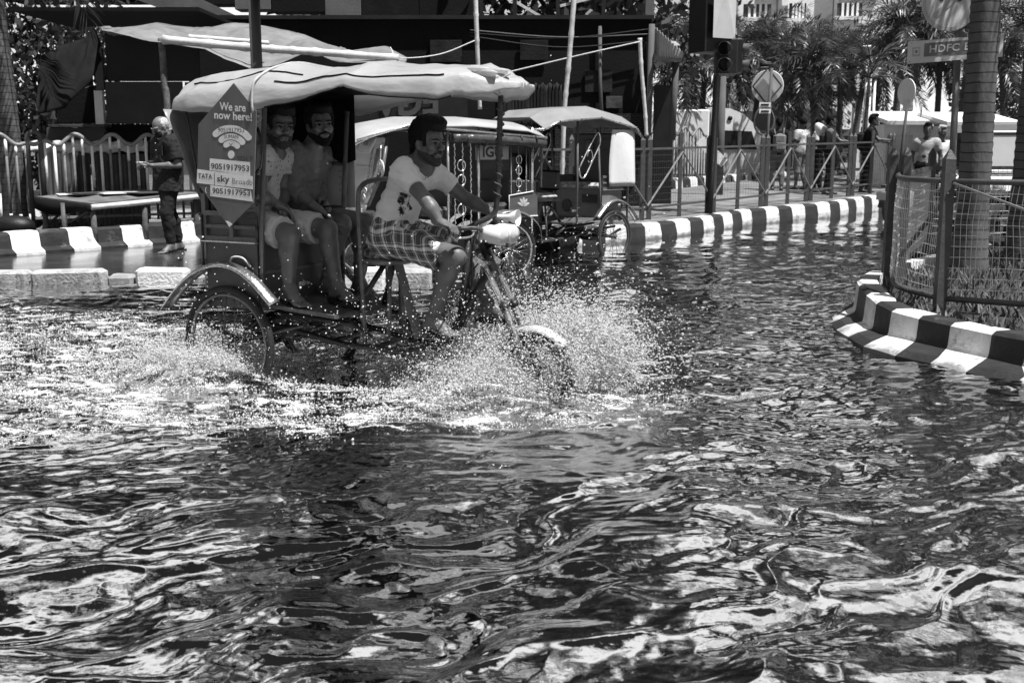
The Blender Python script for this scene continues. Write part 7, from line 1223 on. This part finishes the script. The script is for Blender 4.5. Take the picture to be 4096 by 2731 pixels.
# ---- people beyond the fence
def standing(label, x, y, z, face, shirt, bottom, sk=.05, hair='short', pose='down', ht=1., hair_m=M_HAIR, e=.97, bend=0., **k):
    f = unit([math.cos(face), math.sin(face), 0]); l = np.array([-f[1], f[0], 0.]); q = lambda a, b, c: np.array([x, y, z])+(f*(a+bend*max(0, c-.95)) + l*b+np.array([0, 0, c]))*np.array([ht, ht, ht])
    J = dict(pel=q(0, 0, .95), chest=q(0, 0, 1.2), neck=q(0, 0, 1.43), shR=q(0, -.18, 1.36), shL=q(0, .18, 1.36), hipR=q(0, -.09, .9), hipL=q(0, .09, .9), knR=q(.04, -.1, .5), knL=q(.02, .1, .5), anR=q(-.06, -.1, .1), anL=q(.05, .1, .1), toR=q(.08, -.11, .03), toL=q(.19, .12, .03))
    if pose == 'down': J.update(elR=q(-.02, -.26, 1.1), elL=q(-.02, .26, 1.1), wrR=q(.06, -.26, .86), wrL=q(.06, .26, .86))
    elif pose == 'reach': J.update(elR=q(.22, -.24, 1.16), elL=q(.22, .22, 1.14), wrR=q(.47, -.18, 1.15), wrL=q(.45, .15, 1.10))
    else: J.update(elR=q(.02, -.25, 1.1), elL=q(.02, .25, 1.1), wrR=q(.22, -.10, 1.08), wrL=q(.22, .10, 1.08))
    t, b, w_ = person(label, J, (q(.02+bend*.05, 0, 1.60), f, (0, 0, 1)), skin('skin_dark_%d' % int(sk*1000), sk), hair=hair, hair_m=hair_m, shirt=dict(m=shirt, o=.02, sl1=k.get('sl1', .7), sl2=k.get('sl2', 0), low=-.1, fold=.005), bottom=dict(m=bottom, o=.02, e=e, fold=.005), h=.015, feet_fine=False, s=1.0*ht, group='people beyond the fence'); return t, b, q, f, l
D_ = cloth('black_cloth', .012, .3); Wc = cloth('white_cloth', .6); Gc = cloth('mid_grey_cloth', .13, .3)
g = P(776, 200, 26.5); t, b, q, f, l = standing('walker seen from behind carrying a grey rucksack', g[0], 26.5, PAVE(26.5), 1.5, D_, Gc, pose='down', sl1=1., sl2=.9)
def pack(label, q, v, wd=.30, hh=.42, nm='rucksack'):
    o = thing('rucksack', label, 'rucksack', q(-.14, 0, 1.0)); m_ = mat('pack_%d' % int(v*100), v, .8, .2, .25, 8, .3); obj('bag', MB().box((0, 0, .14), (.18, wd, hh), bev=.06, rz=math.atan2(f[1], f[0])), m_, o)
    for s_ in (-1, 1): obj('strap', MB().tube(curve([q(-.12, .09*s_, 1.30), q(.0, .12*s_, 1.47), q(.15, .12*s_, 1.30), q(.10, .13*s_, 1.10)], 12), .018, 5), m_, o, True)
    obj('pocket', MB().box(-f*.10+np.array([0, 0, .06]), (.06, wd*.7, hh*.45), bev=.025, rz=math.atan2(f[1], f[0])), m_, o)
pack('grey rucksack on the back of the walker nearest the round sign', q, .16)
g = P(799, 200, 27); t, b, q, f, l = standing('woman in pale printed top and long skirt beyond the fence', g[0], 27, PAVE(27), 2.2, mat('pale_print', .45, .8, .2, .7, 22, .2), mat('grey_print', .16, .8, .2, .5, 22, .2), hair='bun', e=.6, pose='hold')
g = P(827, 198, 25.2); t, b, q, f, l = standing('man in grey shirt with a bag reaching over the fence to the right', g[0], 25.2, PAVE(25.2), -.25, Gc, D_, pose='reach', ht=1.02); pack('dark rucksack worn by the man reaching over the fence', q, .03)
o = obj('white_sack', MB().ell(q(-.16, .16, 1.36), (.26, .15, .13), np.array(Matrix.Rotation(.9, 3, 'Y'))), Wc); tag(o, 'white bundle on the shoulder beside the man in grey', 'bundle')
g = P(816, 199, 26); t, b, q, f, l = standing('man in white shirt half hidden behind the man in grey', g[0], 26, PAVE(26), -.5, Wc, D_, pose='hold', ht=.99)
g = P(864, 196, 26.0); t, b, q, f, l = standing('man in black with a rucksack bending over the fence', g[0], 26.0, PAVE(26.0), -.35, D_, D_, pose='reach', bend=.16, ht=1.04); pack('black rucksack on the man dressed in black', q, .015)
g = P(924, 190, 21.5); t, b, q, f, l = standing('man in pale grey shirt walking behind the island fence', g[0], 21.5, .12, -1.9, cloth('pale_grey_cloth', .35), D_, pose='down')
g = P(938, 190, 22.6); t, b, q, f, l = standing('person in white with a cap walking behind the island fence', g[0], 22.6, .08, -1.3, Wc, D_, pose='down', hair_m=mat('cap_cloth', .4, .8, .2))
# ================================================================ SPLASH, SPRAY AND FROTH THROWN UP BY THE CART
m_drop = mat('water_drop', .92, .05, .9, .03, 5, 0, ior=1.33); m_froth = mat('white_froth', .9, .4, .5, .05, 20, 0)
for q_ in (m_drop, m_froth):
    n, bs = nodes_of(q_); tl = n.nodes.new('ShaderNodeBsdfTranslucent'); tl.inputs[0].default_value = (.95, .95, .95, 1); mx = n.nodes.new('ShaderNodeMixShader'); mx.inputs[0].default_value = .5; n.links.new(bs.outputs[0], mx.inputs[1]); n.links.new(tl.outputs[0], mx.inputs[2]); n.links.new(mx.outputs[0], n.nodes['Material Output'].inputs[0])
m_sheet = bpy.data.materials.new('thrown_water_sheet'); m_sheet.use_nodes = True; n = m_sheet.node_tree; out = n.nodes['Material Output']
tr_ = n.nodes.new('ShaderNodeBsdfTransparent'); tr_.inputs[0].default_value = (.92,)*3+(1,); gl_ = n.nodes.new('ShaderNodeBsdfGlossy'); gl_.inputs['Roughness'].default_value = .08; df_ = n.nodes.new('ShaderNodeBsdfDiffuse'); df_.inputs[0].default_value = (.7,)*3+(1,); ts_ = n.nodes.new('ShaderNodeBsdfTranslucent'); ts_.inputs[0].default_value = (.7,)*3+(1,)
tc = n.nodes.new('ShaderNodeTexCoord'); tn = n.nodes.new('ShaderNodeTexNoise'); tn.inputs['Scale'].default_value = 30; tn.inputs['Detail'].default_value = 6; tn.inputs['Roughness'].default_value = .65; mp = n.nodes.new('ShaderNodeMapping'); mp.inputs['Scale'].default_value = (.5, 1.2, 1.4); n.links.new(tc.outputs['Object'], mp.inputs[0]); n.links.new(mp.outputs[0], tn.inputs[0])
bp = n.nodes.new('ShaderNodeBump'); bp.inputs['Strength'].default_value = .8; bp.inputs['Distance'].default_value = .02; n.links.new(tn.outputs[0], bp.inputs['Height']); n.links.new(bp.outputs[0], gl_.inputs['Normal']); n.links.new(bp.outputs[0], df_.inputs['Normal'])
def mixs(a, b, f): m_ = n.nodes.new('ShaderNodeMixShader'); n.links.new(a, m_.inputs[1]); n.links.new(b, m_.inputs[2]); (n.links.new(f, m_.inputs[0]) if not np.isscalar(f) else setattr(m_.inputs[0], 'default_value', f)); return m_.outputs[0]
rm = n.nodes.new('ShaderNodeMapRange'); rm.inputs[1].default_value = .42; rm.inputs[2].default_value = .70; rm.inputs[3].default_value = .28; rm.inputs[4].default_value = 1.0; n.links.new(tn.outputs[0], rm.inputs[0])
n.links.new(mixs(mixs(tr_.outputs[0], gl_.outputs[0], .28), mixs(df_.outputs[0], ts_.outputs[0], .4), rm.outputs[0]), out.inputs[0])
m_glass = mat('clear_water_drop', .85, .04, .9, .03, 5, 0, trans=.55, ior=1.33)
OCT = np.array([(1, 0, 0), (-1, 0, 0), (0, 1, 0), (0, -1, 0), (0, 0, 1), (0, 0, -1)], float); OCF = np.array([(0, 2, 4), (2, 1, 4), (1, 3, 4), (3, 0, 4), (2, 0, 5), (1, 2, 5), (3, 1, 5), (0, 3, 5)])
t_ = (1+5**.5)/2; ICO = np.array([(-1, t_, 0), (1, t_, 0), (-1, -t_, 0), (1, -t_, 0), (0, -1, t_), (0, 1, t_), (0, -1, -t_), (0, 1, -t_), (t_, 0, -1), (t_, 0, 1), (-t_, 0, -1), (-t_, 0, 1)])/math.sqrt(1+t_*t_)
ICF = np.array([(0, 11, 5), (0, 5, 1), (0, 1, 7), (0, 7, 10), (0, 10, 11), (1, 5, 9), (5, 11, 4), (11, 10, 2), (10, 7, 6), (7, 1, 8), (3, 9, 4), (3, 4, 2), (3, 2, 6), (3, 6, 8), (3, 8, 9), (4, 9, 5), (2, 4, 11), (6, 2, 10), (8, 6, 7), (9, 8, 1)])
def drops(name, label, p, r, vel, m, ico=False, stretch=2.0):
    """a cloud of separate water drops, each a small closed shape drawn out along its path"""
    N = len(p); B_, F_ = (ICO, ICF) if ico else (OCT, OCF); d = vel/(np.linalg.norm(vel, axis=1)[:, None]+1e-9); a_ = np.cross(d, [.31, .52, .79]); a_ /= np.linalg.norm(a_, axis=1)[:, None]; b_ = np.cross(d, a_); st = 1+RNG.random(N)*(stretch-1)
    V = p[:, None]+r[:, None, None]*(B_[None, :, 0:1]*d[:, None]*st[:, None, None]+B_[None, :, 1:2]*a_[:, None]*RNG.uniform(.7, 1.1, N)[:, None, None]+B_[None, :, 2:3]*b_[:, None])
    F = (F_[None]+(np.arange(N)*len(B_))[:, None, None]).reshape(-1, 3); V = V.reshape(-1, 3)
    me = bpy.data.meshes.new(name); me.vertices.add(len(V)); me.vertices.foreach_set('co', V.ravel()); me.loops.add(F.size); me.loops.foreach_set('vertex_index', F.ravel().astype(np.int32)); me.polygons.add(len(F)); me.polygons.foreach_set('loop_start', np.arange(0, F.size, 3, dtype=np.int32)); me.polygons.foreach_set('use_smooth', np.ones(len(F), bool)); me.update(calc_edges=True)
    return tag(raw(name, me, m), label, 'spray', kind='stuff')
def to_world(x, y, z): return CART.o+x[:, None]*CART.u+y[:, None]*CART.l+np.stack([0*z, 0*z, z], 1)
def ballistic(njets, per, src, vel, sp, tmax, seed, V0=3.4, tpow=.8):
    rg = np.random.default_rng(seed); N = njets*per; j = np.repeat(np.arange(njets), per)
    vj = np.stack([rg.normal(vel[i][0], vel[i][1], njets) for i in range(3)], 1); sd_ = rg.choice([-1., 1.], njets, p=src[3]); vj[:, 1] = np.abs(vj[:, 1])*sd_
    tj = tmax*rg.random(njets)**tpow; t = np.clip(tj[j]+rg.normal(0, .035, N), .004, tmax*1.2); v = vj[j]*(1+rg.normal(0, sp, (N, 3))); x = src[0]+rg.normal(0, .035, N)-V0*t+v[:, 0]*t; y = src[1]+sd_[j]*.05+rg.normal(0, .02, N)+v[:, 1]*t; z = src[2]+v[:, 2]*t-4.9*t*t
    ok = z > .0; vv = np.stack([v[:, 0], v[:, 1], v[:, 2]-9.8*t], 1)[ok]; return to_world(x[ok], y[ok], z[ok]), vv[:, :1]*CART.u+vv[:, 1:2]*CART.l+vv[:, 2:]*np.array([0, 0, 1.])
# front wheel: broad fan to both sides, higher behind the fork on the far side
pa, va_ = ballistic(620, 40, (1.92, 0, .02, (.36, .64)), ((2.2, .9), (1.0, .5), (1.65, .55)), .10, .32, 1)
pb, vb = ballistic(820, 46, (2.12, .08, .03, (.12, .88)), ((3.2, .8), (.5, .4), (2.2, .5)), .12, .33, 2)
pc, vc = ballistic(420, 32, (1.85, -.08, .02, (.9, .1)), ((1.6, .8), (1.4, .5), (.85, .4)), .12, .22, 3)
pd, vd = ballistic(420, 38, (.12, -.45, .02, (.6, .4)), ((2.3, .8), (.8, .5), (1.35, .5)), .10, .26, 4)
pe, ve = ballistic(380, 38, (-.10, -.45, .05, (.6, .4)), ((1.4, .9), (.8, .5), (1.05, .5)), .10, .26, 5)
pf_, vf = ballistic(60, 14, (2.1, .05, .05, (.25, .75)), ((2.9, 1.1), (.8, .6), (3.0, .7)), .2, .40, 6)
def size(N, mu, sg, lo_, hi_, seed): return np.clip(np.random.default_rng(seed).lognormal(math.log(mu), sg, N), lo_, hi_)
for nm, lb, p, v, mu, sd_ in (('wheel_spray', 'dense white spray fanning out from the front wheel', np.concatenate([pa, pc]), np.concatenate([va_, vc]), .0026, 1), ('wheel_spray', 'high white spray leaping ahead of the front wheel', np.concatenate([pb, pf_]), np.concatenate([vb, vf]), .0028, 2), ('wheel_spray', 'spray kicked up around the near rear wheel', np.concatenate([pd, pe]), np.concatenate([vd, ve]), .0025, 3)):
    r = size(len(p), mu, .5, .0013, .011, sd_); big = r > .006
    drops(nm, lb, p[~big], r[~big], v[~big], m_drop); drops(nm, lb.replace('white', 'large-drop').replace('spray', 'spray in large drops', 1), p[big], r[big], v[big], m_glass, True, 1.7)
# fine mist hanging in and above the splash
def mist(label, pts, sd_, n_, spread):
    rg_ = np.random.default_rng(sd_); k_ = rg_.integers(0, len(pts), n_); q = pts[k_]+rg_.normal(0, 1, (n_, 3))*np.array(spread); q = q[q[:, 2] > .01]; drops('water_mist', label, q, size(len(q), .0013, .3, .0007, .0024, sd_), rg_.normal(size=q.shape), m_froth, False, 1.5)
mist('fine mist in the splash of the front wheel', np.concatenate([pa, pb]), 51, 52000, (.05, .05, .035)); mist('fine mist round the near rear wheel', np.concatenate([pd, pe]), 52, 16000, (.05, .05, .03))
# scattered single drops in the air round the cart
rg = np.random.default_rng(8); N = 1500; px_ = np.r_[rg.normal(470, 70, N//2), rg.uniform(170, 640, N-N//2)]; py_ = 335-np.abs(rg.normal(0, 42, N)); ok = py_ > 215; px_, py_ = px_[ok], py_[ok]
P3 = np.array([P(a, b, c) for a, b, c in zip(px_, py_, rg.uniform(5.6, 7.4, len(px_)))]); P3 = P3[P3[:, 2] > .02]; drops('scattered_drops', 'single drops hanging in the air round the rickshaw', P3, size(len(P3), .0026, .4, .0014, .006, 9), rg.normal(size=P3.shape), m_drop, True, 1.25)
# froth riding on the wake
N = 170000; fx = rg.uniform(-5.2, 1.5, N); fy = rg.uniform(4.6, 9.2, N); hz_, fm = water_z(fx, fy); s_, l_, e, frn = wake(fx, fy)
dens = np.clip((1.10-e)/.3, 0, 1)*frn*np.clip(.30+1.1*(fbm((fx+.3*fy)/.35, fy/.16, 3, 25)), 0, 1)*(.55+.45*np.exp(-((s_-1.2)/2.2)**2)); k = rg.random(N) < dens; fx, fy, hz_ = fx[k], fy[k], hz_[k]; N = len(fx); z = hz_+np.abs(rg.normal(0, .014, N))+.05*(rg.random(N) < .04)*rg.random(N)
drops('wake_froth', 'fine white froth scattered over the wake', np.stack([fx, fy, z], 1), size(N, .0033, .45, .0013, .011, 11), rg.normal(size=(N, 3))*[1, 1, .2], m_froth, False, 1.8)
# smooth sheets of water peeled off the wheels
def sheet(label, src, vx, vy, vz, tmax, side, seed, nb=26, na=44, V0=3.4, tear=.35):
    A_ = np.linspace(.02, 1, na); B_ = np.linspace(0, 1, nb); V = np.zeros((na, nb, 3))
    for i, a in enumerate(A_):
        t = a*tmax
        for j, b in enumerate(B_):
            k = 1+.22*float(noise2(a*3, b*4, seed)); x = src[0]-V0*t+(vx[0]+(vx[1]-vx[0])*b)*t; y = src[1]+side*((vy[0]+(vy[1]-vy[0])*b)*t*k); z = src[2]+((vz[0]+(vz[1]-vz[0])*b)*k*t-4.9*t*t)+.02*float(fbm(a*9, b*7, 3, seed)); V[i, j] = to_world(np.array([x]), np.array([y]), np.array([max(z, -.06)]))[0]
    mb = MB(); ids = np.arange(na*nb).reshape(na, nb); F = []
    tn_ = fbm(np.repeat(A_, nb)*9, np.tile(B_, na)*9, 3, seed+3).reshape(na, nb)
    for i in range(na-1):
        for j in range(nb-1):
            edge_ = max(0, (B_[j]-.5)/.5)*.8+max(0, (A_[i]-.55)/.45)*.7
            if tn_[i, j]+edge_ > .80-tear*.35: continue
            F.append((ids[i, j], ids[i, j+1], ids[i+1, j+1], ids[i+1, j]))
    mb.add(V.reshape(-1, 3), F, True); return tag(obj('thrown_water', mb, m_sheet), label, 'splash', kind='stuff')
sheet('curling sheet of water on the near side of the front wheel', (2.06, -.05, .02), (2.2, 1.4), (.8, 1.4), (1.0, 2.0), .30, -1, 3); sheet('sheet of water on the far side of the front wheel', (2.10, .05, .02), (3.4, 2.8), (.7, 1.3), (1.2, 2.4), .30, 1, 4)
sheet('sheet of water peeling off the near rear wheel', (.14, -.50, .02), (2.4, 1.6), (.5, 1.1), (.8, 1.7), .24, -1, 6)
sheet('low sheet of water folding back beside the near rear wheel', (-.02, -.50, .02), (1.5, .9), (.5, 1.3), (.7, 1.3), .24, -1, 7); sheet('broad sheet of water trailing behind the driver\'s foot', (1.85, -.08, .02), (2.2, 1.2), (1.0, 1.8), (.9, 1.6), .26, -1, 8); sheet('high thin sheet of water behind the fork', (2.1, .06, .03), (3.6, 3.0), (.2, .9), (1.6, 2.7), .32, 1, 9)
